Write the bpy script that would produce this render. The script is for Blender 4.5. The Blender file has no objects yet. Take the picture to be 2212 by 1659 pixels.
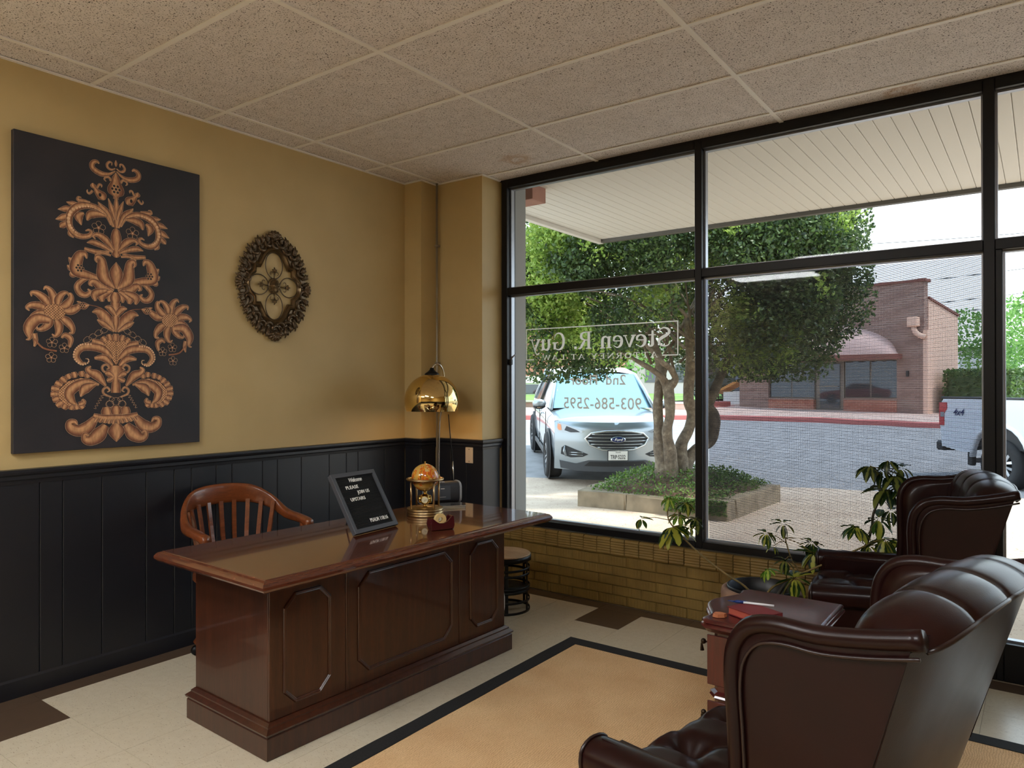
import bpy, bmesh, math, random
from mathutils import Vector, Matrix, noise
random.seed(7)
PI = math.pi
scene = bpy.context.scene
COL = scene.collection
R = math.radians

# ---------------------------------------------------------------- camera, sky, sun, exposure
CAM = (3.8862, -0.0918, 1.453)
cam_d = bpy.data.cameras.new('camera')
cam = bpy.data.objects.new('camera', cam_d)
COL.objects.link(cam)
cam.location = CAM
cam.rotation_mode = 'XYZ'
cam.rotation_euler = (PI / 2 + 0.0029, 0.0012, 0.6338)
cam_d.sensor_fit = 'HORIZONTAL'
cam_d.sensor_width = 36.0
cam_d.lens = 36.0 * 1564.7 / 2212.0
cam_d.clip_start = 0.02
cam_d.clip_end = 500
scene.camera = cam

world = bpy.data.worlds.new('sky')
scene.world = world
world.use_nodes = True
wn, wl = world.node_tree.nodes, world.node_tree.links
bgn = wn['Background']
tc = wn.new('ShaderNodeTexCoord')
sp = wn.new('ShaderNodeSeparateXYZ')
wl.new(tc.outputs['Generated'], sp.inputs[0])
rp = wn.new('ShaderNodeValToRGB')
rp.color_ramp.elements[0].position = 0.0
rp.color_ramp.elements[0].color = (0.88, 0.95, 1.0, 1)
rp.color_ramp.elements[1].position = 0.6
rp.color_ramp.elements[1].color = (0.62, 0.80, 1.0, 1)
wl.new(sp.outputs['Z'], rp.inputs[0])
wl.new(rp.outputs[0], bgn.inputs['Color'])
bgn.inputs['Strength'].default_value = 1.45

sun_d = bpy.data.lights.new('sun', 'SUN')
sun_d.energy = 2.6
sun_d.angle = R(6)
sun_d.color = (1.0, 0.95, 0.86)
sun = bpy.data.objects.new('sun', sun_d)
COL.objects.link(sun)
sun.rotation_euler = Vector((0.45, 0.10, 0.88)).to_track_quat('Z', 'Y').to_euler()

vs = scene.view_settings
vs.view_transform = 'Standard'
vs.look = 'None'
vs.exposure = 1.3
vs.gamma = 1.0
vs.use_curve_mapping = False
cy = scene.cycles
cy.max_bounces = 10
cy.diffuse_bounces = 5
cy.glossy_bounces = 4
cy.transparent_max_bounces = 24
cy.caustics_reflective = False
cy.caustics_refractive = False
cy.sample_clamp_indirect = 6.0
cy.use_denoising = True
TROFFER = 16.0        # strength of the ceiling light diffusers
BULB = 0.45            # watts of the bulb in the brass lamp

# ---------------------------------------------------------------- materials
def lin(c):
    c = c / 255.0
    return c / 12.92 if c <= 0.04045 else ((c + 0.055) / 1.055) ** 2.4
def rgb(r, g, b): return (lin(r), lin(g), lin(b), 1)

class NT:
    def __init__(s, name):
        s.m = bpy.data.materials.new(name); s.m.use_nodes = True
        s.n = s.m.node_tree.nodes; s.l = s.m.node_tree.links
        s.b = s.n['Principled BSDF']; s.out = s.n['Material Output']
    def node(s, t, **kw):
        n = s.n.new(t)
        for k, v in kw.items():
            if k in n.inputs: n.inputs[k].default_value = v
            else: setattr(n, k, v)
        return n
    def link(s, a, b): s.l.new(a, b); return s
    def pos(s, scale=(1, 1, 1), kind='pos', rot=(0, 0, 0)):
        if kind == 'pos':
            o = s.node('ShaderNodeNewGeometry').outputs['Position']
        else:
            o = s.node('ShaderNodeTexCoord').outputs['Object']
        m = s.node('ShaderNodeMapping')
        m.inputs['Scale'].default_value = scale
        m.inputs['Rotation'].default_value = rot
        s.link(o, m.inputs['Vector'])
        return m.outputs['Vector']
    def noise(s, vec, scale=5, detail=3, rough=0.5, dist=0):
        n = s.node('ShaderNodeTexNoise')
        n.inputs['Scale'].default_value = scale; n.inputs['Detail'].default_value = detail
        n.inputs['Roughness'].default_value = rough; n.inputs['Distortion'].default_value = dist
        s.link(vec, n.inputs['Vector'])
        return n.outputs['Fac']
    def ramp(s, fac, stops, interp='LINEAR'):
        n = s.node('ShaderNodeValToRGB')
        n.color_ramp.interpolation = interp
        e = n.color_ramp.elements
        while len(e) < len(stops): e.new(0.5)
        for i, (p, c) in enumerate(stops):
            e[i].position = p; e[i].color = c
        s.link(fac, n.inputs[0])
        return n.outputs[0]
    def mix(s, fac, a, b, mode='MIX'):
        n = s.node('ShaderNodeMix', data_type='RGBA', blend_type=mode)
        for sock, v in ((n.inputs[0], fac), (n.inputs[6], a), (n.inputs[7], b)):
            if hasattr(v, 'is_output'): s.link(v, sock)
            else: sock.default_value = v
        return n.outputs[2]
    def bump(s, h, strength=0.3, dist=0.002):
        n = s.node('ShaderNodeBump')
        n.inputs['Strength'].default_value = strength; n.inputs['Distance'].default_value = dist
        s.link(h, n.inputs['Height']); s.link(n.outputs[0], s.b.inputs['Normal'])
        return s
    def set(s, **kw):
        names = {'rough': 'Roughness', 'metal': 'Metallic', 'coat': 'Coat Weight', 'coatr': 'Coat Roughness',
                 'spec': 'Specular IOR Level', 'alpha': 'Alpha', 'trans': 'Transmission Weight', 'ior': 'IOR',
                 'col': 'Base Color', 'emit': 'Emission Color', 'emits': 'Emission Strength', 'sheen': 'Sheen Weight'}
        for k, v in kw.items():
            sock = s.b.inputs[names[k]]
            if hasattr(v, 'is_output'): s.link(v, sock)
            else: sock.default_value = v
        return s

MATS = {}
def plain(name, c, rough=0.5, metal=0.0, **kw):
    t = NT(name); t.set(col=rgb(*c), rough=rough, metal=metal, **kw)
    MATS[name] = t.m
    return t.m
def mottled(name, c1, c2, scale=8, rough=0.6, bump=0.0, bscale=60, kind='pos', stretch=(1, 1, 1), lo=0.35, hi=0.65, detail=4, **kw):
    t = NT(name); v = t.pos(stretch, kind)
    f = t.noise(v, scale, detail)
    t.set(col=t.ramp(f, [(lo, rgb(*c1)), (hi, rgb(*c2))]), rough=rough, **kw)
    if bump: t.bump(t.noise(v, bscale, 3), bump)
    MATS[name] = t.m
    return t.m
def wood(name, c1, c2, axis=0, rough=0.35, scale=1.0, coat=0.0, kind='obj', coatr=0.05):
    t = NT(name)
    sc = [18 * scale] * 3; sc[axis] = 1.1 * scale
    v = t.pos(tuple(sc), kind)
    f = t.noise(v, 2.2, 6, 0.62, 0.6)
    g = t.noise(t.pos(tuple(6 * q for q in sc), kind), 4, 2)
    c = t.ramp(f, [(0.28, rgb(*c1)), (0.5, rgb(*[(a + b) / 2 for a, b in zip(c1, c2)])), (0.72, rgb(*c2))])
    c = t.mix(0.25, c, t.ramp(g, [(0.35, rgb(*[x * 0.55 for x in c1])), (0.6, rgb(*c2))]))
    t.set(col=c, rough=rough, coat=coat, coatr=coatr)
    MATS[name] = t.m
    return t.m

# ---------------------------------------------------------------- mesh builder
class MB:
    def __init__(s): s.v = []; s.f = []; s.sm = []; s.mi = []
    def add(s, vs_, fs_, M=None, smooth=False, mi=0):
        o = len(s.v)
        if M is None: s.v += [tuple(p) for p in vs_]
        else: s.v += [tuple(M @ Vector(p)) for p in vs_]
        s.f += [tuple(i + o for i in f) for f in fs_]
        s.sm += [smooth] * len(fs_); s.mi += [mi] * len(fs_)
        return s
    def box(s, x0, x1, y0, y1, z0, z1, b=0.0, M=None, mi=0):
        if x1 < x0: x0, x1 = x1, x0
        if y1 < y0: y0, y1 = y1, y0
        if z1 < z0: z0, z1 = z1, z0
        if b <= 0:
            v = [(x, y, z) for z in (z0, z1) for y in (y0, y1) for x in (x0, x1)]
            f = [(0, 2, 3, 1), (4, 5, 7, 6), (0, 1, 5, 4), (2, 6, 7, 3), (0, 4, 6, 2), (1, 3, 7, 5)]
            return s.add(v, f, M, False, mi)
        b = min(b, (x1 - x0) * .49, (y1 - y0) * .49, (z1 - z0) * .49)
        lo, hi = (x0, y0, z0), (x1, y1, z1)
        v = []; idx = {}
        for cz in (0, 1):
            for cy_ in (0, 1):
                for cx in (0, 1):
                    c = (cx, cy_, cz)
                    for a in range(3):
                        p = [0, 0, 0]
                        for k in range(3):
                            base = hi[k] if c[k] else lo[k]
                            ins = 0 if k == a else (-b if c[k] else b)
                            p[k] = base + ins
                        idx[(c, a)] = len(v); v.append(tuple(p))
        f = []
        for a in range(3):
            u, w = (a + 1) % 3, (a + 2) % 3
            for side in (0, 1):
                q = []
                for (p1, p2) in ((0, 0), (1, 0), (1, 1), (0, 1)):
                    c = [0, 0, 0]; c[a] = side; c[u] = p1; c[w] = p2
                    q.append(idx[(tuple(c), a)])
                f.append(tuple(q) if side else tuple(reversed(q)))
        for a in range(3):
            u, w = (a + 1) % 3, (a + 2) % 3
            for su in (0, 1):
                for sw in (0, 1):
                    c0 = [0, 0, 0]; c1 = [0, 0, 0]
                    c0[a] = 0; c1[a] = 1; c0[u] = c1[u] = su; c0[w] = c1[w] = sw
                    q = (idx[(tuple(c0), u)], idx[(tuple(c1), u)], idx[(tuple(c1), w)], idx[(tuple(c0), w)])
                    f.append(q if su != sw else tuple(reversed(q)))
        for c in [(i, j, k) for i in (0, 1) for j in (0, 1) for k in (0, 1)]:
            q = (idx[(c, 0)], idx[(c, 1)], idx[(c, 2)])
            f.append(q if (sum(c) % 2) else tuple(reversed(q)))
        return s.add(v, f, M, False, mi)
    def lathe(s, prof, n=24, M=None, smooth=True, mi=0, a0=0.0, a1=2 * PI, cap=True):
        closed = abs(a1 - a0 - 2 * PI) < 1e-6
        m = n if closed else n + 1
        v = []; f = []
        for (r, z) in prof:
            for i in range(m):
                a = a0 + (a1 - a0) * i / n
                v.append((r * math.cos(a), r * math.sin(a), z))
        for j in range(len(prof) - 1):
            for i in range(n):
                k = (i + 1) % m if closed else i + 1
                f.append((j * m + i, j * m + k, (j + 1) * m + k, (j + 1) * m + i))
        if closed and cap:
            if prof[0][0] > 1e-5: f.append(tuple(range(m))[::-1])
            if prof[-1][0] > 1e-5: f.append(tuple((len(prof) - 1) * m + i for i in range(m)))
        return s.add(v, f, M, smooth, mi)
    def cyl(s, p0, p1, r0, r1=None, n=12, mi=0, smooth=True):
        r1 = r0 if r1 is None else r1
        p0, p1 = Vector(p0), Vector(p1)
        d = p1 - p0
        M = Matrix.Translation(p0) @ d.to_track_quat('Z', 'Y').to_matrix().to_4x4()
        return s.lathe([(r0, 0), (r1, d.length)], n, M, smooth, mi)
    def ball(s, c, r, n=12, m=8, sc=(1, 1, 1), mi=0, M=None):
        pr_ = [(r * math.sin(PI * j / m), -r * math.cos(PI * j / m)) for j in range(m + 1)]
        pr_[0] = (1e-6, -r); pr_[-1] = (1e-6, r)
        T = Matrix.Translation(Vector(c)) @ Matrix.Diagonal((sc[0], sc[1], sc[2], 1))
        if M is not None: T = M @ T
        return s.lathe(pr_, n, T, True, mi, cap=False)
    def tube(s, pts, rad, n=8, closed=False, caps=True, smooth=True, mi=0, up=None, M=None, prof=None):
        """sweep along pts; rad a number or list; prof an optional list of (a, b) cross-section points"""
        P = [Vector(p) for p in pts]; N = len(P)
        if not isinstance(rad, (list, tuple)): rad = [rad] * N
        T = []
        for i in range(N):
            if closed: t = P[(i + 1) % N] - P[i - 1]
            else: t = P[min(i + 1, N - 1)] - P[max(i - 1, 0)]
            T.append(t.normalized() if t.length > 1e-9 else Vector((0, 0, 1)))
        u = Vector(up) if up is not None else (Vector((0, 0, 1)) if abs(T[0].z) < 0.9 else Vector((1, 0, 0)))
        cs = prof or [(math.cos(2 * PI * k / n), math.sin(2 * PI * k / n)) for k in range(n)]
        m = len(cs); v = []; f = []
        x = u
        for i in range(N):
            x = (u if up is not None else x)
            x = (x - T[i] * x.dot(T[i]))
            x = x.normalized() if x.length > 1e-6 else T[i].orthogonal().normalized()
            y = T[i].cross(x)
            for a, b in cs: v.append(P[i] + (x * a + y * b) * rad[i])
        for i in range(N if closed else N - 1):
            j = (i + 1) % N
            for k in range(m):
                l = (k + 1) % m
                f.append((i * m + k, i * m + l, j * m + l, j * m + k))
        if caps and not closed:
            f.append(tuple(range(m))[::-1]); f.append(tuple((N - 1) * m + k for k in range(m)))
        return s.add(v, f, M, smooth, mi)
    def prism(s, poly, z0, z1, M=None, mi=0, smooth=False):
        n = len(poly)
        v = [(x, y, z0) for x, y in poly] + [(x, y, z1) for x, y in poly]
        f = [tuple(range(n))[::-1], tuple(range(n, 2 * n))]
        s.add(v, f, M, False, mi)
        o = len(s.v) - 2 * n
        for i in range(n):
            j = (i + 1) % n
            s.f.append((o + i, o + j, o + n + j, o + n + i)); s.sm.append(smooth); s.mi.append(mi)
        return s
    def mould(s, path, prof, closed=True, M=None, mi=0, smooth=False, cap=False):
        """path: 2D points (outside to the right of travel); prof: (out, z) points"""
        n = len(path); v = []; f = []; m = len(prof)
        for i in range(n):
            p = Vector(path[i]).to_2d() if len(path[i]) > 2 else Vector(path[i])
            a = Vector(path[i - 1]) if (closed or i > 0) else None
            b = Vector(path[(i + 1) % n]) if (closed or i < n - 1) else None
            d1 = (p - a).normalized() if a is not None else None
            d2 = (b - p).normalized() if b is not None else None
            if d1 is None: d1 = d2
            if d2 is None: d2 = d1
            n1 = Vector((d1.y, -d1.x)); n2 = Vector((d2.y, -d2.x))
            mv = n1 + n2
            mv = mv / max(0.25, mv.dot(n1))
            for (o, z) in prof: v.append((p.x + mv.x * o, p.y + mv.y * o, z))
        for i in range(n if closed else n - 1):
            j = (i + 1) % n
            for k in range(m - 1):
                f.append((i * m + k, j * m + k, j * m + k + 1, i * m + k + 1))
        if cap and not closed:
            f.append(tuple(range(m))); f.append(tuple((n - 1) * m + k for k in range(m))[::-1])
        return s.add(v, f, M, smooth, mi)
    def grid(s, fn, nu, nv, smooth=True, mi=0, M=None, wu=False, flip=False):
        v = [fn(i / nu, j / nv) for j in range(nv + 1) for i in range(nu + 1)]
        f = []
        for j in range(nv):
            for i in range(nu):
                q = (j * (nu + 1) + i, j * (nu + 1) + i + 1, (j + 1) * (nu + 1) + i + 1, (j + 1) * (nu + 1) + i)
                f.append(q[::-1] if flip else q)
        return s.add(v, f, M, smooth, mi)
    def loft(s, rings, closed=True, caps=True, smooth=True, mi=0, M=None, flip=False):
        m = len(rings[0]); v = [p for r in rings for p in r]; f = []
        for i in range(len(rings) - 1):
            for k in range(m if closed else m - 1):
                l = (k + 1) % m
                q = (i * m + k, i * m + l, (i + 1) * m + l, (i + 1) * m + k)
                f.append(q[::-1] if flip else q)
        if caps and closed:
            a = tuple(range(m)); b = tuple((len(rings) - 1) * m + k for k in range(m))
            f.append(a if flip else a[::-1]); f.append(b[::-1] if flip else b)
        return s.add(v, f, M, smooth, mi)
    def mesh(s, name, mats, auto=None):
        me = bpy.data.meshes.new(name)
        me.from_pydata(s.v, [], s.f)
        for i, p in enumerate(me.polygons):
            p.use_smooth = s.sm[i]; p.material_index = s.mi[i]
        for m in (mats if isinstance(mats, (list, tuple)) else [mats]):
            me.materials.append(MATS[m] if isinstance(m, str) else m)
        me.update()
        return me
    def build(s, name, mats, parent=None, fix=False, sharp=None, **kw):
        me = s.mesh(name, mats)
        if fix:
            bm = bmesh.new(); bm.from_mesh(me)
            bmesh.ops.remove_doubles(bm, verts=bm.verts, dist=1e-5)
            bmesh.ops.recalc_face_normals(bm, faces=bm.faces); bm.to_mesh(me); bm.free()
        if sharp is not None: me.set_sharp_from_angle(angle=R(sharp))
        return put(name, me, parent, **kw)

def put(name, me, parent=None, loc=None, rot=None, scale=None, label=None, cat=None, group=None, kind=None):
    o = bpy.data.objects.new(name, me); COL.objects.link(o)
    if parent is not None: o.parent = parent
    if loc is not None: o.location = loc
    if rot is not None: o.rotation_euler = rot
    if scale is not None: o.scale = scale
    if label: o['label'] = label
    if cat: o['category'] = cat
    if group: o['group'] = group
    if kind: o['kind'] = kind
    return o
def thing(name, label, cat, loc=(0, 0, 0), rz=0.0, group=None, kind=None, rot=None):
    return put(name, None, None, loc, rot if rot is not None else (0, 0, rz), None, label, cat, group, kind)
def struct(name, label=None): return put(name, None, kind='structure', label=label)

def spline(pts, n=6, closed=False):
    """Catmull-Rom through points (any dimension)"""
    P = [tuple(p) for p in pts]; out = []; N = len(P)
    seg = N if closed else N - 1
    for i in range(seg):
        p0 = P[(i - 1) % N] if (closed or i > 0) else P[0]
        p1 = P[i]; p2 = P[(i + 1) % N]
        p3 = P[(i + 2) % N] if (closed or i + 2 < N) else P[-1]
        for k in range(n):
            t = k / n
            out.append(tuple(0.5 * (2 * b + (c - a) * t + (2 * a - 5 * b + 4 * c - d) * t * t + (3 * b - a - 3 * c + d) * t ** 3)
                             for a, b, c, d in zip(p0, p1, p2, p3)))
    if not closed: out.append(P[-1])
    return out

def text_mesh(txt, size, depth=0.001, shear=0.0, bold=0.0, align='LEFT', sx=1.0, spacing=1.0):
    cu = bpy.data.curves.new('txt', 'FONT')
    cu.body = txt; cu.size = size; cu.extrude = depth; cu.shear = shear; cu.offset = bold
    cu.align_x = align; cu.space_character = spacing; cu.resolution_u = 3
    ob = bpy.data.objects.new('txt', cu); COL.objects.link(ob)
    dg = bpy.context.evaluated_depsgraph_get()
    me = bpy.data.meshes.new_from_object(ob.evaluated_get(dg))
    bpy.data.objects.remove(ob); bpy.data.curves.remove(cu)
    if sx != 1.0: me.transform(Matrix.Diagonal((sx, 1, 1, 1)))
    return me
def text_part(name, txt, size, mat, parent, M, **kw):
    me = text_mesh(txt, size, **kw)
    me.transform(M)
    if M.determinant() < 0: me.flip_normals()
    me.materials.clear(); me.materials.append(MATS[mat])
    me.name = name
    return put(name, me, parent)

def ribbon(pts, ws, n=5):
    """flat tapered stroke in 2D: left and right edge points"""
    q = spline([(p[0], p[1], w) for p, w in zip(pts, ws)], n)
    out = []
    for i, (x, y, w) in enumerate(q):
        a = q[max(0, i - 1)]; b = q[min(len(q) - 1, i + 1)]
        dx, dy = b[0] - a[0], b[1] - a[1]
        l = math.hypot(dx, dy) or 1.0
        out.append(((x, y), (-dy / l, dx / l), max(w, 0.0) / 2))
    return out

# ================================================================ materials of the room
H = 2.975          # ceiling height
W = 4.19           # inner face of the window wall
mottled('wall_paint', (190, 165, 113), (196, 171, 119), 3, 0.55)
plain('black_paint', (24, 25, 31), 0.38)
plain('grid_white', (240, 236, 232), 0.5)
plain('frame_black', (14, 13, 15), 0.4, spec=0.3)
plain('aluminium', (150, 152, 158), 0.35, 0.85)
plain('pier_grey', (140, 139, 136), 0.7)
plain('bronze_plain', (60, 48, 36), 0.4, 0.8)
plain('white_plastic', (196, 180, 156), 0.4)
plain('chrome', (200, 195, 188), 0.18, 1.0)
plain('conduit', (150, 140, 122), 0.4, 0.5)
plain('black_plastic', (20, 20, 23), 0.35)
plain('black_metal', (22, 22, 23), 0.42, 0.6)

def ceiling_mat(name, stain=None):
    t = NT(name); v = t.pos()
    base = t.ramp(t.noise(v, 14, 3), [(0.3, rgb(222, 214, 212)), (0.7, rgb(234, 227, 226))])
    w = t.node('ShaderNodeTexNoise'); w.inputs['Scale'].default_value = 60
    t.link(v, w.inputs['Vector'])
    vv = t.node('ShaderNodeVectorMath', operation='ADD')
    sc = t.node('ShaderNodeVectorMath', operation='SCALE'); sc.inputs['Scale'].default_value = 0.012
    t.link(w.outputs['Color'], sc.inputs[0]); t.link(v, vv.inputs[0]); t.link(sc.outputs[0], vv.inputs[1])
    n1 = t.noise(vv.outputs[0], 150, 2, 0.6)
    m1 = t.ramp(n1, [(0.375, (1, 1, 1, 1)), (0.405, (0, 0, 0, 1))])
    c = t.mix(m1, base, rgb(70, 62, 56))
    if stain:
        g = t.node('ShaderNodeNewGeometry')
        d = t.node('ShaderNodeVectorMath', operation='DISTANCE'); d.inputs[1].default_value = (*stain[:2], H)
        t.link(g.outputs['Position'], d.inputs[0])
        a = t.node('ShaderNodeMath', operation='MULTIPLY_ADD'); a.inputs[1].default_value = 0.16; 
        t.link(t.noise(v, 22, 3), a.inputs[0]); t.link(d.outputs['Value'], a.inputs[2])
        s_ = t.ramp(a.outputs[0], [(0.10, (0, 0, 0, 1)), (0.115 + stain[2] * 0.3, (0.55, 0.55, 0.55, 1)), (0.13 + stain[2], (0, 0, 0, 1))])
        c = t.mix(s_, c, rgb(176, 130, 78))
    t.set(col=c, rough=0.85)
    t.bump(n1, 0.35, 0.004)
    MATS[name] = t.m
ceiling_mat('ceiling_tile')
ceiling_mat('ceiling_tile_stained', (1.02, 3.86, 0.07))
ceiling_mat('ceiling_strip_stained', (3.3, 4.13, 0.05))

def vct(name, c1, c2, fleck):
    t = NT(name); v = t.pos((55, 250, 1))
    v2 = t.pos((1, 1, 1))
    base = t.ramp(t.noise(v2, 26, 4), [(0.35, rgb(*c1)), (0.65, rgb(*c2))])
    f1 = t.ramp(t.noise(v, 1.0, 3, 0.6, 0.4), [(0.335, (0.85, 0.85, 0.85, 1)), (0.36, (0, 0, 0, 1))])
    f2 = t.ramp(t.noise(t.pos((80, 260, 1), rot=(0, 0, 0.5)), 0.8, 3, 0.6, 0.8), [(0.325, (0.75, 0.75, 0.75, 1)), (0.35, (0, 0, 0, 1))])
    c = t.mix(f1, base, rgb(*fleck)); c = t.mix(f2, c, rgb(*fleck))
    t.set(col=c, rough=0.28, spec=0.45)
    MATS[name] = t.m
vct('floor_cream', (196, 184, 160), (201, 190, 167), (140, 120, 92))
vct('floor_brown', (80, 64, 50), (84, 67, 53), (92, 76, 62))

def ribbed_brick():
    t = NT('brick_paint'); v = t.pos()
    c = t.ramp(t.noise(v, 7, 4), [(0.3, rgb(116, 92, 42)), (0.7, rgb(134, 108, 52))])
    t.set(col=c, rough=0.6); t.bump(t.noise(v, 90, 3), 0.25)
    MATS['brick_paint'] = t.m
ribbed_brick()

# ---- clear glass and the woven sun screen: ordinary see-through surfaces
def glass_mat(name, tint=(1, 1, 1, 1), refl=1.0):
    t = NT(name)
    tr = t.node('ShaderNodeBsdfTransparent'); tr.inputs[0].default_value = tint
    gl = t.node('ShaderNodeBsdfGlossy'); gl.inputs['Roughness'].default_value = 0.02
    fr = t.node('ShaderNodeFresnel'); fr.inputs[0].default_value = 1.45
    mu = t.node('ShaderNodeMath', operation='MULTIPLY'); mu.inputs[1].default_value = refl
    t.link(fr.outputs[0], mu.inputs[0])
    mx = t.node('ShaderNodeMixShader')
    t.link(mu.outputs[0], mx.inputs[0]); t.link(tr.outputs[0], mx.inputs[1]); t.link(gl.outputs[0], mx.inputs[2])
    t.link(mx.outputs[0], t.out.inputs['Surface'])
    MATS[name] = t.m
glass_mat('glass', (0.96, 0.98, 0.97, 1), 0.35)
def screen_mat():
    t = NT('sun_screen')
    sep = t.node('ShaderNodeSeparateXYZ'); t.link(t.node('ShaderNodeNewGeometry').outputs['Position'], sep.inputs[0])
    def lines(sock, pitch, duty):
        m = t.node('ShaderNodeMath', operation='DIVIDE'); m.inputs[1].default_value = pitch; t.link(sock, m.inputs[0])
        fr = t.node('ShaderNodeMath', operation='FRACT'); t.link(m.outputs[0], fr.inputs[0])
        lt = t.node('ShaderNodeMath', operation='LESS_THAN'); lt.inputs[1].default_value = duty; t.link(fr.outputs[0], lt.inputs[0])
        return lt.outputs[0]
    a = lines(sep.outputs['Z'], 0.0062, 0.5); b = lines(sep.outputs['X'], 0.0052, 0.2)
    mx = t.node('ShaderNodeMath', operation='MAXIMUM'); t.link(a, mx.inputs[0]); t.link(b, mx.inputs[1])
    tr = t.node('ShaderNodeBsdfTransparent'); tr.inputs[0].default_value = (0.88, 0.89, 0.94, 1)
    df = t.node('ShaderNodeBsdfDiffuse'); df.inputs[0].default_value = rgb(70, 70, 76)
    ms = t.node('ShaderNodeMixShader')
    t.link(mx.outputs[0], ms.inputs[0]); t.link(tr.outputs[0], ms.inputs[1]); t.link(df.outputs[0], ms.inputs[2])
    t.link(ms.outputs[0], t.out.inputs['Surface'])
    MATS['sun_screen'] = t.m
screen_mat()

# ================================================================ room shell
XR, YB = 6.32, -4.5      # right and back walls
floor = struct('floor')
MB().box(-0.2, XR + 0.1, YB - 0.1, W + 0.2, -0.12, -0.004).build('subfloor', 'floor_cream', floor)
xs = [0.0, 0.134, 0.439] + [0.6156 + 0.3048 * k for k in range(19)]
ys = [W] + [4.069 - 0.3048 * k for k in range(14)]
G_ = 0.0007
tile_me = {}
for m in ('floor_cream', 'floor_brown'):
    tile_me[m] = MB().box(0, 1, 0, 1, -0.004, 0.0, 0.0003).mesh('floor_tile', m)
for i in range(len(xs) - 1):
    for j in range(len(ys) - 1):
        x0, x1, y1, y0 = xs[i], xs[i + 1], ys[j], ys[j + 1]
        brown = i == 0 or j == 0
        if i == 1 and (y0 < 1.1 < y1 or y0 < 3.5 < y1): brown = True
        if j == 1 and (x0 < 1.68 < x1 or x0 < 4.1 < x1): brown = True
        put('floor_tile', tile_me['floor_brown' if brown else 'floor_cream'], floor, (x0 + G_, y0 + G_, 0), None, (x1 - x0 - 2 * G_, y1 - y0 - 2 * G_, 1))

# ---- ceiling: lay-in tiles in an exposed grid
ceil = struct('ceiling')
MB().box(-0.2, XR + 0.1, YB - 0.1, W + 0.2, H + 0.06, H + 0.16).build('deck', 'pier_grey', ceil)
cx_ = [0.0] + [0.2262 + 1.2192 * k for k in range(5)] + [XR]
cy_ = [YB] + [1.5969 + 0.6096 * k for k in range(-9, 5)] + [W + 0.03]
lights_at = {(2, 6), (4, 6), (1, 4)}
ct = {m: MB().box(0, 1, 0, 1, 0.0, 0.016).mesh('ceiling_tile', m) for m in ('ceiling_tile', 'ceiling_tile_stained', 'ceiling_strip_stained')}
plain('diffuser', (250, 240, 215), 0.5, emit=(0.96, 0.98, 1.0, 1), emits=TROFFER)
for i in range(len(cx_) - 1):
    for j in range(len(cy_) - 1):
        if (i, j) in lights_at:
            t = thing('ceiling_light', 'fluorescent ceiling troffer with prismatic diffuser set in tile grid', 'light', ((cx_[i] + cx_[i + 1]) / 2, (cy_[j] + cy_[j + 1]) / 2, H), group='ceiling troffers')
            hx, hy = (cx_[i + 1] - cx_[i]) / 2 - 0.013, (cy_[j + 1] - cy_[j]) / 2 - 0.013
            MB().mould([(-hx, -hy), (hx, -hy), (hx, hy), (-hx, hy)], [(0, 0.04), (0, 0.002), (-0.03, 0.002), (-0.03, 0.03)]).build('housing', 'grid_white', t)
            MB().box(-hx + 0.03, hx - 0.03, -hy + 0.03, hy - 0.03, 0.008, 0.012).build('diffuser', 'diffuser', t)
            continue
        m = 'ceiling_tile'
        if i == 1 and j == len(cy_) - 3: m = 'ceiling_tile_stained'
        if i == 3 and j == len(cy_) - 2: m = 'ceiling_strip_stained'
        put('ceiling_tile', ct[m], ceil, (cx_[i], cy_[j], H + 0.007), None, (cx_[i + 1] - cx_[i], cy_[j + 1] - cy_[j], 1))
for x in cx_[1:-1]:
    MB().box(x - 0.012, x + 0.012, YB, W + 0.02, H, H + 0.0055).build('ceiling_grid_tee', 'grid_white', ceil)
for y in cy_[1:-1]:
    MB().box(0.0, XR, y - 0.012, y + 0.012, H + 0.0004, H + 0.0054).build('ceiling_grid_tee', 'grid_white', ceil)
MB().mould([(0, YB), (0, 3.83), (0.17, 3.83), (0.17, 3.99), (0.62, 3.99), (0.62, W)], [(0, H - 0.003), (0.02, H - 0.003), (0.02, H + 0.004)], closed=False).build('wall_angle', 'grid_white', ceil)

# ---- walls
wall_left = struct('wall_left')
MB().box(-0.2, 0, YB, 3.83, 0, H + 0.05).build('painted_wall', 'wall_paint', wall_left)
wc = struct('wall_corner')
MB().prism([(-0.2, 3.83), (0.17, 3.83), (0.17, 3.99), (0.62, 3.99), (0.62, 4.32), (-0.2, 4.32)], 0, H + 0.05).build('painted_pier', 'wall_paint', wc)
grooves = [1.364, 1.465, 1.648, 1.873, 2.028, 2.129, 2.281, 2.382, 2.59, 2.697, 2.878, 3.105, 3.253, 3.358, 3.614, 3.822]
g0 = 1.364; back = []
for w_ in (0.2, 0.1, 0.23, 0.15, 0.18, 0.1, 0.2, 0.23, 0.15, 0.1, 0.18, 0.2, 0.23):
    g0 -= w_; back.append(g0)
grooves = back[::-1] + grooves
for a, b in zip(grooves[:-1], grooves[1:]):
    MB().box(0.0, 0.012, a + 0.0008, b - 0.0008, 0.06, 1.01, 0.0035).build('wainscot_plank', 'black_paint', wall_left)
MB().box(0.0, 0.012, YB, grooves[0] - 0.001, 0.06, 1.01).build('wainscot_plank', 'black_paint', wall_left)
for a, b in ((0.014, 0.168),):
    MB().box(a, b, 3.818, 3.83, 0.06, 1.01, 0.003).build('wainscot_plank', 'black_paint', wc)
MB().box(0.17, 0.182, 3.82, 3.976, 0.06, 1.01, 0.003).build('wainscot_plank', 'black_paint', wc)
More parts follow.
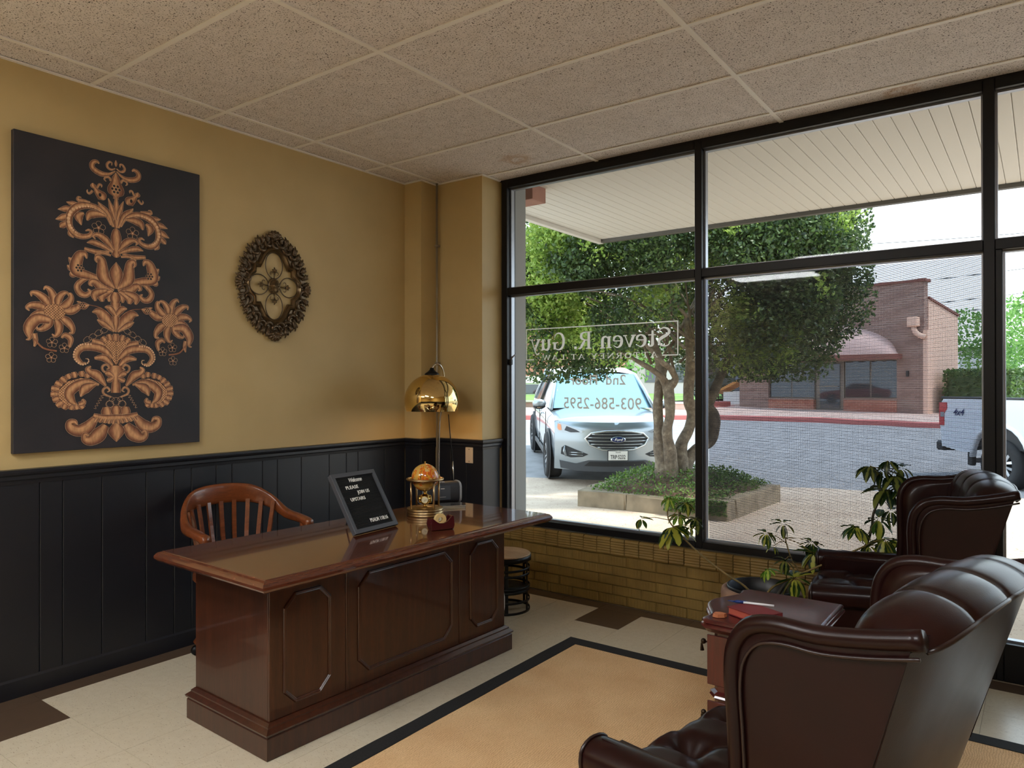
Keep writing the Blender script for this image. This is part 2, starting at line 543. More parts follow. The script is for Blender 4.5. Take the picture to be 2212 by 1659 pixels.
for a, b in ((0.184, 0.33), (0.332, 0.48), (0.482, 0.63)):
    MB().box(a, b, 3.978, 3.99, 0.06, 1.01, 0.003).build('wainscot_plank', 'black_paint', wc)
MB().box(0.62, 0.632, 3.98, 4.185, 0.0, 1.01, 0.003).build('wainscot_plank', 'black_paint', wc)
path = [(0, YB), (0, 3.83), (0.17, 3.83), (0.17, 3.99), (0.62, 3.99), (0.62, 4.195)]
rail_prof = [(0, 0.995), (0.016, 0.995), (0.018, 1.012), (0.024, 1.018), (0.024, 1.034), (0.033, 1.042), (0.036, 1.052), (0.036, 1.064), (0.0, 1.066)]
MB().mould(path, rail_prof, closed=False, cap=True).build('trim_1', 'black_paint', label='black moulded chair rail along the panelled wall', kind='structure')
MB().mould(path[:5], [(0, 0), (0.02, 0), (0.02, 0.08), (0.012, 0.09), (0, 0.09)], closed=False, cap=True).build('baseboard_left', 'black_paint', kind='structure')

# the other walls close the room behind the camera
MB().box(XR, XR + 0.2, YB, W + 0.2, 0, H + 0.05).build('wall_right', 'wall_paint', kind='structure')
MB().box(-0.2, XR + 0.2, YB - 0.2, YB, 0, H + 0.05).build('wall_back', 'wall_paint', kind='structure')
MB().box(XR - 0.012, XR, YB, W, 0.06, 1.0).build('wainscot_panel', 'black_paint', struct('trim_4'))
MB().box(0, XR, YB, YB + 0.012, 0.06, 1.0).build('wainscot_panel', 'black_paint', struct('trim_5'))
MB().mould([(XR, W), (XR, YB), (0, YB)][::1], [(0, 0), (0.02, 0), (0.02, 0.09), (0, 0.09)], closed=False).build('baseboard_back', 'black_paint', kind='structure')
MB().mould([(XR, W), (XR, YB), (0, YB)], rail_prof, closed=False).build('trim_2', 'black_paint', kind='structure')

# ---- low brick wall under the window
wall_win = struct('wall_window')
MB().box(0.62, 3.642, W + 0.012, W + 0.26, 0, 0.435).build('mortar_bed', 'brick_paint', wall_win)
def brick_mesh(w, h, d=0.03, ribs=9, horizontal=False):
    b = MB()
    n = ribs * 2
    L_ = h if horizontal else w
    O = w if horizontal else h
    pr_ = []
    for k in range(n + 1):
        pr_.append((0.006 + (L_ - 0.012) * k / n, 0.0 if k % 2 else 0.0016))
    pr_ = [(0, 0.006)] + pr_ + [(L_, 0.006)]
    v = []; f = []
    for (a, y) in pr_:
        for c in (0, O):
            yy = y
            v.append((c, yy, a) if horizontal else (a, yy, c))
    for i in range(len(pr_) - 1):
        q = (2 * i, 2 * i + 2, 2 * i + 3, 2 * i + 1)
        f.append(q if not horizontal else q[::-1])
    b.add(v, f, None, False)
    e = 0.003
    b.box(0, w, 0.0062, d, 0, h)
    return b.mesh('brick', 'brick_paint')
bm_full = brick_mesh(0.2, 0.0575)
bm_half = brick_mesh(0.095, 0.0575, ribs=4)
bm_row = brick_mesh(0.098, 0.112, ribs=6, horizontal=True)
for r_ in range(5):
    z = 0.006 + r_ * 0.0636
    x = 0.625 - (0.105 if r_ % 2 else 0.0)
    while x < 3.68:
        if x < 0.62:
            put('brick', bm_half, wall_win, (x + 0.108, W, z))
        else:
            me_ = bm_full if x + 0.2 < 3.642 else bm_half
            if x + 0.095 < 3.642: put('brick', me_, wall_win, (x, W + random.uniform(-0.0012, 0.0012), z))
        x += 0.21
x = 0.625
while x < 3.54:
    put('brick', bm_row, wall_win, (x, W - 0.006 + random.uniform(-0.0018, 0.0018), 0.325 + random.uniform(-0.0018, 0.0018)), None, (1, 1.9, 1))
    x += 0.1035

# ---- storefront frame
FY0, FY1 = W + 0.015, W + 0.125      # frame depth
GY = W + 0.075                       # glass plane
ZS0, ZS1, ZT0, ZT1, ZH = 0.447, 0.49, 2.125, 2.178, 2.922
def bar(name, x0, x1, z0, z1, parent, y0=FY0, y1=FY1, m='frame_black'):
    return MB().box(x0, x1, y0, y1, z0, z1, 0.003).build(name, m, parent)
def pane(x0, x1, z0, z1, parent):
    MB().box(x0, x1, GY, GY + 0.006, z0, z1).build('pane', 'glass', parent)
    # glazing beads around the pane
    b = MB()
    b.mould([(x0, z0), (x1, z0), (x1, z1), (x0, z1)], [(0, -0.016), (-0.010, -0.016), (-0.010, 0.022), (0, 0.022)],
            M=Matrix(((1, 0, 0, 0), (0, 0, 1, GY), (0, 1, 0, 0), (0, 0, 0, 1))))
    b.build('glazing_bead', 'aluminium', parent, fix=True)
w1 = struct('window_1'); w2 = struct('window_2'); w3 = struct('window_3')
bar('jamb', 0.632, 0.682, ZS0, H, w1)
bar('head', 0.682, 2.137, ZH, H, w1); bar('transom', 0.682, 2.137, ZT0, ZT1, w1); bar('sill', 0.632, 2.137, ZS0, ZS1, w1)
bar('mullion', 2.137, 2.182, ZS0, H, w2)
bar('head', 2.182, 3.642, ZH, H, w2); bar('transom', 2.182, 3.642, ZT0, ZT1, w2); bar('sill', 2.182, 3.642, ZS0, ZS1, w2)
bar('mullion', 3.642, 3.692, 0, H, w3)
bar('stile', 3.692, 3.722, 0.0, ZT0, w3)
bar('head', 3.692, 5.20, ZH, H, w3); bar('transom', 3.692, 5.20, ZT0, ZT1, w3); bar('bottom_rail', 3.722, 5.20, 0.0, 0.185, w3)
bar('stile', 5.20, 5.25, 0, H, w3)
pane(0.682, 2.137, ZT1, ZH, w1); pane(0.682, 2.137, ZS1, ZT0, w1)
pane(2.182, 3.642, ZT1, ZH, w2); pane(2.182, 3.642, ZS1, ZT0, w2)
pane(3.692, 5.20, ZT1, ZH, w3); pane(3.722, 5.20, 0.185, ZT0, w3)
MB().box(2.192, 3.632, GY + 0.03, GY + 0.0305, ZS1 + 0.01, ZT0 - 0.01).build('woven_sun_screen', 'sun_screen', w2)
MB().box(5.25, XR + 0.2, FY0, FY1, 0, H + 0.05).build('wall_front', 'wall_paint', kind='structure')
MB().box(0.6, XR + 0.2, FY0, FY1 + 0.1, H - 0.002, H + 0.3).build('header', 'frame_black', struct('trim_3'))

# ================================================================ furniture materials
wood('mahogany', (44, 20, 11), (76, 38, 21), 2, 0.3, 1.0, 0.35)
wood('mahogany_front', (44, 20, 11), (76, 38, 21), 2, 0.3, 1.0, 0.35)
wood('mahogany_top', (62, 28, 18), (104, 54, 32), 1, 0.22, 0.8, 0.9, coatr=0.04)
wood('chair_wood', (92, 44, 22), (136, 74, 38), 1, 0.3, 0.9, 0.4)
wood('chest_wood', (52, 14, 14), (84, 24, 22), 2, 0.3, 1.0, 0.4)
wood('stool_wood', (150, 118, 86), (196, 164, 126), 0, 0.6, 1.0)
plain('dark_wood', (34, 14, 9), 0.35, coat=0.3)
def leather_mat():
    t = NT('leather'); v = t.pos((1, 1, 1), 'obj')
    c = t.ramp(t.noise(v, 5, 4), [(0.3, rgb(25, 10, 9)), (0.7, rgb(34, 13, 11))])
    t.set(col=c, rough=t.ramp(t.noise(v, 5, 2), [(0.3, (0.29, 0.29, 0.29, 1)), (0.7, (0.35, 0.35, 0.35, 1))]), coat=0.10, coatr=0.16, spec=0.16)
    vo = t.node('ShaderNodeTexVoronoi'); vo.inputs['Scale'].default_value = 260
    t.link(v, vo.inputs['Vector'])
    t.bump(vo.outputs['Distance'], 0.10, 0.0006)
    MATS['leather'] = t.m
leather_mat()
plain('piping', (30, 13, 11), 0.35)

# ================================================================ desk
desk = thing('executive_desk', 'large mahogany executive desk with octagonal moulded panels and glossy top', 'desk', (1.2735, 2.366, 0), R(-1.9))
E_ = (-0.405, 0.405, -0.895, 0.895)
tp = [(E_[0] + .028, E_[2] + .028), (E_[1] - .028, E_[2] + .028), (E_[1] - .028, E_[3] - .028), (E_[0] + .028, E_[3] - .028)]
m = MB()
m.prism(tp, 0.7545, 0.7552)
m.mould(tp, [(0, 0.7552), (0.001, 0.7552), (0.003, 0.752), (0.008, 0.752), (0.016, 0.749), (0.023, 0.742), (0.028, 0.734), (0.028, 0.724), (0.022, 0.721), (0.018, 0.714), (0.010, 0.708), (-0.05, 0.708)])
m.build('desktop', 'mahogany_top', desk)
MB().box(-0.36, 0.16, -0.80, 0.80, 0.69, 0.709).build('apron', 'mahogany', desk)
BX0, BX1, BY0, BY1 = -0.375, 0.185, -0.725, 0.745
MB().box(BX0, BX1 - 0.012, BY0, BY1, 0.13, 0.705, 0.002).build('carcass', 'mahogany', desk)
pl = [(BX0 - 0.02, BY0 - 0.03), (BX1 + 0.03, BY0 - 0.03), (BX1 + 0.03, BY1 + 0.03), (BX0 - 0.02, BY1 + 0.03)]
MB().mould(pl, [(-0.3, 0.002), (0, 0.002), (0, 0.085), (-0.004, 0.09), (0.004, 0.096), (0.006, 0.104), (-0.004, 0.112), (-0.012, 0.118), (-0.012, 0.124), (-0.024, 0.134), (-0.05, 0.136)]).build('plinth', 'mahogany', desk, fix=True)
# front panels between stiles; local y of the panels follows the photograph's proportions
def octpath(y0, y1, z0, z1, c):
    return [(y0 + c, z0), (y1 - c, z0), (y1, z0 + c), (y1, z1 - c), (y1 - c, z1), (y0 + c, z1), (y0, z1 - c), (y0, z0 + c)]
MF = Matrix(((0, 0, 1, BX1), (1, 0, 0, 0), (0, 1, 0, 0), (0, 0, 0, 1)))
for (a, b, o) in ((-0.725, -0.35, (-0.664, -0.428, 0.175, 0.622, 0.055)), (-0.335, 0.375, (-0.285, 0.325, 0.185, 0.63, 0.06)), (0.39, 0.745, (0.455, 0.69, 0.185, 0.63, 0.055))):
    pn = MB().box(BX1 - 0.012, BX1, a, b, 0.135, 0.70, 0.002).build('front_panel', 'mahogany_front', desk)
    q = MB()
    q.mould(octpath(*o), [(0, 0), (0, 0.003), (-0.003, 0.007), (-0.007, 0.008), (-0.010, 0.005), (-0.013, 0.006), (-0.016, 0.003), (-0.016, 0)], M=MF)
    q.build('panel_moulding', 'mahogany_front', pn, fix=True)
for y in (-0.3425, 0.3825):
    MB().box(BX1 - 0.012, BX1 + 0.003, y - 0.0075, y + 0.0075, 0.135, 0.70, 0.002).build('stile', 'mahogany', desk)
# drawer pedestals on the sitter's side
for y0 in (BY0 + 0.01, BY1 - 0.42):
    for k in range(3):
        d_ = MB().box(BX0 - 0.02, BX0, y0, y0 + 0.41, 0.145 + k * 0.185, 0.32 + k * 0.185, 0.003).build('drawer', 'mahogany', desk)
        MB().tube([(BX0 - 0.02, y0 + 0.16, 0.235 + k * 0.185), (BX0 - 0.04, y0 + 0.17, 0.225 + k * 0.185), (BX0 - 0.04, y0 + 0.24, 0.225 + k * 0.185), (BX0 - 0.02, y0 + 0.25, 0.235 + k * 0.185)], 0.004, 6).build('handle', 'bronze_plain', d_)
DZ = 0.7552

# ================================================================ wooden arm chair behind the desk
ch = thing('wooden_armchair', 'brown wooden armchair with curved bow rail and back slats', 'chair', (0.36, 2.235, 0), R(-4))
pts = [(0.17, -0.30, 0.675), (0.13, -0.305, 0.69), (0.06, -0.305, 0.70), (-0.06, -0.297, 0.715), (-0.15, -0.262, 0.775), (-0.22, -0.19, 0.822), (-0.255, -0.10, 0.838), (-0.265, 0, 0.842),
       (-0.255, 0.10, 0.838), (-0.22, 0.19, 0.822), (-0.15, 0.262, 0.775), (-0.06, 0.297, 0.715), (0.06, 0.305, 0.70), (0.13, 0.305, 0.69), (0.17, 0.30, 0.675)]
hs = [0.03, 0.022, 0.022, 0.028, 0.042, 0.052, 0.056, 0.057, 0.056, 0.052, 0.042, 0.028, 0.022, 0.022, 0.03]
th = [0.024, 0.026, 0.026, 0.022, 0.015, 0.0125, 0.012, 0.012, 0.012, 0.0125, 0.015, 0.022, 0.026, 0.026, 0.024]
sp_ = spline([(*p, h, t_) for p, h, t_ in zip(pts, hs, th)], 5)
rings = []
for i, (x, y, z, h_, t_) in enumerate(sp_):
    a = sp_[max(0, i - 1)]; b = sp_[min(len(sp_) - 1, i + 1)]
    d = Vector((b[0] - a[0], b[1] - a[1], 0)).normalized()
    nx, ny = d.y, -d.x
    ring = []
    for k in range(12):
        an = 2 * PI * k / 12
        ca, sa = math.cos(an), math.sin(an)
        ca = math.copysign(abs(ca) ** 0.6, ca); sa = math.copysign(abs(sa) ** 0.6, sa)
        ring.append((x + nx * t_ * ca, y + ny * t_ * ca, z + h_ * sa))
    rings.append(ring)
MB().loft(rings).build('bow_rail', 'chair_wood', ch, fix=True)
for k in range(9):
    a = R(180 + (k - 4) * 15.5)
    tx, ty = 0.262 * math.cos(a), 0.285 * math.sin(a)
    bx, by = 0.205 * math.cos(a), 0.215 * math.sin(a)
    zt = 0.80 if abs(k - 4) < 3 else 0.785
    tx = max(tx, -0.258)
    MB().tube([(bx, by, 0.445), ((tx + bx) / 2 - 0.006, (ty + by) / 2, 0.62), (tx, ty, zt)], [0.0115, 0.0115, 0.0115], prof=[(-0.5, -1), (0.5, -1), (0.5, 1), (-0.5, 1)], up=(math.cos(a), math.sin(a), 0), smooth=False).build('back_slat', 'chair_wood', ch)
seat = []
for k in range(28):
    a = 2 * PI * k / 28
    ca, sa = math.cos(a), math.sin(a)
    seat.append((0.03 + 0.245 * math.copysign(abs(ca) ** 0.7, ca), 0.255 * math.copysign(abs(sa) ** 0.7, sa)))
MB().prism(seat, 0.425, 0.452).build('seat', 'chair_wood', ch)
for s in (-1, 1):
    MB().tube([(0.16, s * 0.235, 0.445), (0.15, s * 0.27, 0.55), (0.10, s * 0.298, 0.685)], [0.018, 0.014, 0.016], 8).build('arm_post', 'chair_wood', ch)
MB().cyl((0.03, 0, 0.30), (0.03, 0, 0.425), 0.03, 0.05, 12).build('swivel_column', 'black_metal', ch)
for k in range(4):
    a = R(45 + 90 * k)
    MB().tube([(0.03, 0, 0.29), (0.03 + 0.15 * math.cos(a), 0.15 * math.sin(a), 0.20), (0.03 + 0.27 * math.cos(a), 0.27 * math.sin(a), 0.065)], [0.032, 0.026, 0.02], 8).build('leg', 'chair_wood', ch)
    MB().cyl((0.03 + 0.27 * math.cos(a) - 0.01, 0.27 * math.sin(a), 0.027), (0.03 + 0.27 * math.cos(a) + 0.012, 0.27 * math.sin(a), 0.027), 0.026, n=14).build('caster', 'black_metal', ch)

# ================================================================ letter board
plain('board_frame', (66, 68, 74), 0.5)
plain('board_felt', (16, 16, 17), 0.9)
plain('letter_white', (236, 234, 228), 0.5)
lb = thing('letter_board', 'black felt letter board with white welcome message leaning on desk', 'sign', (1.298, 2.33, DZ + 0.0075), R(4.6))
TL = R(-32)
ML = Matrix.Rotation(TL, 4, 'Y') @ Matrix(((0, 0, 1, 0), (1, 0, 0, 0), (0, 1, 0, 0), (0, 0, 0, 1)))   # board plane: (u, v, out)
S_ = 0.150; HB = 0.312
MB().mould([(-S_, 0), (S_, 0), (S_, HB), (-S_, HB)], [(0, -0.012), (0, 0.009), (-0.0015, 0.0105), (-0.021, 0.0105), (-0.022, 0.003), (-0.022, -0.012)], M=ML).build('frame', 'board_frame', lb, fix=True)
MB().box(-S_ + 0.02, S_ - 0.02, 0.02, HB - 0.02, -0.010, 0.0005, M=ML).build('backing', 'board_felt', lb)
fb = MB()
k = 0.024
while k < HB - 0.026:
    fb.add([(-S_ + 0.0225, k, 0.0005), (S_ - 0.0225, k, 0.0005), (S_ - 0.0225, k + 0.0015, 0.0035), (-S_ + 0.0225, k + 0.0015, 0.0035), (S_ - 0.0225, k + 0.0045, 0.0035), (-S_ + 0.0225, k + 0.0045, 0.0035), (S_ - 0.0225, k + 0.006, 0.0005), (-S_ + 0.0225, k + 0.006, 0.0005)],
           [(0, 1, 2, 3), (3, 2, 4, 5), (5, 4, 6, 7)], ML)
    k += 0.0066
fb.build('felt_ribs', 'board_felt', lb, fix=False)
for txt, u, v, sz, kw in (('Welcome', -0.048, 0.262, 0.030, dict(shear=0.35, bold=0.0006, sx=0.82, spacing=0.9)), ('PLEASE', -0.084, 0.226, 0.0245, dict(bold=0.0004, sx=1.0, spacing=1.12)),
                          ('JOIN US', -0.020, 0.196, 0.0245, dict(bold=0.0004, sx=0.85, spacing=1.1)), ('UPSTAIRS', -0.085, 0.163, 0.0245, dict(bold=0.0004, sx=0.88, spacing=1.1)),
                          ('PSALM 118:16', -0.018, 0.043, 0.0265, dict(bold=0.0004, sx=0.76, spacing=1.05))):
    text_part('lettering', txt, sz, 'letter_white', lb, ML @ Matrix.Translation((u, v, 0.0042)), depth=0.0008, **kw)
MB().box(-0.02, 0.02, 0.015, 0.24, -0.016, -0.012, M=ML).build('easel_back', 'board_felt', lb)
MB().tube([ML @ Vector((0, 0.235, -0.016)), (-0.20, 0, 0.002)], 0.004, 6).build('prop_leg', 'board_frame', lb)

# ================================================================ desk globe with clock
plain('brass', (176, 150, 110), 0.3, 1.0)
plain('brass_bright', (206, 170, 98), 0.2, 1.0)
def globe_mat():
    t = NT('globe_map'); v = t.pos((1, 1, 1), 'obj')
    n1 = t.noise(v, 15, 5, 0.55, 0.3)
    land = t.ramp(n1, [(0.47, (0, 0, 0, 1)), (0.49, (1, 1, 1, 1))])
    lc = t.ramp(t.noise(t.pos((1.7, 1.3, 1), 'obj'), 40, 2), [(0.35, rgb(206, 96, 30)), (0.5, rgb(226, 150, 40)), (0.62, rgb(120, 80, 34))], 'CONSTANT')
    sea = t.ramp(t.noise(v, 16, 2), [(0.4, rgb(214, 166, 76)), (0.62, rgb(206, 186, 134))])
    t.set(col=t.mix(land, sea, lc), rough=0.15, coat=0.6)
    MATS['globe_map'] = t.m
globe_mat()
plain('clock_face', (225, 215, 180), 0.4)
gb = thing('desk_globe', 'small amber globe in brass stand with round clock below', 'globe', (1.174, 2.80, DZ), R(20))
MB().lathe([(0.0, 0.0), (0.0975, 0.0), (0.099, 0.003), (0.099, 0.009), (0.0965, 0.0115), (0.099, 0.014), (0.099, 0.022), (0.0965, 0.0245), (0.099, 0.027), (0.099, 0.036), (0.097, 0.040), (0.06, 0.0415), (0.055, 0.046), (0.0, 0.047)], 48).build('base', 'brass', gb)
for k in range(4):
    a = R(45 + 90 * k + 10)
    x, y = 0.088 * math.cos(a), 0.088 * math.sin(a)
    p = MB().cyl((x, y, 0.038), (x, y, 0.19), 0.0055, n=12).build('post', 'brass', gb)
    MB().ball((x, y, 0.206), 0.0065, 10, 8).build('finial', 'brass_bright', p)
MB().lathe([(0.078, 0.188), (0.100, 0.188), (0.102, 0.191), (0.102, 0.196), (0.100, 0.199), (0.078, 0.199), (0.078, 0.188)], 48, cap=False).build('horizon_ring', 'brass', gb)
g_ = MB().ball((0, 0, 0), 0.0745, 40, 28).build('globe_ball', 'globe_map', gb, loc=(0, 0, 0.202))
MB().lathe([(0.0, 0.0), (0.004, 0.0), (0.003, 0.004), (0.005, 0.008), (0.005, 0.011), (0.0, 0.014)], 12).build('pole_knob', 'brass_bright', gb, loc=(0, 0, 0.276))
ck = MB().ball((0, 0, 0), 0.031, 24, 16, (1, 1, 1)).build('clock_body', 'brass_bright', gb, loc=(0, 0, 0.085))
for a in (R(-70), R(20), R(110), R(200)):
    Mc = Matrix.Rotation(a, 4, 'Z') @ Matrix.Translation((0.0275, 0, 0)) @ Matrix.Rotation(PI / 2, 4, 'Y')
    b_ = MB().lathe([(0.021, -0.004), (0.021, 0.005), (0.018, 0.007), (0.017, 0.0055)], 24, Mc, cap=False).build('clock_bezel', 'brass_bright', ck)
    MB().lathe([(0.0, 0.005), (0.0175, 0.005)], 24, Mc, cap=False).build('dial', 'clock_face', ck)
    MB().box(-0.0008, 0.0008, 0, 0.012, 0.0055, 0.006, M=Mc).box(0, 0.008, -0.0008, 0.0008, 0.0055, 0.006, M=Mc).build('clock_hands', 'black_metal', ck)
MB().cyl((0, 0, 0.045), (0, 0, 0.058), 0.014, 0.008, 14).build('stem', 'brass_bright', gb)
MB().cyl((0, 0, 0.112), (0, 0, 0.13), 0.008, 0.011, 14).build('stem', 'brass_bright', gb)

# ================================================================ radio with whip aerial
plain('radio_grey', (50, 54, 60), 0.45)
plain('radio_panel', (74, 80, 88), 0.35)
plain('radio_silver', (150, 152, 156), 0.4)
rd = thing('table_radio', 'small grey rounded table radio with raised telescopic aerial', 'radio', (0.962, 3.150, DZ + 0.001), R(-30))
prof_ = []
for k in range(20):
    a = 2 * PI * k / 20
    prof_.append((0.062 * math.copysign(abs(math.cos(a)) ** 0.55, math.cos(a)), 0.0625 + 0.0615 * math.copysign(abs(math.sin(a)) ** 0.55, math.sin(a))))
MX = Matrix(((0, 0, 1, 0), (1, 0, 0, 0), (0, 1, 0, 0), (0, 0, 0, 1)))
ME = Matrix(((1, 0, 0, 0), (0, 0, 1, 0), (0, 1, 0, 0), (0, 0, 0, 1)))
MB().prism([(a, b) for a, b in prof_], -0.115, 0.115, M=ME, smooth=True).build('body', 'radio_grey', rd, fix=True, sharp=50)
for s in (-1, 1):
    MB().mould(prof_, [(0, 0.108), (0.004, 0.110), (0.004, 0.118), (0, 0.121), (-0.006, 0.121)], M=ME @ Matrix.Diagonal((1, 1, s, 1))).build('end_ring', 'radio_silver', rd, fix=True)
MB().box(0.060, 0.0645, -0.05, 0.05, 0.022, 0.106, 0.002).build('front_panel', 'radio_panel', rd)
MB().box(0.0645, 0.0652, -0.012, 0.012, 0.088, 0.092).build('badge', 'letter_white', rd)
MB().box(0.0645, 0.0652, -0.02, 0.02, 0.040, 0.0415).build('print_line', 'letter_white', rd)
for k in range(5):
    MB().box(0.018, 0.04, -0.085 + k * 0.022, -0.067 + k * 0.022, 0.121, 0.128, 0.002).build('button', 'radio_silver', rd)
ae = MB().cyl((-0.03, 0.098, 0.118), (-0.031, 0.096, 0.24), 0.0042, n=8).build('aerial', 'chrome', rd)
MB().cyl((-0.031, 0.0935, 0.235), (-0.036, 0.070, 0.525), 0.0034, 0.0026, 8).build('aerial_tip', 'black_metal', ae)

# ================================================================ flat disc case, tape dispenser
plain('case_silver', (190, 192, 198), 0.15, 0.7)
plain('case_clear', (110, 112, 118), 0.08, 0.4)
for k, (z, rz, nm, lb_) in enumerate(((0.0, 48, 'disc_case', 'clear flat disc case, lower of two beside the radio'), (0.0078, 52, 'disc_case', 'clear flat disc case, upper of two beside the radio'))):
    c_ = thing(nm, lb_, 'disc case', (1.115, 3.085, DZ + z), R(rz))
    MB().box(-0.07, 0.07, -0.062, 0.062, 0.0005, 0.0070, 0.001).build('case_tray', 'case_silver', c_)
    MB().box(-0.066, 0.066, -0.058, 0.058, 0.0070, 0.0076).build('cover_sheet', 'case_clear', c_)
plain('maroon_plastic', (70, 18, 24), 0.25, coat=0.5)
plain('tape_core', (220, 190, 130), 0.4)
td = thing('tape_dispenser', 'maroon plastic tape dispenser with roll of clear tape', 'tape dispenser', (1.512, 2.545, DZ), R(68))
sil = [(-0.052, 0.004), (0.06, 0.004), (0.066, 0.02), (0.062, 0.062), (0.054, 0.066)]
arc_ = [(0.046, 0.058), (0.030, 0.042), (0.010, 0.034), (-0.012, 0.034), (-0.030, 0.044), (-0.044, 0.056), (-0.052, 0.060), (-0.060, 0.03)]
poly = sil + arc_
for y0, y1 in ((-0.027, -0.017), (0.017, 0.027)):
    MB().prism(poly, y0, y1, M=ME).build('side_wall', 'maroon_plastic', td, fix=True)
MB().box(-0.054, 0.062, -0.018, 0.018, 0.0, 0.016, 0.002).build('weighted_base', 'maroon_plastic', td)
MB().box(-0.058, -0.048, -0.02, 0.02, 0.012, 0.056, 0.001).build('end_wall', 'maroon_plastic', td)
MB().box(0.052, 0.064, -0.02, 0.02, 0.012, 0.064, 0.001).build('end_wall', 'maroon_plastic', td)
MB().lathe([(0.013, -0.009), (0.030, -0.009), (0.030, 0.009), (0.013, 0.009), (0.013, -0.009)], 28, Matrix.Translation((0.0, 0, 0.048)) @ Matrix.Rotation(PI / 2, 4, 'X'), cap=False).build('tape_roll', 'tape_core', td, sharp=40)

# ================================================================ brass dome lamp on a slim pole
def gold_mat():
    t = NT('gold_mirror'); t.set(col=rgb(232, 204, 140), rough=0.05, metal=1.0); MATS['gold_mirror'] = t.m
gold_mat()
plain('shade_inside', (244, 226, 196), 0.6)
lp = thing('floor_lamp', 'polished brass dome lamp on slim pole behind the desk', 'lamp', (0.478, 3.612, 0), R(-53.7 + 90))
RS = 0.19
dome = [(RS * math.cos(R(a)), RS * math.sin(R(a)) * 0.985) for a in range(-22, 86, 3)]
Zc = 1.352
MB().lathe([(r, Zc + z) for r, z in dome] + [(0.012, Zc + RS * 0.985)], 64, cap=False).build('shade', 'gold_mirror', lp)
MB().lathe([(r * 0.985, Zc + z * 0.985 + (0.002 if z < 0 else 0)) for r, z in dome], 48, cap=False).build('shade_lining', 'shade_inside', lp)
MB().lathe([(0.052, Zc + RS * 0.93), (0.05, Zc + RS * 0.985), (0.03, Zc + RS * 1.06), (0.016, Zc + RS * 1.13), (0.012, Zc + RS * 1.2), (0.0, Zc + RS * 1.21)], 28).build('cap', 'black_metal', lp)
plain('bulb', (255, 240, 210), 0.4, emit=(1.0, 0.66, 0.32, 1), emits=6)
MB().ball((0, 0, Zc + 0.01), 0.035, 16, 12).build('bulb', 'bulb', lp)
MB().cyl((0, 0, Zc + 0.03), (0, 0, Zc + RS * 0.98), 0.016, n=12).build('socket', 'black_metal', lp)
arc = spline([(0.0, 0, Zc + RS * 1.18), (0.015, 0.008, Zc + 0.247), (0.05, 0.02, Zc + 0.25), (0.073, 0.06, Zc + 0.20), (0.074, 0.12, Zc + 0.10), (0.05, 0.19, Zc - 0.05), (0.026, 0.215, Zc - 0.3), (0.022, 0.215, 0.02)], 6)
MB().tube(arc, 0.0065, 10).build('pole', 'chrome', lp)
MB().lathe([(0.0, 0.0), (0.13, 0.0), (0.13, 0.012), (0.12, 0.018), (0.02, 0.022), (0.012, 0.04), (0.0, 0.04)], 32, Matrix.Translation((0.022, 0.215, 0))).build('base', 'black_metal', lp)
ld = bpy.data.lights.new('lamp_bulb', 'POINT'); ld.energy = BULB; ld.color = (1.0, 0.68, 0.36); ld.shadow_soft_size = 0.035
lo = bpy.data.objects.new('lamp_bulb', ld); COL.objects.link(lo); lo.parent = lp; lo.location = (0, 0, Zc - 0.045)

# conduit running up the corner
cd_ = thing('conduit_pipe', 'thin metal conduit pipe running up the corner to ceiling', 'pipe', (0.214, 3.955, 0))
MB().cyl((0, 0, 0.09), (0, 0, H), 0.0085, n=12).build('pipe', 'conduit', cd_)
for z in (0.6, 1.62, 2.5):
    MB().box(-0.014, 0.014, -0.012, 0.024, z, z + 0.014, 0.002).build('strap', 'conduit', cd_)
# outlet cover and window clip
op = thing('outlet_plate', 'cream blank outlet cover plate on black wainscot', 'outlet plate', (0.512, 3.976, 0.95))
MB().box(-0.036, 0.036, -0.006, 0, -0.058, 0.058, 0.003).build('plate', 'white_plastic', op)
for z in (-0.043, 0.043):
    MB().lathe([(0.0, 0), (0.0035, 0), (0.003, 0.0015), (0, 0.0018)], 10, Matrix.Translation((0, -0.006, z)) @ Matrix.Rotation(PI / 2, 4, 'X')).build('screw', 'black_metal', op)
hk = thing('window_clip', 'small metal sash clip screwed to the window jamb', 'clip', (0.70, W + 0.045, 1.64))
MB().box(-0.018, 0.006, -0.012, 0.012, -0.03, 0.012, 0.003).build('clip_body', 'black_metal', hk)
MB().tube([(-0.004, -0.004, 0.008), (0.015, -0.01, 0.026), (0.048, -0.014, 0.046)], [0.008, 0.007, 0.004], 8).build('lever', 'aluminium', hk)

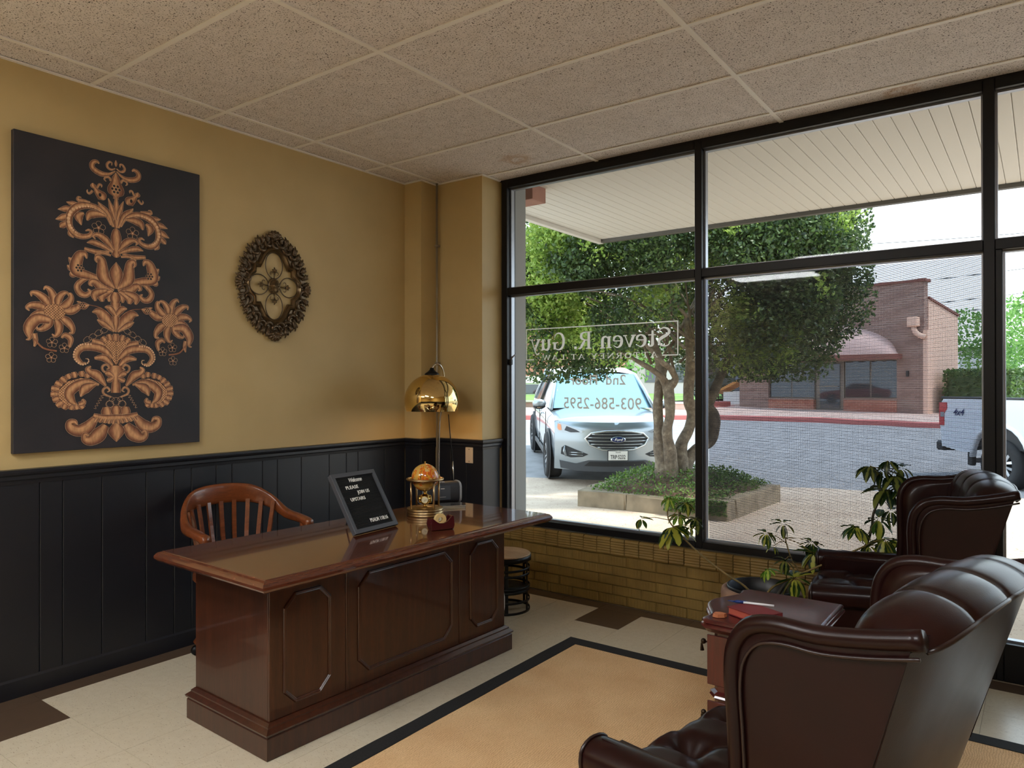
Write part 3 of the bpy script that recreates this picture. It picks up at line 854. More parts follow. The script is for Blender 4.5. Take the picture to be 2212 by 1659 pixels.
# ================================================================ painted panel on the wall
mottled('canvas_dark', (30, 30, 36), (42, 38, 42), 4, 0.5, 0.1, 300)
def paint_mat():
    t = NT('scroll_paint')
    a = t.node('ShaderNodeVertexColor', layer_name='paint')
    v = t.pos()
    n = t.ramp(t.noise(t.pos((1, 1, 0.35)), 90, 3), [(0.3, (0.62, 0.55, 0.5, 1)), (0.65, (1.12, 1.08, 1.05, 1))])
    t.set(col=t.mix(0.8, a.outputs['Color'], n, 'MULTIPLY'), rough=0.5)
    MATS['scroll_paint'] = t.m
paint_mat()
MOTIF = [('L', 1, (3,1422,6,33,1400,15,71,1393,27,105,1405,28,117,1424,26,109,1443,22,92,1449,17,82,1441,6)), 
         ('L', 1, (3,1436,5,21,1425,10,38,1430,13,44,1446,13,33,1462,11,21,1461,8,21,1447,4)), ('L', 0, (0,1479,2,0,1461,15,0,1446,4)), 
         ('L', 0, (0,1414,4,0,1390,35,0,1367,47,0,1332,82,0,1305,75,0,1291,28,0,1278,28)), ('L', 1, (25,1366,12,33,1382,12,50,1380,10,57,1368,8,48,1359,3)), 
         ('L', 1, (105,1317,11,88,1295,34,67,1277,50,57,1262,12)), ('L', 1, (113,1337,3,111,1325,28,105,1313,15)), ('L', 1, (113,1298,13,129,1280,11,139,1288,8,137,1299,3)), 
         ('L', 1, (92,1316,10,82,1336,11,71,1334,10,71,1323,3)), ('K', 1, (78,1284,7)), ('L', 0, (3,1130,24,3,1206,36,1,1287,12)), ('L', 1, (12,1133,12,38,1191,35,67,1220,33,88,1247,3)), 
         ('L', 1, (5,1170,12,21,1225,26,38,1275,3)), ('L', 1, (125,1235,11,158,1237,19,182,1238,15,180,1252,10,166,1252,4)), ('L', 1, (178,1216,15,209,1213,26,235,1217,2)), 
         ('L', 1, (202,1189,15,237,1182,31,273,1173,2)), ('L', 1, (221,1156,15,248,1138,35,283,1123,2)), ('L', 1, (225,1121,15,252,1099,30,264,1087,3)), 
         ('L', 1, (213,1085,15,217,1063,24,201,1046,3)), 
         ('L', 1, (25,1140,8,50,1188,18,92,1215,27,141,1218,34,182,1204,39,213,1170,35,223,1130,32,217,1093,32,194,1067,32,162,1059,27,129,1069,23,119,1088,17,131,1097,12,147,1090,5)), 
         ('L', 1, (42,1181,8,88,1185,35,125,1174,40,139,1143,8)), ('L', 1, (154,1177,11,178,1155,42,166,1115,4)), 
         ('D', 1, (63,1195,2,88,1207,3,117,1214,4,150,1212,6,182,1201,7,209,1181,8,223,1151,8,226,1125,8,217,1101,7,197,1079,5,170,1067,2)), ('F', 1, (84,1116,37)), 
         ('L', 0, (1,977,12,1,992,47,1,1010,31,1,1073,53,1,1113,36,1,1128,8)), ('L', 1, (12,1013,12,50,1060,38,88,1080,26,109,1070,15,100,1056,4)), 
         ('L', 1, (16,1003,12,67,1027,26,109,1038,29,141,1032,3)), ('L', 1, (33,1001,12,92,992,24,153,1000,17)), ('L', 1, (25,984,10,67,991,16,104,975,3)), 
         ('L', 1, (109,868,12,157,844,24,185,811,29,173,778,34,145,770,28,125,788,20,137,801,6)), ('L', 1, (189,918,23,209,932,34,225,947,3)), ('L', 1, (197,895,23,217,897,31,231,908,3)), 
         ('L', 1, (189,871,23,209,864,27,217,876,3)), ('L', 1, (12,804,17,67,842,45,125,866,40,174,877,51,193,896,58,186,935,54,172,967,43,149,973,27,141,952,6)), ('N', 1, (174,901,15)), 
         ('N', 0, (0,1329,18)), ('L', 1, (16,799,17,67,816,49,109,842,32,125,827,20,113,817,4)), ('L', 1, (7,818,17,59,865,61,67,921,52,71,956,38,90,968,24,98,952,16,88,936,5)), 
         ('L', 0, (1,816,12,1,894,70,1,954,2)), ('L', 1, (2,793,15,29,774,34,34,747,10)), ('L', 1, (23,801,21,67,777,50,67,744,16)), ('L', 1, (45,803,21,100,781,45,100,744,11)), 
         ('L', 0, (-3,798,31,-3,768,57,-3,743,36)), ('L', 1, (2,601,16,45,654,58,83,690,45,116,687,4)), ('L', 1, (8,596,11,61,633,32,92,651,5)), 
         ('L', 0, (-1,744,52,-1,689,36,0,645,36,0,593,10)), ('L', 1, (2,678,21,29,713,34,56,718,5)), ('T', 1, (24,674,3,72,711,3,128,722,2)), ('L', 1, (2,541,21,3,566,33,3,585,21)), 
         ('L', 1, (22,538,21,31,562,33,37,580,21)), ('L', 1, (41,528,21,56,549,33,68,565,21)), ('L', 1, (54,515,22,74,531,34,116,544,22)), ('L', 1, (62,501,22,85,511,34,134,520,22)), 
         ('H', 1, (0,546,1,45,549,1,59,522,1,29,471,1,0,421,1)), ('L', 1, (18,459,21,61,500,41,117,513,41,167,504,35,190,465,29,167,430,21,145,432,7)), 
         ('L', 1, (18,421,16,56,458,38,105,456,12)), ('D', 1, (122,525,5,167,521,5,196,490,5,199,453,5,167,423,5,136,432,4,133,449,3,145,452,2)), 
         ('O', 1, (37,606,2,59,615,2,75,597,2,70,584,2,48,590,2,37,606,2)), ('O', 1, (64,591,2,86,600,2,103,582,2,97,569,2,75,575,2,64,591,2)), 
         ('O', 1, (92,570,2,114,579,2,131,561,2,125,548,2,103,554,2,92,570,2)), ('O', 1, (117,555,2,139,563,2,156,546,2,150,532,2,128,539,2,117,555,2)), 
         ('L', 0, (0,421,69,0,393,80,0,366,32,0,327,43,0,281,49)), ('L', 1, (26,374,8,61,391,11,67,414,12,48,425,11,34,410,9,47,401,4)), 
         ('L', 1, (23,259,8,58,275,11,63,297,12,44,309,11,31,294,9,43,285,4)), ('L', 1, (10,363,11,37,380,33,53,377,16)), ('L', 1, (10,358,11,32,347,27,45,341,14)), 
         ('L', 1, (139,356,17,139,367,33,139,378,20)), ('L', 1, (162,362,17,164,376,33,167,390,20)), ('L', 1, (196,356,17,199,371,33,202,385,21)), 
         ('L', 1, (219,351,17,225,362,33,231,374,21)), ('L', 1, (237,334,17,248,345,34,260,357,21)), ('L', 1, (254,316,18,269,325,34,284,334,21)), 
         ('L', 1, (266,299,18,284,302,34,302,305,21)), ('L', 1, (266,276,18,286,276,34,305,276,21)), ('L', 1, (260,259,18,278,253,34,296,247,21)), 
         ('L', 1, (248,241,18,263,230,34,278,218,21)), ('L', 1, (231,230,18,240,217,34,248,204,21)), ('L', 1, (208,222,17,210,211,34,213,199,21)), 
         ('L', 1, (190,222,17,187,211,34,185,200,21)), ('L', 1, (173,226,17,165,216,33,156,206,21)), 
         ('H', 1, (100,336,1,167,356,1,231,337,1,269,293,1,266,253,1,225,219,1,208,225,1,231,270,1,213,305,1,167,333,1)), 
         ('L', 1, (83,322,11,139,336,34,190,316,49,222,282,49,210,242,35,185,223,6)), ('L', 1, (100,325,17,150,302,51,170,263,6)), ('L', 1, (179,225,23,156,234,26,162,251,11)), 
         ('L', 1, (51,316,11,89,367,47,122,384,36,138,401,23,122,415,8)), 
         ('O', 1, (-11,224,2,-15,214,2,-24,208,2,-35,208,2,-44,215,2,-47,224,2,-44,234,2,-35,240,2,-24,240,2,-15,234,2,-11,224,2)), 
         ('O', 1, (51,222,2,47,212,2,38,206,2,26,206,2,16,213,2,12,223,2,16,234,2,26,240,2,38,240,2,47,233,2,51,222,2)), 
         ('O', 1, (34,248,2,31,241,2,25,236,2,17,237,2,11,241,2,8,248,2,11,255,2,17,259,2,25,259,2,31,255,2,34,248,2)), 
         ('O', 0, (21,237,2,17,225,2,6,218,2,-7,219,2,-17,226,2,-21,238,2,-17,249,2,-7,256,2,6,256,2,17,248,2,21,237,2)), 
         ('O', 1, (53,269,2,75,266,2,62,256,2,82,254,2,71,243,2,88,242,2,80,229,2,95,229,2,88,216,2,102,217,2,97,202,2,108,204,2)), ('L', 1, (40,156,39,46,184,56,48,209,33)), 
         ('L', 1, (100,154,34,139,108,63,179,95,58,213,110,50,219,136,35,196,140,22,185,122,7)), ('L', 1, (51,117,34,83,71,74,122,44,55,150,51,36,150,76,22,131,68,7)), 
         ('L', 0, (2,29,3,2,81,86,2,125,33)), ('L', 0, (0,161,33,0,188,55,0,213,33)), ('L', 1, (-45,151,32,0,150,41,56,150,42,111,168,23)), ('L', 1, (8,144,14,12,130,20,14,120,13)), 
         ('L', 1, (28,146,14,33,133,20,36,123,13)), ('L', 1, (49,149,15,55,136,20,58,127,13)), ('L', 1, (69,152,15,77,139,20,81,131,14)), ('L', 1, (90,154,15,99,142,20,103,134,14)), 
         ('L', 1, (293,710,23,291,738,40,304,773,30,325,789,16,335,776,5)), ('L', 1, (312,702,23,329,730,40,360,754,30,386,757,16,386,739,5)), 
         ('L', 1, (323,683,23,348,696,41,384,698,31,405,685,17,395,671,5)), ('L', 1, (321,664,23,349,663,35,380,646,26,390,624,14,374,616,5)), 
         ('L', 1, (305,643,23,312,617,38,336,591,28,360,586,15,365,602,5)), ('L', 1, (281,637,23,269,611,40,270,576,30,285,557,16,299,567,5)), 
         ('L', 1, (260,649,23,233,633,42,210,603,31,208,578,17,224,578,5)), ('L', 1, (253,684,23,217,687,44,184,705,33,172,727,17,188,734,4)), 
         ('L', 1, (262,698,23,236,712,42,216,741,31,216,766,17,233,767,4)), ('L', 1, (275,707,23,272,735,37,254,764,27,232,772,14,225,756,4)), 
         ('H', 1, (335,677,2,329,658,2,311,642,2,287,636,2,263,639,2,246,652,2,240,670,2,246,690,2,263,705,2,287,712,2,311,709,2,329,696,2)), 
         ('L', 1, (308,632,35,363,635,53,397,590,50,394,542,18,410,534,5)), ('L', 1, (375,565,24,369,529,21,375,503,7)), ('T', 1, (375,541,8,338,498,6,278,485,2)), 
         ('L', 1, (222,506,14,216,546,28,240,564,26,257,550,9)), ('L', 1, (184,715,11,156,715,38,130,722,4)), ('N', 1, (162,716,10)), ('F', 1, (299,526,28)), ('F', 1, (244,501,27)), 
         ('F', 1, (302,453,28))]
pa = thing('wall_painting', 'tall dark canvas painted with tan acanthus scroll ornament', 'painting', (0.0, 1.705, 1.14))
MB().box(0.004, 0.034, -0.46, 0.46, 0.0, 1.512, 0.0015).build('canvas', 'canvas_dark', pa)
PV, PF, PC = [], [], []
C_OUT, C_EDGE, C_MID, C_LIT, C_BLK, C_PALE = [rgb(*c) for c in ((198, 160, 126), (80, 46, 36), (150, 100, 70), (202, 154, 110), (34, 26, 26), (226, 186, 146))]
lay = 0.0346
def pv(u, v, c): PV.append((lay, u / 1000.0, v / 1000.0)); PC.append(c); return len(PV) - 1
def disc(u, v, r, c, n=10, ry=1.0):
    o = [pv(u + r * math.cos(2 * PI * k / n), v + r * ry * math.sin(2 * PI * k / n), c) for k in range(n)]
    PF.append(tuple(o))
def line(pts, w, c):
    rb = ribbon(pts, [w] * len(pts), 4)
    L_ = [pv(p[0] + n[0] * h, p[1] + n[1] * h, c) for p, n, h in rb]; R_ = [pv(p[0] - n[0] * h, p[1] - n[1] * h, c) for p, n, h in rb]
    for i in range(len(rb) - 1): PF.append((L_[i], R_[i], R_[i + 1], L_[i + 1]))
def leaf(pts, ws):
    rb = ribbon(pts, ws, 5)
    cols = [(1.0, C_OUT), (0.86, C_OUT), (0.80, C_EDGE), (0.5, C_MID), (0.05, C_LIT), (-0.35, C_LIT), (-0.62, C_MID), (-0.82, C_EDGE), (-0.86, C_OUT), (-1.0, C_OUT)]
    rows = []
    for p, n, h in rb:
        rim = 1.3 / max(h, 2.6)
        row = []
        for i, (t, c) in enumerate(cols):
            if i == 1: t = 1 - rim
            if i == 2: t = 1 - rim * 1.25
            if i == 7: t = -(1 - rim * 1.25)
            if i == 8: t = -(1 - rim)
            row.append(pv(p[0] + n[0] * h * t, p[1] + n[1] * h * t, c))
        rows.append(row)
    for a, b in zip(rows[:-1], rows[1:]):
        for k in range(len(cols) - 1): PF.append((a[k], a[k + 1], b[k + 1], b[k]))
def inside(poly, x, y):
    c = False; n = len(poly)
    for i in range(n):
        (x1, y1), (x2, y2) = poly[i], poly[(i + 1) % n]
        if (y1 > y) != (y2 > y) and x < (x2 - x1) * (y - y1) / (y2 - y1) + x1: c = not c
    return c
for kind, mir, dat in MOTIF:
    for s in ((1, -1) if mir else (1,)):
        lay += 0.000012
        pts = [(s * dat[i], dat[i + 1]) for i in range(0, len(dat), 3)]; ws = [dat[i + 2] for i in range(0, len(dat), 3)]
        if kind == 'L': leaf(pts, ws)
        elif kind == 'T': line(pts, max(ws[0], 2), C_MID)
        elif kind == 'O': line(pts, 1.6, C_OUT)
        elif kind == 'K': disc(*pts[0], ws[0], C_BLK, 10, 1.4)
        elif kind == 'D':
            q = spline([(*p, w) for p, w in zip(pts, ws)], 12)
            d = 0; last = None
            for (u, v, w) in q:
                if last is None or math.hypot(u - last[0], v - last[1]) > 2.1 * max(w, 1.6):
                    disc(u, v, max(w, 1.3), C_PALE, 8); last = (u, v); lay += 0.000001
        elif kind == 'N':
            r = ws[0]
            for k in range(7):
                a = 2 * PI * k / 6
                q = pts[0] if k == 6 else (pts[0][0] + r * math.cos(a), pts[0][1] + r * math.sin(a))
                disc(*q, r * 0.44, C_OUT); lay += 0.000006; disc(*q, r * 0.36, C_BLK); lay += 0.000001
        elif kind == 'F':
            r = ws[0]
            for k in range(5):
                a = 2 * PI * k / 5 + 0.3
                q = (pts[0][0] + r * 0.55 * math.cos(a), pts[0][1] + r * 0.55 * math.sin(a))
                line([(q[0] + r * 0.36 * math.cos(t * PI / 4), q[1] + r * 0.36 * math.sin(t * PI / 4)) for t in range(9)], 1.6, C_OUT)
            disc(*pts[0], r * 0.26, C_MID); lay += 0.000006; disc(*pts[0], r * 0.12, C_PALE)
        elif kind == 'H':
            o = [pv(u, v, C_LIT) for u, v in pts]
            PF.append(tuple(o)); lay += 0.000006
            us = [p[0] for p in pts]; vs2 = [p[1] for p in pts]
            step = 6.5; iu = 0
            u = min(us)
            while u < max(us):
                v = min(vs2) + (step if iu % 2 else 0)
                while v < max(vs2):
                    if inside(pts, u, v):
                        h = step * 0.36
                        PF.append((pv(u - h, v - h, C_EDGE), pv(u + h, v - h, C_EDGE), pv(u + h, v + h, C_EDGE), pv(u - h, v + h, C_EDGE)))
                    v += 2 * step
                u += step; iu += 1
            lay += 0.000006; line(pts + [pts[0]], 1.6, C_EDGE)
me = bpy.data.meshes.new('painted_ornament'); me.from_pydata(PV, [], PF)
ca = me.color_attributes.new('paint', 'FLOAT_COLOR', 'POINT')
for i, c in enumerate(PC): ca.data[i].color = c
me.materials.append(MATS['scroll_paint'])
put('painted_ornament', me, pa)

# ================================================================ carved oval wall ornament
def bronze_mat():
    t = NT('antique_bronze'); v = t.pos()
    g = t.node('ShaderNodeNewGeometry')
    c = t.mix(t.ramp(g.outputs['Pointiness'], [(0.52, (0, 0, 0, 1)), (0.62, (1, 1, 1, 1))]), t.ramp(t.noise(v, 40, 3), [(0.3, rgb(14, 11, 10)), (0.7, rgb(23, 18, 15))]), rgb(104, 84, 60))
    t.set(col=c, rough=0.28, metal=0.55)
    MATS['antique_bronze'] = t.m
bronze_mat()
plain('gilt_bronze', (112, 92, 64), 0.3, 0.8)
ov = thing('wall_medallion', 'carved dark bronze oval medallion with quatrefoil opening', 'wall decor', (0.0, 2.672, 2.079))
MO = Matrix(((0, 0, 1, 0), (1, 0, 0, 0), (0, 1, 0, 0), (0, 0, 0, 1)))      # (u, v, out) -> wall
def quat(s=1.0, n=10):
    q = []
    for k in range(n + 1):
        a = R(-58 + 116 * k / n); q.append((0.098 + 0.098 * math.cos(a), 0.098 * math.sin(a)))
    q += [(0.148, 0.127), (0.112, 0.127)]
    for k in range(n + 1):
        a = R(22 + 136 * k / n); q.append((0.098 * math.cos(a), 0.128 + 0.104 * math.sin(a)))
    q += [(-0.112, 0.127), (-0.148, 0.127)]
    for k in range(n + 1):
        a = R(122 + 116 * k / n); q.append((-0.098 + 0.098 * math.cos(a), 0.098 * math.sin(a)))
    q += [(-0.148, -0.127), (-0.112, -0.127)]
    for k in range(n + 1):
        a = R(202 + 136 * k / n); q.append((0.098 * math.cos(a), -0.128 + 0.104 * math.sin(a)))
    q += [(0.112, -0.127), (0.148, -0.127)]
    return [(a * s, b * s) for a, b in q]
MB().mould(quat(), [(-0.022, 0.006), (-0.022, 0.018), (-0.019, 0.021), (-0.016, 0.018), (-0.012, 0.025), (-0.006, 0.031), (0.0, 0.028), (0.004, 0.02), (0.008, 0.024), (0.012, 0.02), (0.014, 0.006)], M=MO, smooth=True).build('quatrefoil_moulding', 'gilt_bronze', ov, fix=True, sharp=60)
# carved surround: an oval plate with an opening, then scrolls and leaves on it
NQ = 96
def ell(a, ru, rv): return (ru * math.cos(a), rv * math.sin(a))
inner = quat(1.0)
m = MB(); ri = []; ro = []
for (u, v) in inner:
    a = math.atan2(v / 1.24, u)
    wob = 1 + 0.018 * math.cos(14 * a)
    ri.append((u * 1.02, v * 1.02)); ro.append((0.243 * wob * math.cos(a), 0.302 * wob * math.sin(a)))
n_ = len(inner)
vv = [(*p, 0.004) for p in ri] + [(*p, 0.004) for p in ro] + [(*p, 0.014) for p in ri] + [(*p, 0.012) for p in ro]
ff = []
for i in range(n_):
    j = (i + 1) % n_
    ff += [(i, j, n_ + j, n_ + i), (2 * n_ + i, 3 * n_ + i, 3 * n_ + j, 2 * n_ + j), (n_ + i, n_ + j, 3 * n_ + j, 3 * n_ + i), (i, 2 * n_ + i, 2 * n_ + j, j)]
m.add(vv, ff, MO)
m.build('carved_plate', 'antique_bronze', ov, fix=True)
def curl(c, ang, size, hand, r0, zb=0.014):
    pts = []; rr = []
    for k in range(17):
        t = k / 16
        th = ang + hand * (t * 4.9)
        rad = size * (1 - 0.86 * t)
        pts.append((c[0] + rad * math.cos(th), c[1] + rad * math.sin(th), zb + 0.007 * math.sin(PI * t)))
        rr.append(r0 * (0.45 + 0.9 * math.sin(PI * min(1, t * 1.15 + 0.08)) ) )
    return pts, rr
for k in range(26):
    a = 2 * PI * (k + 0.5) / 26
    hand = 1 if (math.cos(a) * math.sin(a)) > 0 else -1
    c = ell(a, 0.205 + 0.012 * (k % 2), 0.262 + 0.014 * (k % 2))
    p, r_ = curl(c, a + PI / 2 * hand, 0.036, hand, 0.0095)
    q = MB(); q.tube([MO @ Vector(x) for x in p], r_, 6)
    q.ball(MO @ Vector((p[-1][0], p[-1][1], 0.02)), 0.007, 8, 6)
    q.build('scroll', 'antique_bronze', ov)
for k in range(40):
    a = 2 * PI * (k + 0.5) / 40
    tang = 1 if math.cos(a) * math.sin(a) > 0 else -1
    b0 = ell(a, 0.228, 0.288); L_ = 0.048 + 0.008 * math.sin(3 * k)
    d = Vector((math.cos(a), math.sin(a) * 1.1)).normalized(); tn = Vector((-d.y, d.x)) * tang
    q = MB()
    for f_, w_ in ((-0.55, 0.7), (0.0, 1.0), (0.55, 0.8)):
        e = (d + tn * (0.55 + f_)).normalized()
        P = [(b0[0] - d.x * 0.014, b0[1] - d.y * 0.014, 0.012), (b0[0] + e.x * L_ * 0.45, b0[1] + e.y * L_ * 0.45, 0.021), (b0[0] + e.x * L_ * w_, b0[1] + e.y * L_ * w_, 0.013)]
        q.tube([MO @ Vector(x) for x in spline(P, 4)], [0.007, 0.0085, 0.009, 0.009, 0.008, 0.0068, 0.0052, 0.0036, 0.002], 6)
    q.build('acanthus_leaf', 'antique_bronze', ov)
for s in (1, -1):
    q = MB()
    for k in range(7):
        an = R(90 + (k - 3) * 24)
        P = [(0, s * 0.288, 0.014), (0.03 * math.cos(an), s * (0.292 + 0.03 * math.sin(an)), 0.032), (0.058 * math.cos(an), s * (0.288 + 0.056 * math.sin(an)), 0.016)]
        q.tube([MO @ Vector(x) for x in spline(P, 4)], [0.006, 0.009, 0.011, 0.0115, 0.012, 0.0115, 0.0105, 0.009, 0.004], 6)
    q.ball(MO @ Vector((0, s * 0.292, 0.02)), 0.016, 12, 8)
    q.build('shell_crest', 'antique_bronze', ov)
    q = MB()
    for k in range(5):
        an = R((k - 2) * 30)
        P = [(s * 0.228, 0, 0.014), (s * (0.232 + 0.022 * math.cos(an)), 0.026 * math.sin(an), 0.028), (s * (0.232 + 0.044 * math.cos(an)), 0.046 * math.sin(an), 0.014)]
        q.tube([MO @ Vector(x) for x in spline(P, 4)], [0.006, 0.009, 0.010, 0.0105, 0.0105, 0.010, 0.009, 0.0075, 0.003], 6)
    q.build('side_crest', 'antique_bronze', ov)
# wrought loops, fleurs and rosette inside the opening
for k in range(4):
    a = k * PI / 2
    d = Vector((math.cos(a), math.sin(a))); pp = Vector((-d.y, d.x))
    far = 0.185 if k % 2 == 0 else 0.215
    c = d * ((0.04 + far) / 2 - (0.004 if k % 2 == 0 else 0)); ra = (far - 0.05) / 2; rb_ = 0.062
    loop = [MO @ Vector((*(c + d * ra * math.cos(t * PI / 12) + pp * rb_ * math.sin(t * PI / 12)), 0.012)) for t in range(24)]
    MB().tube(loop, 0.0032, 6, closed=True).build('wire_loop', 'antique_bronze', ov)
    q = MB()
    for s in (1, -1):
        sp2 = []
        for t in range(14):
            th = t / 13 * 4.6; rad = 0.019 * (1 - 0.75 * t / 13)
            o = d * (0.070 + 0.004) + pp * s * 0.021
            sp2.append(MO @ Vector((*(o + (d * math.cos(th - 1.9) + pp * (s * math.sin(th - 1.9))) * rad), 0.014)))
        q.tube(sp2, 0.0026, 6)
    q.tube([MO @ Vector((*(d * 0.045), 0.012)), MO @ Vector((*(d * 0.085), 0.016))], 0.0034, 6)
    for f_ in (-0.8, 0, 0.8):
        e = (d + pp * f_).normalized(); base = d * 0.085
        q.tube([MO @ Vector((*base, 0.014)), MO @ Vector((*(base + e * 0.014), 0.021)), MO @ Vector((*(base + e * 0.03 * (1.1 - 0.35 * abs(f_))), 0.014))], [0.004, 0.008, 0.002], 6)
    q.build('fleur', 'gilt_bronze', ov)
q = MB()
q.lathe([(0.0, 0.026), (0.010, 0.025), (0.014, 0.017), (0.026, 0.019), (0.030, 0.014), (0.038, 0.018), (0.041, 0.010), (0.041, 0.006), (0.0, 0.006)], 20, MO @ Matrix.Diagonal((1, 1.25, 1, 1)))
for k in range(16):
    a = 2 * PI * k / 16
    q.ball(MO @ Vector((0.033 * math.cos(a), 0.041 * math.sin(a), 0.017)), 0.006, 7, 5)
q.build('rosette', 'gilt_bronze', ov)

# ================================================================ rug
def rug_mat():
    t = NT('rug_jute')
    v = t.pos(); n0 = t.node('ShaderNodeTexNoise'); n0.inputs['Scale'].default_value = 3.5; t.link(v, n0.inputs['Vector'])
    sc = t.node('ShaderNodeVectorMath', operation='SCALE'); sc.inputs['Scale'].default_value = 0.08
    t.link(n0.outputs['Color'], sc.inputs[0])
    ad = t.node('ShaderNodeVectorMath', operation='ADD'); t.link(v, ad.inputs[0]); t.link(sc.outputs[0], ad.inputs[1])
    w = t.node('ShaderNodeTexWave'); w.inputs['Scale'].default_value = 32; w.inputs['Distortion'].default_value = 5; w.inputs['Detail'].default_value = 2; w.inputs['Detail Scale'].default_value = 3
    t.link(ad.outputs[0], w.inputs['Vector'])
    f = t.noise(t.pos((1, 1, 1)), 140, 2)
    c = t.mix(t.ramp(t.noise(v, 4, 4), [(0.3, (0, 0, 0, 1)), (0.7, (1, 1, 1, 1))]), rgb(212, 172, 124), rgb(226, 190, 142))
    c = t.mix(t.ramp(w.outputs['Fac'], [(0.1, (0.35, 0.35, 0.35, 1)), (0.5, (0, 0, 0, 1))]), c, rgb(156, 114, 70))
    t.set(col=c, rough=0.9)
    h = t.mix(0.5, w.outputs['Fac'], f)
    t.bump(h, 0.55, 0.004)
    MATS['rug_jute'] = t.m
rug_mat()
mottled('rug_black', (17, 16, 17), (26, 25, 25), 120, 0.95, 0.4, 400)
RX0, RX1, RY0, RY1 = 1.682, 4.12, 0.43, 3.475
rg = thing('area_rug', 'tan woven jute rug with wide black border on tile floor', 'rug', (0, 0, 0))
bw = 0.083
def wavy(x, y): return 0.006 + 0.0012 * noise.noise(Vector((x * 2.3, y * 2.3, 0)))
m = MB()
m.grid(lambda a, b: (RX0 + bw + a * (RX1 - RX0 - 2 * bw), RY0 + bw + b * (RY1 - RY0 - 2 * bw), wavy(a * 3, b * 4)), 30, 40)
m.build('woven_field', 'rug_jute', rg)
m = MB()
e1, e2 = (RX0, RY0, RX1, RY1), (RX0 + bw, RY0 + bw, RX1 - bw, RY1 - bw)
def ringpts(e, n=30):
    q = []
    c = [(e[0], e[1]), (e[2], e[1]), (e[2], e[3]), (e[0], e[3])]
    for i in range(4):
        a, b = c[i], c[(i + 1) % 4]
        for k in range(n): q.append((a[0] + (b[0] - a[0]) * k / n, a[1] + (b[1] - a[1]) * k / n))
    return q
o_, i_ = ringpts(e1), ringpts(e2)
N_ = len(o_)
wob = [(noise.noise(Vector((p[0] * 4, p[1] * 4, 3))) * 0.004) for p in o_]
vv = [(p[0] + w_, p[1] + w_, 0.0005) for p, w_ in zip(o_, wob)] + [(p[0] + w_, p[1] + w_, 0.0085) for p, w_ in zip(o_, wob)] + [(*p, 0.009) for p in i_] + [(*p, 0.004) for p in i_]
ff = []
for k in range(N_):
    l = (k + 1) % N_
    for r_ in range(3): ff.append((r_ * N_ + k, r_ * N_ + l, (r_ + 1) * N_ + l, (r_ + 1) * N_ + k))
m.add(vv, ff); m.build('black_border', 'rug_black', rg, fix=True)

# ================================================================ drum stool and white pail
st = thing('drum_stool', 'low stool with round wood top and black hoop cage', 'stool', (1.035, 3.70, 0))
MB().lathe([(0.0, 0.338), (0.168, 0.338), (0.172, 0.342), (0.172, 0.362), (0.168, 0.366), (0.0, 0.367)], 40).build('wood_top', 'stool_wood', st, sharp=40)
MB().lathe([(0.170, 0.326), (0.176, 0.326), (0.176, 0.358), (0.170, 0.358), (0.170, 0.326)], 40, cap=False).build('rim_band', 'black_metal', st)
for z, r_ in ((0.268, 0.168), (0.232, 0.166), (0.150, 0.168), (0.128, 0.166), (0.066, 0.167), (0.0, 0.168)):
    MB().lathe([(r_ - 0.004, z), (r_, z), (r_, z + 0.015), (r_ - 0.004, z + 0.015), (r_ - 0.004, z)], 40, cap=False).build('hoop', 'black_metal', st)
for k in range(6):
    a = R(60 * k + 12)
    M_ = Matrix.Rotation(a, 4, 'Z')
    MB().box(0.158, 0.163, -0.011, 0.011, 0.0, 0.335, 0.001, M=M_).build('strap', 'black_metal', st)
MB().lathe([(0.0, 0.136), (0.16, 0.136), (0.16, 0.142), (0.0, 0.142)], 32).build('cage_shelf', 'black_metal', st)
mottled('white_distressed', (206, 204, 196), (232, 230, 224), 10, 0.6, 0.1, 60)
wp = thing('white_pail', 'white distressed round pail between the desk and the stool', 'pail', (1.125, 3.40, 0))
MB().lathe([(0.0, 0.001), (0.085, 0.001), (0.098, 0.02), (0.112, 0.10), (0.112, 0.16), (0.102, 0.22), (0.094, 0.235), (0.088, 0.235), (0.09, 0.2), (0.0, 0.02)], 32).build('pail_body', 'white_distressed', wp)
MB().lathe([(0.093, 0.232), (0.099, 0.236), (0.099, 0.242), (0.093, 0.246), (0.088, 0.242), (0.088, 0.236), (0.093, 0.232)], 32, cap=False).build('pail_rim', 'white_distressed', wp)

fl = thing('fallen_leaf', 'tiny dry brown leaf lying on the cream floor tiles', 'leaf', (2.335, 3.86, 0.0005), R(70))
plain('dry_leaf', (58, 44, 34), 0.8)
MB().add([(-0.022, 0, 0.001), (-0.006, 0.006, 0.004), (0.016, 0.003, 0.008), (0.026, 0, 0.004), (0.014, -0.005, 0.001), (-0.008, -0.006, 0.001)], [(0, 1, 2, 3, 4, 5)]).cyl((-0.022, 0, 0.001), (-0.034, 0.003, 0.001), 0.0008, n=5).build('blade', 'dry_leaf', fl)

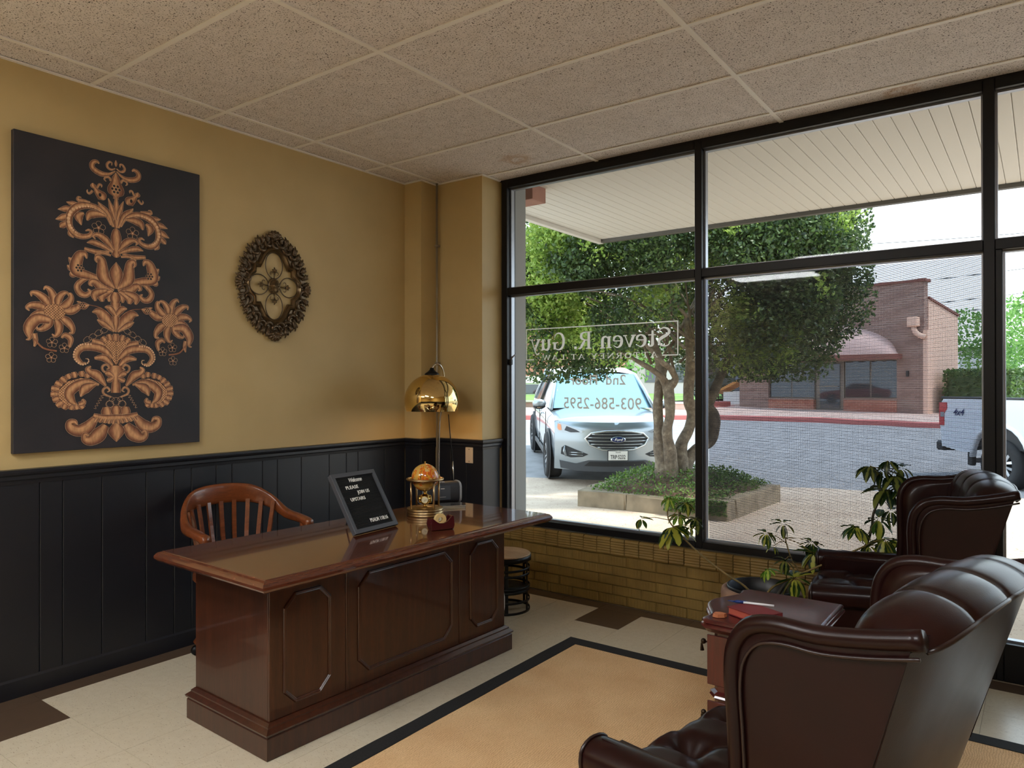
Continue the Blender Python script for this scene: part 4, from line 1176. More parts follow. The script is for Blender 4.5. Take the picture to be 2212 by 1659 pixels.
# ================================================================ serpentine side chest
sc_ = thing('side_chest', 'small dark red serpentine side chest between the leather chairs', 'side table', (3.072, 2.585, 0.0))
sc_.scale = (1, 1, 1.03)
def plan(o):
    q = []
    hx, hy = 0.185 + o, 0.215 + o
    q += [(hx, -hy), (hx, hy)]
    for k in range(21):
        t = k / 20
        y = hy - 2 * hy * t
        s = abs(t - 0.5) * 2
        q.append((-hx + 0.02 - 0.030 * math.cos(PI * s * 1.35) + (0.028 if s > 0.93 else 0), y))
    return q
m = MB()
m.prism(plan(0.012), 0.6185, 0.619)
m.mould(plan(0.012), [(0, 0.619), (0.004, 0.618), (0.010, 0.614), (0.012, 0.608), (0.008, 0.604), (0.014, 0.600), (0.016, 0.592), (0.008, 0.586), (0.002, 0.578), (-0.012, 0.572), (-0.03, 0.572)])
m.build('chest_top', 'chest_wood', sc_, fix=True, sharp=50)
MB().prism(plan(-0.012), 0.07, 0.575).build('carcass', 'chest_wood', sc_, fix=True)
for z in (0.345,):
    MB().mould(plan(-0.012), [(0, z), (0.010, z + 0.002), (0.016, z + 0.008), (0.012, z + 0.014), (0.014, z + 0.02), (0.0, z + 0.026)]).build('waist_moulding', 'chest_wood', sc_, fix=True)
MB().mould(plan(-0.008), [(-0.05, 0.03), (0.016, 0.03), (0.016, 0.06), (0.008, 0.075), (0.0, 0.085), (-0.02, 0.085)]).build('base_moulding', 'chest_wood', sc_, fix=True)
for y in (-1, 1):
    for x in (-0.17, 0.17):
        MB().lathe([(0.0, 0.008), (0.02, 0.008), (0.03, 0.018), (0.024, 0.03), (0.0, 0.032)], 14, Matrix.Translation((x, y * 0.2, 0))).build('bun_foot', 'chest_wood', sc_)
for z0, z1 in ((0.385, 0.56), (0.10, 0.335)):
    fr = [p for p in plan(-0.012)[2:]]
    d_ = MB()
    sub = [p for p in fr if abs(p[1]) < 0.165]
    d_.add([(x - 0.006, y, z0) for x, y in sub] + [(x - 0.006, y, z1) for x, y in sub] + [(x + 0.01, y, z0) for x, y in sub] + [(x + 0.01, y, z1) for x, y in sub],
           [(i, i + 1, len(sub) + i + 1, len(sub) + i) for i in range(len(sub) - 1)] + [(len(sub) + i, len(sub) + i + 1, 3 * len(sub) + i + 1, 3 * len(sub) + i) for i in range(len(sub) - 1)] + [(2 * len(sub) + i, 2 * len(sub) + i + 1, i + 1, i) for i in range(len(sub) - 1)] + [(0, len(sub), 3 * len(sub), 2 * len(sub)), (len(sub) - 1, 2 * len(sub) - 1, 4 * len(sub) - 1, 3 * len(sub) - 1)])
    dr = d_.build('drawer', 'chest_wood', sc_, fix=True)
    for y in (-0.09, 0.09):
        z = (z0 + z1) / 2 + 0.02
        MB().ball((-0.207, y, z), 0.010, 10, 8).tube([(-0.212, y, z), (-0.214, y, z - 0.012), (-0.212, y, z - 0.034)], [0.003, 0.004, 0.008], 8).build('drop_pull', 'bronze_plain', dr)
for k in range(4):
    y = -0.1995
    x0 = -0.15 + k * 0.078
    for z0, z1 in ((0.39, 0.56), (0.10, 0.335)):
        MB().box(x0 + 0.002, x0 + 0.076, -0.2075, -0.202, z0, z1, 0.002).build('side_board', 'chest_wood', sc_)
CZ = 0.6385
# things on the chest
plain('book_cover', (116, 36, 40), 0.55)
plain('book_pages', (168, 78, 62), 0.7)
plain('pen_blue', (24, 50, 110), 0.3)
plain('pen_white', (225, 228, 232), 0.25)
mottled('terracotta', (168, 98, 62), (184, 114, 76), 60, 0.7)
bk = thing('hardback_book', 'closed dark red hardback book with orange page edges', 'book', (3.062, 2.47, CZ), R(-24))
MB().box(-0.075, 0.075, -0.055, 0.055, 0.0005, 0.003, 0.0006).box(-0.075, 0.075, -0.055, 0.055, 0.0245, 0.027, 0.0006).box(0.072, 0.075, -0.055, 0.055, 0.0005, 0.027).build('cover', 'book_cover', bk)
MB().box(-0.071, 0.072, -0.051, 0.051, 0.003, 0.0245).build('page_block', 'book_pages', bk)
pe = thing('ballpoint_pen', 'blue capped white ballpoint pen lying on the red book', 'pen', (3.037, 2.52, CZ + 0.0275), R(12))
MB().cyl((-0.03, 0, 0.0045), (0.075, 0, 0.0045), 0.0042, n=10).build('barrel', 'pen_white', pe)
MB().cyl((-0.03, 0, 0.0045), (-0.058, 0, 0.0045), 0.0052, 0.005, 10).cyl((-0.058, 0, 0.0045), (-0.085, 0, 0.0045), 0.004, 0.001, 10).box(-0.055, -0.02, -0.0015, 0.0015, 0.009, 0.0105).build('cap', 'pen_blue', pe)
pk = thing('terracotta_piece', 'small orange terracotta shard on the chest top', 'shard', (2.959, 2.405, CZ), R(40))
MB().prism([(-0.026, -0.004), (-0.012, -0.018), (0.012, -0.018), (0.026, -0.004), (0.016, 0.014), (0.0, 0.02), (-0.016, 0.014)], 0.0005, 0.007).prism([(-0.024, -0.004), (-0.011, -0.016), (0.011, -0.016), (0.024, -0.004), (0.009, 0.016), (-0.009, 0.016)], 0.007, 0.012).build('shard', 'terracotta', pk)

# ================================================================ leather wing chairs (x forward, y to the sitter's left, back top at x = 0)
def wing_chair(label, loc, rz):
    w = thing('wing_chair', label, 'armchair', loc, rz, group='leather wing chairs')
    RK = 0.30; ZJ = 1.02
    def bx(z): return RK * (ZJ - z)
    def hw(z): return 0.325 + 0.045 * max(0, min(1, (z - 0.2) / 0.85))
    # rear panel with a crowned top
    def rear(a, b):
        y = (2 * a - 1)
        zt = ZJ - 0.022 + 0.028 * (1 - y * y)
        z = 0.17 + (zt - 0.17) * b
        return (bx(z) - 0.022 * (1 - y ** 4), y * (hw(z) + 0.016), z)
    m = MB(); m.grid(rear, 16, 20, flip=True); m.build('rear_panel', 'leather', w)
    # padded inside back that rolls over the top in channels
    prof_b = [(0.235, 0.44), (0.225, 0.52), (0.205, 0.66), (0.185, 0.78), (0.165, 0.895), (0.150, 0.962), (0.125, 1.008), (0.085, 1.031), (0.04, 1.031), (0.0, 1.016), (-0.022, 0.994)]
    ps = spline(prof_b, 4)
    NP = len(ps) - 1; NY = 60
    def inside_back(a, b):
        i = min(NP, int(round(b * NP))); x, z = ps[i]
        y = 2 * a - 1
        top = max(0.0, min(1.0, (z - 0.62) / 0.35))
        zz = z + top * 0.028 * (1 - y * y)
        ch_ = abs(math.sin(PI * (a * 4.0))) ** 0.35
        f = 0.007 * ch_ * (0.35 + 0.65 * top)
        nxt = ps[min(NP, i + 1)]; prv = ps[max(0, i - 1)]
        tx, tz = nxt[0] - prv[0], nxt[1] - prv[1]; l = math.hypot(tx, tz) or 1
        edge = min(1.0, (1 - abs(y)) * 9)
        X = x + (tz / l) * f * edge - 0.018 * (1 - y * y); Zp = zz - (tx / l) * f * edge
        e = max(0.0, 1 - abs(y) ** 9) ** 0.5          # the pad closes down onto the wing at either end
        zr = min(Zp, ZJ - 0.026)
        return (bx(zr) + 0.004 + (X - bx(zr) - 0.004) * e, y * (hw(z) - 0.004), zr + (Zp - zr) * e)
    m = MB(); m.grid(inside_back, NY, NP); bk_ = m.build('inside_back', 'leather', w, fix=True)
    # welt where the back roll meets the rear panel
    m = MB(); m.tube([inside_back(0.02 + 0.96 * k / 40, 1.0) for k in range(41)], 0.005, 6); m.build('welt', 'piping', w)
    # wings: padded sheets running into the outer side
    outline = [(-0.012, ZJ + 0.002), (0.08, 1.0), (0.17, 0.985), (0.25, 0.983), (0.305, 0.967), (0.338, 0.925), (0.348, 0.865), (0.346, 0.79), (0.345, 0.72), (0.346, 0.65), (0.35, 0.595)]
    os_ = spline(outline, 4)
    for s in (1, -1):
        sg = MB()
        rows = []
        for (x, z) in os_:
            rows.append((x, z))
        def side(a, b):
            i = a * (len(rows) - 1); k = min(len(rows) - 2, int(i)); f = i - k
            x = rows[k][0] * (1 - f) + rows[k + 1][0] * f; z = rows[k][1] * (1 - f) + rows[k + 1][1] * f
            xb = bx(0.60) + 0.015
            zb = 0.585
            # towards the hinge of the wing at the back
            tx, tz = (bx(0.6) * a, ZJ - (ZJ - 0.58) * a)
            X = x + (tx - x) * b; Z = z + (tz - z) * b
            return X, Z
        def wing_o(a, b):
            X, Z = side(a, b)
            e = min(1, b * 14)
            return (X, s * (hw(Z) + 0.006 + 0.012 * math.sqrt(e) * (1 - 0.2 * b) - 0.01 * a), Z)
        def wing_i(a, b):
            X, Z = side(a, b)
            e = min(1, b * 8)
            return (X, s * (hw(Z) + 0.004 - 0.038 * math.sqrt(e) - 0.01 * a), Z)
        m = MB(); m.grid(wing_o, 40, 12, flip=s > 0); m.grid(wing_i, 40, 12, flip=s < 0)
        wg = m.build('wing', 'leather', w, fix=True)
        m = MB(); m.tube([(x, s * (hw(z) + 0.006 - 0.01 * i / len(os_)), z) for i, (x, z) in enumerate(os_)], [0.019] * len(os_), 8); m.build('rolled_edge', 'leather', wg)
        m = MB(); m.tube([(x * 0.93, s * (hw(z) + 0.0205 - 0.01 * i / len(os_)), z - 0.028) for i, (x, z) in enumerate(os_[:-6])], 0.0036, 6); m.build('welt', 'piping', wg)
        # outer side below the wing
        m = MB()
        def outer(a, b):
            z = 0.17 + b * (0.60 - 0.17)
            x0 = bx(z); x1 = 0.70
            x = x0 + (x1 - x0) * a
            return (x, s * (hw(z) + 0.012 + 0.004 * math.sin(PI * b)), z)
        m.grid(outer, 10, 6, flip=s > 0)
        m.build('outer_side', 'leather', w)
        # arm: rolled top with a pleated front
        yc = 0.352
        A = [(0.19, yc - 0.015, 0.575), (0.30, yc - 0.005, 0.569), (0.45, yc, 0.563), (0.60, yc + 0.003, 0.557), (0.715, yc + 0.004, 0.552)]
        prof_a = [(math.copysign(abs(math.cos(t)) ** 0.75, math.cos(t)) * 0.045, math.sin(t) * 0.052) for t in [2 * PI * k / 20 for k in range(20)]]
        m = MB(); rings = []
        pr5 = spline(A, 4)
        for (x, y, z) in pr5: rings.append([(x, s * (y + b_), z + a_) for a_, b_ in prof_a])
        for k, sc2 in ((0.012, 0.93), (0.02, 0.75), (0.022, 0.3)):
            x, y, z = pr5[-1]; rings.append([(x + k, s * (y + b_ * sc2), z + a_ * sc2) for a_, b_ in prof_a])
        m.loft(rings, flip=s < 0); ar = m.build('arm', 'leather', w, fix=True)
        m = MB(); x, y, z = pr5[-1]
        m.tube([(x + 0.010, s * (y + b_ * 1.0), z + a_ * 1.0) for a_, b_ in prof_a], 0.0045, 6, closed=True); m.build('welt', 'piping', ar)
        m = MB(); m.box(0.16, 0.70, s * 0.285, s * 0.325, 0.30, 0.58, 0.01); m.build('inner_arm', 'leather', w)
        m = MB(); m.box(0.685, 0.712, s * 0.292, s * 0.348, 0.17, 0.56, 0.012); m.build('arm_front', 'leather', w)
    # tufted seat
    SX0, SX1, SY = 0.19, 0.755, 0.283
    def seat_f(a, b):
        x = SX0 + (SX1 - SX0) * a; y = -SY + 2 * SY * b
        u = (x / 0.135 + y / 0.115) / 1.0 + 0.5; v = (x / 0.135 - y / 0.115) / 1.0
        p = (abs(math.sin(PI * u / 2)) * abs(math.sin(PI * v / 2)) + 0.0)
        # buttons sit where both diagonals cross
        cu = abs(math.cos(PI * u / 2)); cv = abs(math.cos(PI * v / 2))
        crease = min(1 - cu ** 10, 1 - cv ** 10)
        ex = min(1, (1 - abs(2 * a - 1)) * 7); ey = min(1, (1 - abs(2 * b - 1)) * 8)
        edge = math.sqrt(max(0, ex)) * math.sqrt(max(0, ey))
        d = (cu * cv) ** 3
        return (x, y, 0.445 + 0.075 * edge - 0.014 * (1 - crease) * edge - 0.042 * d * edge + 0.012 * math.sin(PI * a))
    m = MB(); m.grid(seat_f, 84, 84); st_ = m.build('tufted_seat', 'leather', w)
    ib = 0
    for i in range(-2, 14):
        for j in range(-8, 9):
            u, v = 2.0 * i, 2.0 * j
            x = 0.135 * ((u - 0.5) + v) / 2; y = 0.115 * ((u - 0.5) - v) / 2
            if SX0 + 0.05 < x < SX1 - 0.05 and abs(y) < SY - 0.05:
                a, b = (x - SX0) / (SX1 - SX0), (y + SY) / (2 * SY)
                z = seat_f(a, b)[2]
                m = MB(); m.ball((0, 0, 0), 0.011, 10, 6, (1, 1, 0.55)); m.build('tuft_button', 'leather', st_, loc=(x, y, z + 0.003))
    m = MB(); m.box(0.17, 0.745, -0.29, 0.29, 0.17, 0.46, 0.02); m.build('seat_frame', 'leather', w)
    for (x, y) in ((0.67, 0.30), (0.67, -0.30)):
        MB().tube([(x, y, 0.18), (x + 0.02, y * 1.02, 0.11), (x + 0.005, y, 0.05), (x + 0.02, y, 0.0)], [0.032, 0.026, 0.016, 0.02], 10).build('leg', 'dark_wood', w)
    for (x, y) in ((0.28, 0.28), (0.28, -0.28)):
        MB().tube([(x, y, 0.19), (x - 0.02, y, 0.09), (x - 0.07, y, 0.0)], [0.024, 0.02, 0.017], 4).build('leg', 'dark_wood', w)
    return w
wing_chair('oxblood leather wing chair with tufted seat, standing wholly on the rug', (3.79, 1.64, 0.0105), 2.936)
wing_chair('oxblood leather wing chair beside the potted plant and window', (3.722, 3.655, 0.0105), 3.34)

# ================================================================ potted umbrella plant
mottled('pot_clay', (128, 98, 80), (158, 126, 104), 9, 0.8, 0.3, 40)
plain('pot_liner', (16, 17, 22), 0.4)
mottled('soil', (22, 18, 16), (40, 32, 26), 60, 1.0, 0.6, 90)
mottled('stem_green', (96, 84, 46), (128, 106, 60), 30, 0.6)
mottled('stem_dark', (40, 36, 30), (60, 52, 40), 30, 0.6)
def leaf_mat(name, g1, g2, y1):
    t = NT(name)
    v = t.pos((1, 1, 1), 'obj')
    sp2 = t.node('ShaderNodeSeparateXYZ'); t.link(v, sp2.inputs[0])
    ab = t.node('ShaderNodeMath', operation='ABSOLUTE'); t.link(sp2.outputs['Y'], ab.inputs[0])
    info = t.node('ShaderNodeObjectInfo')
    ad = t.node('ShaderNodeMath', operation='MULTIPLY_ADD'); ad.inputs[1].default_value = 0.16
    t.link(t.noise(v, 4.0, 2), ad.inputs[0]); t.link(ab.outputs[0], ad.inputs[2])
    a2 = t.node('ShaderNodeMath', operation='MULTIPLY_ADD'); a2.inputs[1].default_value = 0.14; t.link(info.outputs['Random'], a2.inputs[0]); t.link(ad.outputs[0], a2.inputs[2])
    f = t.ramp(a2.outputs[0], [(0.19, (1, 1, 1, 1)), (0.22, (0, 0, 0, 1))])
    gcol = t.mix(info.outputs['Random'], rgb(*g1), rgb(*g2))
    c = t.mix(f, gcol, rgb(*y1))
    t.set(col=c, rough=0.35, spec=0.5)
    tl = t.node('ShaderNodeBsdfTranslucent'); t.link(c, tl.inputs[0])
    ms = t.node('ShaderNodeMixShader'); ms.inputs[0].default_value = 0.35
    t.link(t.b.outputs[0], ms.inputs[1]); t.link(tl.outputs[0], ms.inputs[2]); t.link(ms.outputs[0], t.out.inputs['Surface'])
    MATS[name] = t.m
leaf_mat('leaf_variegated', (24, 50, 20), (50, 84, 30), (168, 170, 66))
leaf_mat('leaf_fresh', (66, 120, 28), (96, 150, 44), (170, 190, 84))
leaf_mat('leaf_deep', (18, 36, 20), (34, 56, 26), (120, 128, 60))
def leaflet(droop, mat):
    m = MB()
    NL = 7; rows = []
    for k in range(NL + 1):
        t = k / NL
        wd = 0.25 * math.sin(PI * min(1, t ** 0.8)) ** 0.8 * (0.55 + 0.6 * t) if 0 < t < 1 else 0.012
        z = -droop * t * t
        rows.append([(t, -wd, z + wd * 0.35), (t, 0, z), (t, wd, z + wd * 0.35)])
    v = [p for r_ in rows for p in r_]; f = []
    for k in range(NL):
        for c in (0, 1): f.append((3 * k + c, 3 * k + 3 + c, 3 * k + 4 + c, 3 * k + 1 + c))
    m.add(v, f, None, True)
    return m.mesh('leaf', mat)
LM = {(d, mt): leaflet(d, mt) for d in (0.15, 0.45) for mt in ('leaf_variegated', 'leaf_fresh', 'leaf_deep')}
PX, PY = 2.672, 3.80
plant = thing('potted_umbrella_plant', 'variegated umbrella plant with leaning stems in a clay pot', 'potted plant', (PX, PY, 0))
MB().lathe([(0.0, 0.002), (0.13, 0.002), (0.14, 0.02), (0.165, 0.14), (0.178, 0.24), (0.182, 0.285), (0.196, 0.295), (0.207, 0.315), (0.210, 0.345), (0.205, 0.368), (0.192, 0.378), (0.176, 0.376), (0.165, 0.34), (0.16, 0.2), (0.0, 0.19)], 48).build('pot', 'pot_clay', plant)
ru = MB()
for k in range(20):
    a = 2 * PI * k / 20
    ru.tube([(0.176 * math.cos(a), 0.176 * math.sin(a), 0.283), (0.170 * math.cos(a), 0.170 * math.sin(a), 0.18), (0.152 * math.cos(a), 0.152 * math.sin(a), 0.09)], [0.02, 0.014, 0.006], 6)
ru.build('carved_flutes', 'pot_clay', plant)
MB().lathe([(0.178, 0.372), (0.178, 0.388), (0.171, 0.392), (0.163, 0.388), (0.155, 0.30), (0.150, 0.2)], 40, cap=False).build('inner_liner', 'pot_liner', plant)
MB().lathe([(0.0, 0.225), (0.16, 0.215)], 30, cap=False).build('soil', 'soil', plant)
def stem(pts, r0, r1, mat):
    q = spline([(x - PX, y - PY, z) for x, y, z in pts], 5)
    MB().tube(q, [r0 + (r1 - r0) * k / (len(q) - 1) for k in range(len(q))], 7).build('stem', mat, plant)
stem([(2.70, 3.80, 0.27), (2.61, 3.715, 0.395), (2.521, 3.687, 0.451), (2.404, 3.662, 0.532), (2.308, 3.629, 0.625), (2.252, 3.612, 0.686), (2.225, 3.605, 0.74), (2.226, 3.617, 0.839)], 0.0065, 0.003, 'stem_green')
stem([(2.72, 3.82, 0.27), (2.79, 3.83, 0.385), (2.845, 3.84, 0.483), (2.821, 3.82, 0.545), (2.794, 3.8, 0.656), (2.791, 3.797, 0.723)], 0.0055, 0.0025, 'stem_green')
stem([(2.68, 3.76, 0.27), (2.741, 3.724, 0.4), (2.851, 3.743, 0.475), (3.015, 3.838, 0.565), (3.133, 3.91, 0.63), (3.171, 3.95, 0.655)], 0.007, 0.004, 'stem_green')
stem([(2.70, 3.84, 0.27), (2.79, 3.90, 0.42), (2.88, 4.04, 0.45), (3.06, 4.075, 0.49), (3.135, 4.05, 0.623), (3.165, 4.03, 0.722), (3.177, 4.006, 0.795), (3.205, 4.026, 0.876), (3.229, 4.044, 0.945), (3.236, 4.049, 1.022)], 0.0085, 0.005, 'stem_dark')
rl = random.Random(3)
def umbel(c, r, n, mat, from_pt=None, droop=0.45, tilt=0.5, aim=None):
    c = Vector(c)
    if from_pt is not None:
        a = Vector(from_pt); mid = (a + c) / 2 + Vector((0, 0, 0.01))
        MB().tube([p - Vector((PX, PY, 0)) for p in (a, mid, c)], [0.0022, 0.0018, 0.0016], 5).build('petiole', 'stem_green', plant)
    ax = Vector((rl.uniform(-.5, .5), rl.uniform(-.9, -.1), rl.uniform(.5, 1))).normalized() if aim is None else Vector(aim).normalized()
    b1 = ax.orthogonal().normalized(); b2 = ax.cross(b1)
    ph = rl.uniform(0, 6.28)
    n += 2
    for k in range(n):
        a = ph + 2 * PI * k / n + rl.uniform(-.2, .2)
        d = (b1 * math.cos(a) + b2 * math.sin(a)) - ax * rl.uniform(tilt * 0.2, tilt) + Vector((0, 0, -0.25))
        d.normalize()
        L_ = r * rl.uniform(0.85, 1.15)
        q = d.to_track_quat('X', 'Z')
        base = c + d * 0.010
        if (base + d * L_).y > W - 0.02:
            L_ = max(0.02, min(L_, (W - 0.025 - base.y) / max(d.y, 0.05)))
        o = put('leaf', LM[(0.45 if rl.random() < droop else 0.15, mat)], plant, base - Vector((PX, PY, 0)), None, (L_, L_ * rl.uniform(0.95, 1.3), L_))
        o.rotation_mode = 'QUATERNION'; o.rotation_quaternion = q
V_, F_, D_ = 'leaf_variegated', 'leaf_fresh', 'leaf_deep'
top1 = (2.232, 3.606, 0.72)
for c, r, n, mt, fp in (((2.114, 3.511, 0.731), 0.055, 5, V_, top1), ((2.25, 3.61, 0.686), 0.118, 9, V_, None), ((2.228, 3.618, 0.839), 0.062, 6, F_, None), ((2.268, 3.648, 0.748), 0.07, 6, F_, top1),
                        ((2.289, 3.701, 0.809), 0.06, 6, V_, top1), ((2.353, 3.686, 0.731), 0.072, 7, D_, top1), ((2.348, 3.621, 0.696), 0.05, 3, V_, (2.252, 3.612, 0.686))):
    umbel(c, r, n, mt, fp)
t2 = (2.794, 3.8, 0.66)
for c, r, n, mt, fp in (((2.785, 3.79, 0.735), 0.065, 5, D_, None), ((2.726, 3.712, 0.691), 0.068, 6, V_, (2.80, 3.805, 0.63)), ((2.75, 3.742, 0.622), 0.035, 3, V_, (2.80, 3.80, 0.64)), ((2.901, 3.903, 0.632), 0.075, 6, D_, t2),
                        ((2.922, 3.856, 0.586), 0.092, 8, V_, t2), ((2.817, 3.718, 0.565), 0.062, 5, D_, (2.822, 3.82, 0.56)), ((2.745, 3.665, 0.518), 0.062, 5, F_, (2.822, 3.82, 0.56)), ((2.869, 3.694, 0.484), 0.108, 8, V_, (2.845, 3.84, 0.49))):
    umbel(c, r, n, mt, fp)
t4 = (3.229, 4.044, 0.94)
for c, r, n, mt, fp in (((3.108, 3.931, 0.734), 0.085, 7, V_, (3.135, 3.976, 0.64)), ((3.201, 4.0, 0.773), 0.086, 7, V_, (3.15, 3.98, 0.68)), ((3.229, 3.985, 0.674), 0.103, 8, V_, (3.28, 3.97, 0.60)), ((3.215, 4.04, 0.59), 0.095, 8, V_, (3.171, 3.95, 0.655)),
                        ((3.219, 4.02, 1.022), 0.086, 7, D_, None), ((3.24, 4.03, 1.07), 0.067, 6, D_, (3.236, 4.049, 1.02)), ((3.292, 4.08, 1.033), 0.072, 6, D_, (3.236, 4.049, 1.0)), ((3.233, 4.01, 0.926), 0.095, 8, D_, None),
                        ((3.271, 4.03, 0.995), 0.099, 8, D_, t4), ((3.256, 4.02, 0.819), 0.076, 7, D_, (3.205, 4.026, 0.876)), ((3.167, 3.973, 1.042), 0.078, 6, D_, (3.236, 4.049, 1.0)), ((3.381, 4.09, 0.982), 0.05, 4, D_, t4),
                        ((3.308, 4.03, 0.942), 0.075, 7, D_, t4), ((3.276, 4.05, 0.67), 0.075, 6, V_, (3.171, 3.95, 0.655)), ((3.16, 3.98, 0.635), 0.062, 5, V_, None)):
    umbel(c, r, n, mt, fp)

# ================================================================ the street outside
def smooth(a, b, t):
    t = max(0.0, min(1.0, (t - a) / (b - a))); return t * t * (3 - 2 * t)
def gz(x, y):
    """height of the ground: level walk, shallow gutter, then the street climbs away"""
    s = (x - 3.886) * -0.592 + (y + 0.092) * 0.806
    knots = [(0, 0.0), (8.2, 0.0), (11.2, -0.10), (12.2, -0.055), (15.0, 0.13), (20, 0.26), (24, 0.34), (30, 0.42), (60, 0.8), (90, 1.0)]
    for (a, za), (b, zb) in zip(knots[:-1], knots[1:]):
        if s <= b:
            return za + (zb - za) * smooth(a, b, s) if a < 9 else za + (zb - za) * (s - a) / (b - a)
    return 1.0
mottled('asphalt', (128, 126, 126), (146, 144, 144), 3, 0.9, 0.3, 90)
def walk_mat():
    t = NT('concrete_walk'); v = t.pos()
    c = t.ramp(t.noise(v, 2.2, 4), [(0.3, rgb(180, 158, 138)), (0.7, rgb(202, 182, 160))])
    l = t.ramp(t.noise(v, 38, 3, 0.7, 1.0), [(0.60, (0, 0, 0, 1)), (0.66, (1, 1, 1, 1))])
    c = t.mix(l, c, rgb(120, 84, 60))
    t.set(col=c, rough=0.9); t.bump(t.noise(v, 60, 3), 0.3)
    MATS['concrete_walk'] = t.m
walk_mat()
plain('red_curb', (184, 104, 98), 0.8)
mottled('walk_far', (190, 160, 146), (206, 178, 164), 1.5, 0.9)
mottled('lawn', (88, 130, 52), (116, 156, 70), 1.5, 0.9)
plain('canopy_white', (205, 200, 192), 0.6)
plain('fascia_grey', (86, 82, 76), 0.6)
mottled('beam_pink', (150, 104, 88), (164, 116, 98), 9, 0.7)

st_ = struct('ground')
m = MB()
m.grid(lambda a, b: ((-45 + 75 * a), 4.3 + 75 * b * b, gz(-45 + 75 * a, 4.3 + 75 * b * b) - 0.004), 90, 90)
m.build('street_surface', 'asphalt', st_)
m = MB()
def yb(x): return 9.75 + 0.42 * (x + 3) if x < 1.2 else 9.75 + 0.42 * 4.2 + 0.05 * (x - 1.2)
def walk_f(a, b):
    x = -9 + 18 * a; y0 = 4.3; y1 = max(4.6, yb(x)); y = y0 + (y1 - y0) * b
    return (x, y, gz(x, y) + 0.004)
m.grid(walk_f, 60, 24); m.build('walk_surface', 'concrete_walk', st_)
# far kerb painted red, pavement and lawn
kp = [(-30, 12.0), (-20, 15.5), (-13, 18.0), (-9.9, 19.6), (-7.5, 21.2), (-6.0, 22.4), (-4.7, 23.2), (-3.2, 23.6), (-1.9, 23.65), (0, 23.45), (1.8, 23.2), (4, 22.8), (9, 21.9), (16, 20.8)]
ks = spline(kp, 4)
def off(i, d):
    a = Vector(ks[max(0, i - 1)]); b = Vector(ks[min(len(ks) - 1, i + 1)]); t = (b - a).normalized()
    return (ks[i][0] - t.y * d, ks[i][1] + t.x * d)
m = MB(); rings = []
for i in range(len(ks)):
    a, b = off(i, -0.05), off(i, 0.32); z = gz(*ks[i])
    rings.append([(a[0], a[1], z - 0.1), (a[0], a[1], z + 0.13), (b[0], b[1], z + 0.145), (b[0], b[1], z - 0.1)])
m.loft(rings, smooth=False); m.build('kerb', 'red_curb', st_, fix=True)
m = MB(); rings = []
for i in range(len(ks)):
    row = []
    for d in (0.3, 2.0, 4.0, 8.0):
        p = off(i, d); row.append((p[0], p[1], gz(*ks[i]) + 0.142 + d * 0.022))
    rings.append(row)
m.loft(rings, closed=False, caps=False); m.build('far_pavement', 'walk_far', st_, fix=True)
m = MB()
m.grid(lambda a, b: (-30 + 21.5 * a, 24.8 + 24 * b + (1 - a) * -5, 0.82 + 0.1 * b), 12, 10); m.build('lawn', 'lawn', st_)

# ---- canopy over the walk
cn = struct('canopy')
bd = MB().box(0.0012, 0.0973, 4.32, 6.84, 0.0, 0.02, 0.004).mesh('soffit_board', 'canopy_white')
for k in range(66): put('soffit_board', bd, cn, (0.0 + k * 0.0985, 0, 3.05))
MB().box(-0.05, 6.6, 4.3, 6.9, 3.075, 3.3).build('canopy_roof', 'canopy_white', cn)
MB().box(-0.06, 6.6, 6.84, 6.90, 3.015, 3.34).build('front_fascia', 'fascia_grey', cn)
MB().box(-0.06, -0.002, 4.3, 6.9, 3.012, 3.34).build('side_fascia', 'canopy_white', cn)
MB().box(0.3, 0.662, W + 0.135, 4.475, 0, 3.05).build('outer_pier', 'pier_grey', cn)
MB().box(-0.2, 0.305, W + 0.13, 4.40, 0, 3.4).build('outer_wall', 'pier_grey', cn)
MB().box(0.30, 0.64, 4.60, 4.79, 2.93, 3.05, 0.003).build('beam_end', 'beam_pink', cn)

# ---- stone planter and what grows in it
mottled('stone', (118, 104, 84), (150, 134, 110), 4, 0.9, 0.5, 30)
mottled('mulch', (70, 52, 42), (104, 80, 64), 14, 1.0, 0.6, 50)
pn_ = thing('stone_planter', 'raised planter bed of rough tan stone blocks under the tree', 'planter', (0, 0, 0))
def stone(x0, x1, y0, y1, z1, seed):
    m = MB(); m.box(x0, x1, y0, y1, -0.03, z1, 0.015)
    me_ = m.mesh('stone_block', 'stone'); rr = random.Random(seed)
    for v in me_.vertices:
        v.co += Vector((rr.uniform(-.012, .012), rr.uniform(-.012, .012), rr.uniform(-.012, .012)))
    put('stone_block', me_, pn_)
for i, (a, b, h) in enumerate(((-0.70, -0.05, 0.195), (-0.04, 0.62, 0.185), (0.63, 1.17, 0.20))): stone(a, b, 7.48, 7.72, h, i)
for i, (a, b, h) in enumerate(((7.73, 8.44, 0.215), (8.45, 9.15, 0.20))): stone(0.95, 1.18, a, b, h, i + 5); stone(-0.72, -0.48, a, b, h, i + 9)
for i, (a, b, h) in enumerate(((-0.70, 0.2, 0.2), (0.21, 1.17, 0.2))): stone(a, b, 9.16, 9.38, h, i + 15)
def mound(a, b):
    x = -0.60 + 1.68 * a; y = 7.62 + 1.68 * b
    return (x, y, 0.13 + 0.30 * (math.sin(PI * a) * math.sin(PI * b)) ** 0.55 + 0.02 * noise.noise(Vector((x * 5, y * 5, 0))))
MB().grid(mound, 30, 30).build('soil_mound', 'mulch', pn_)

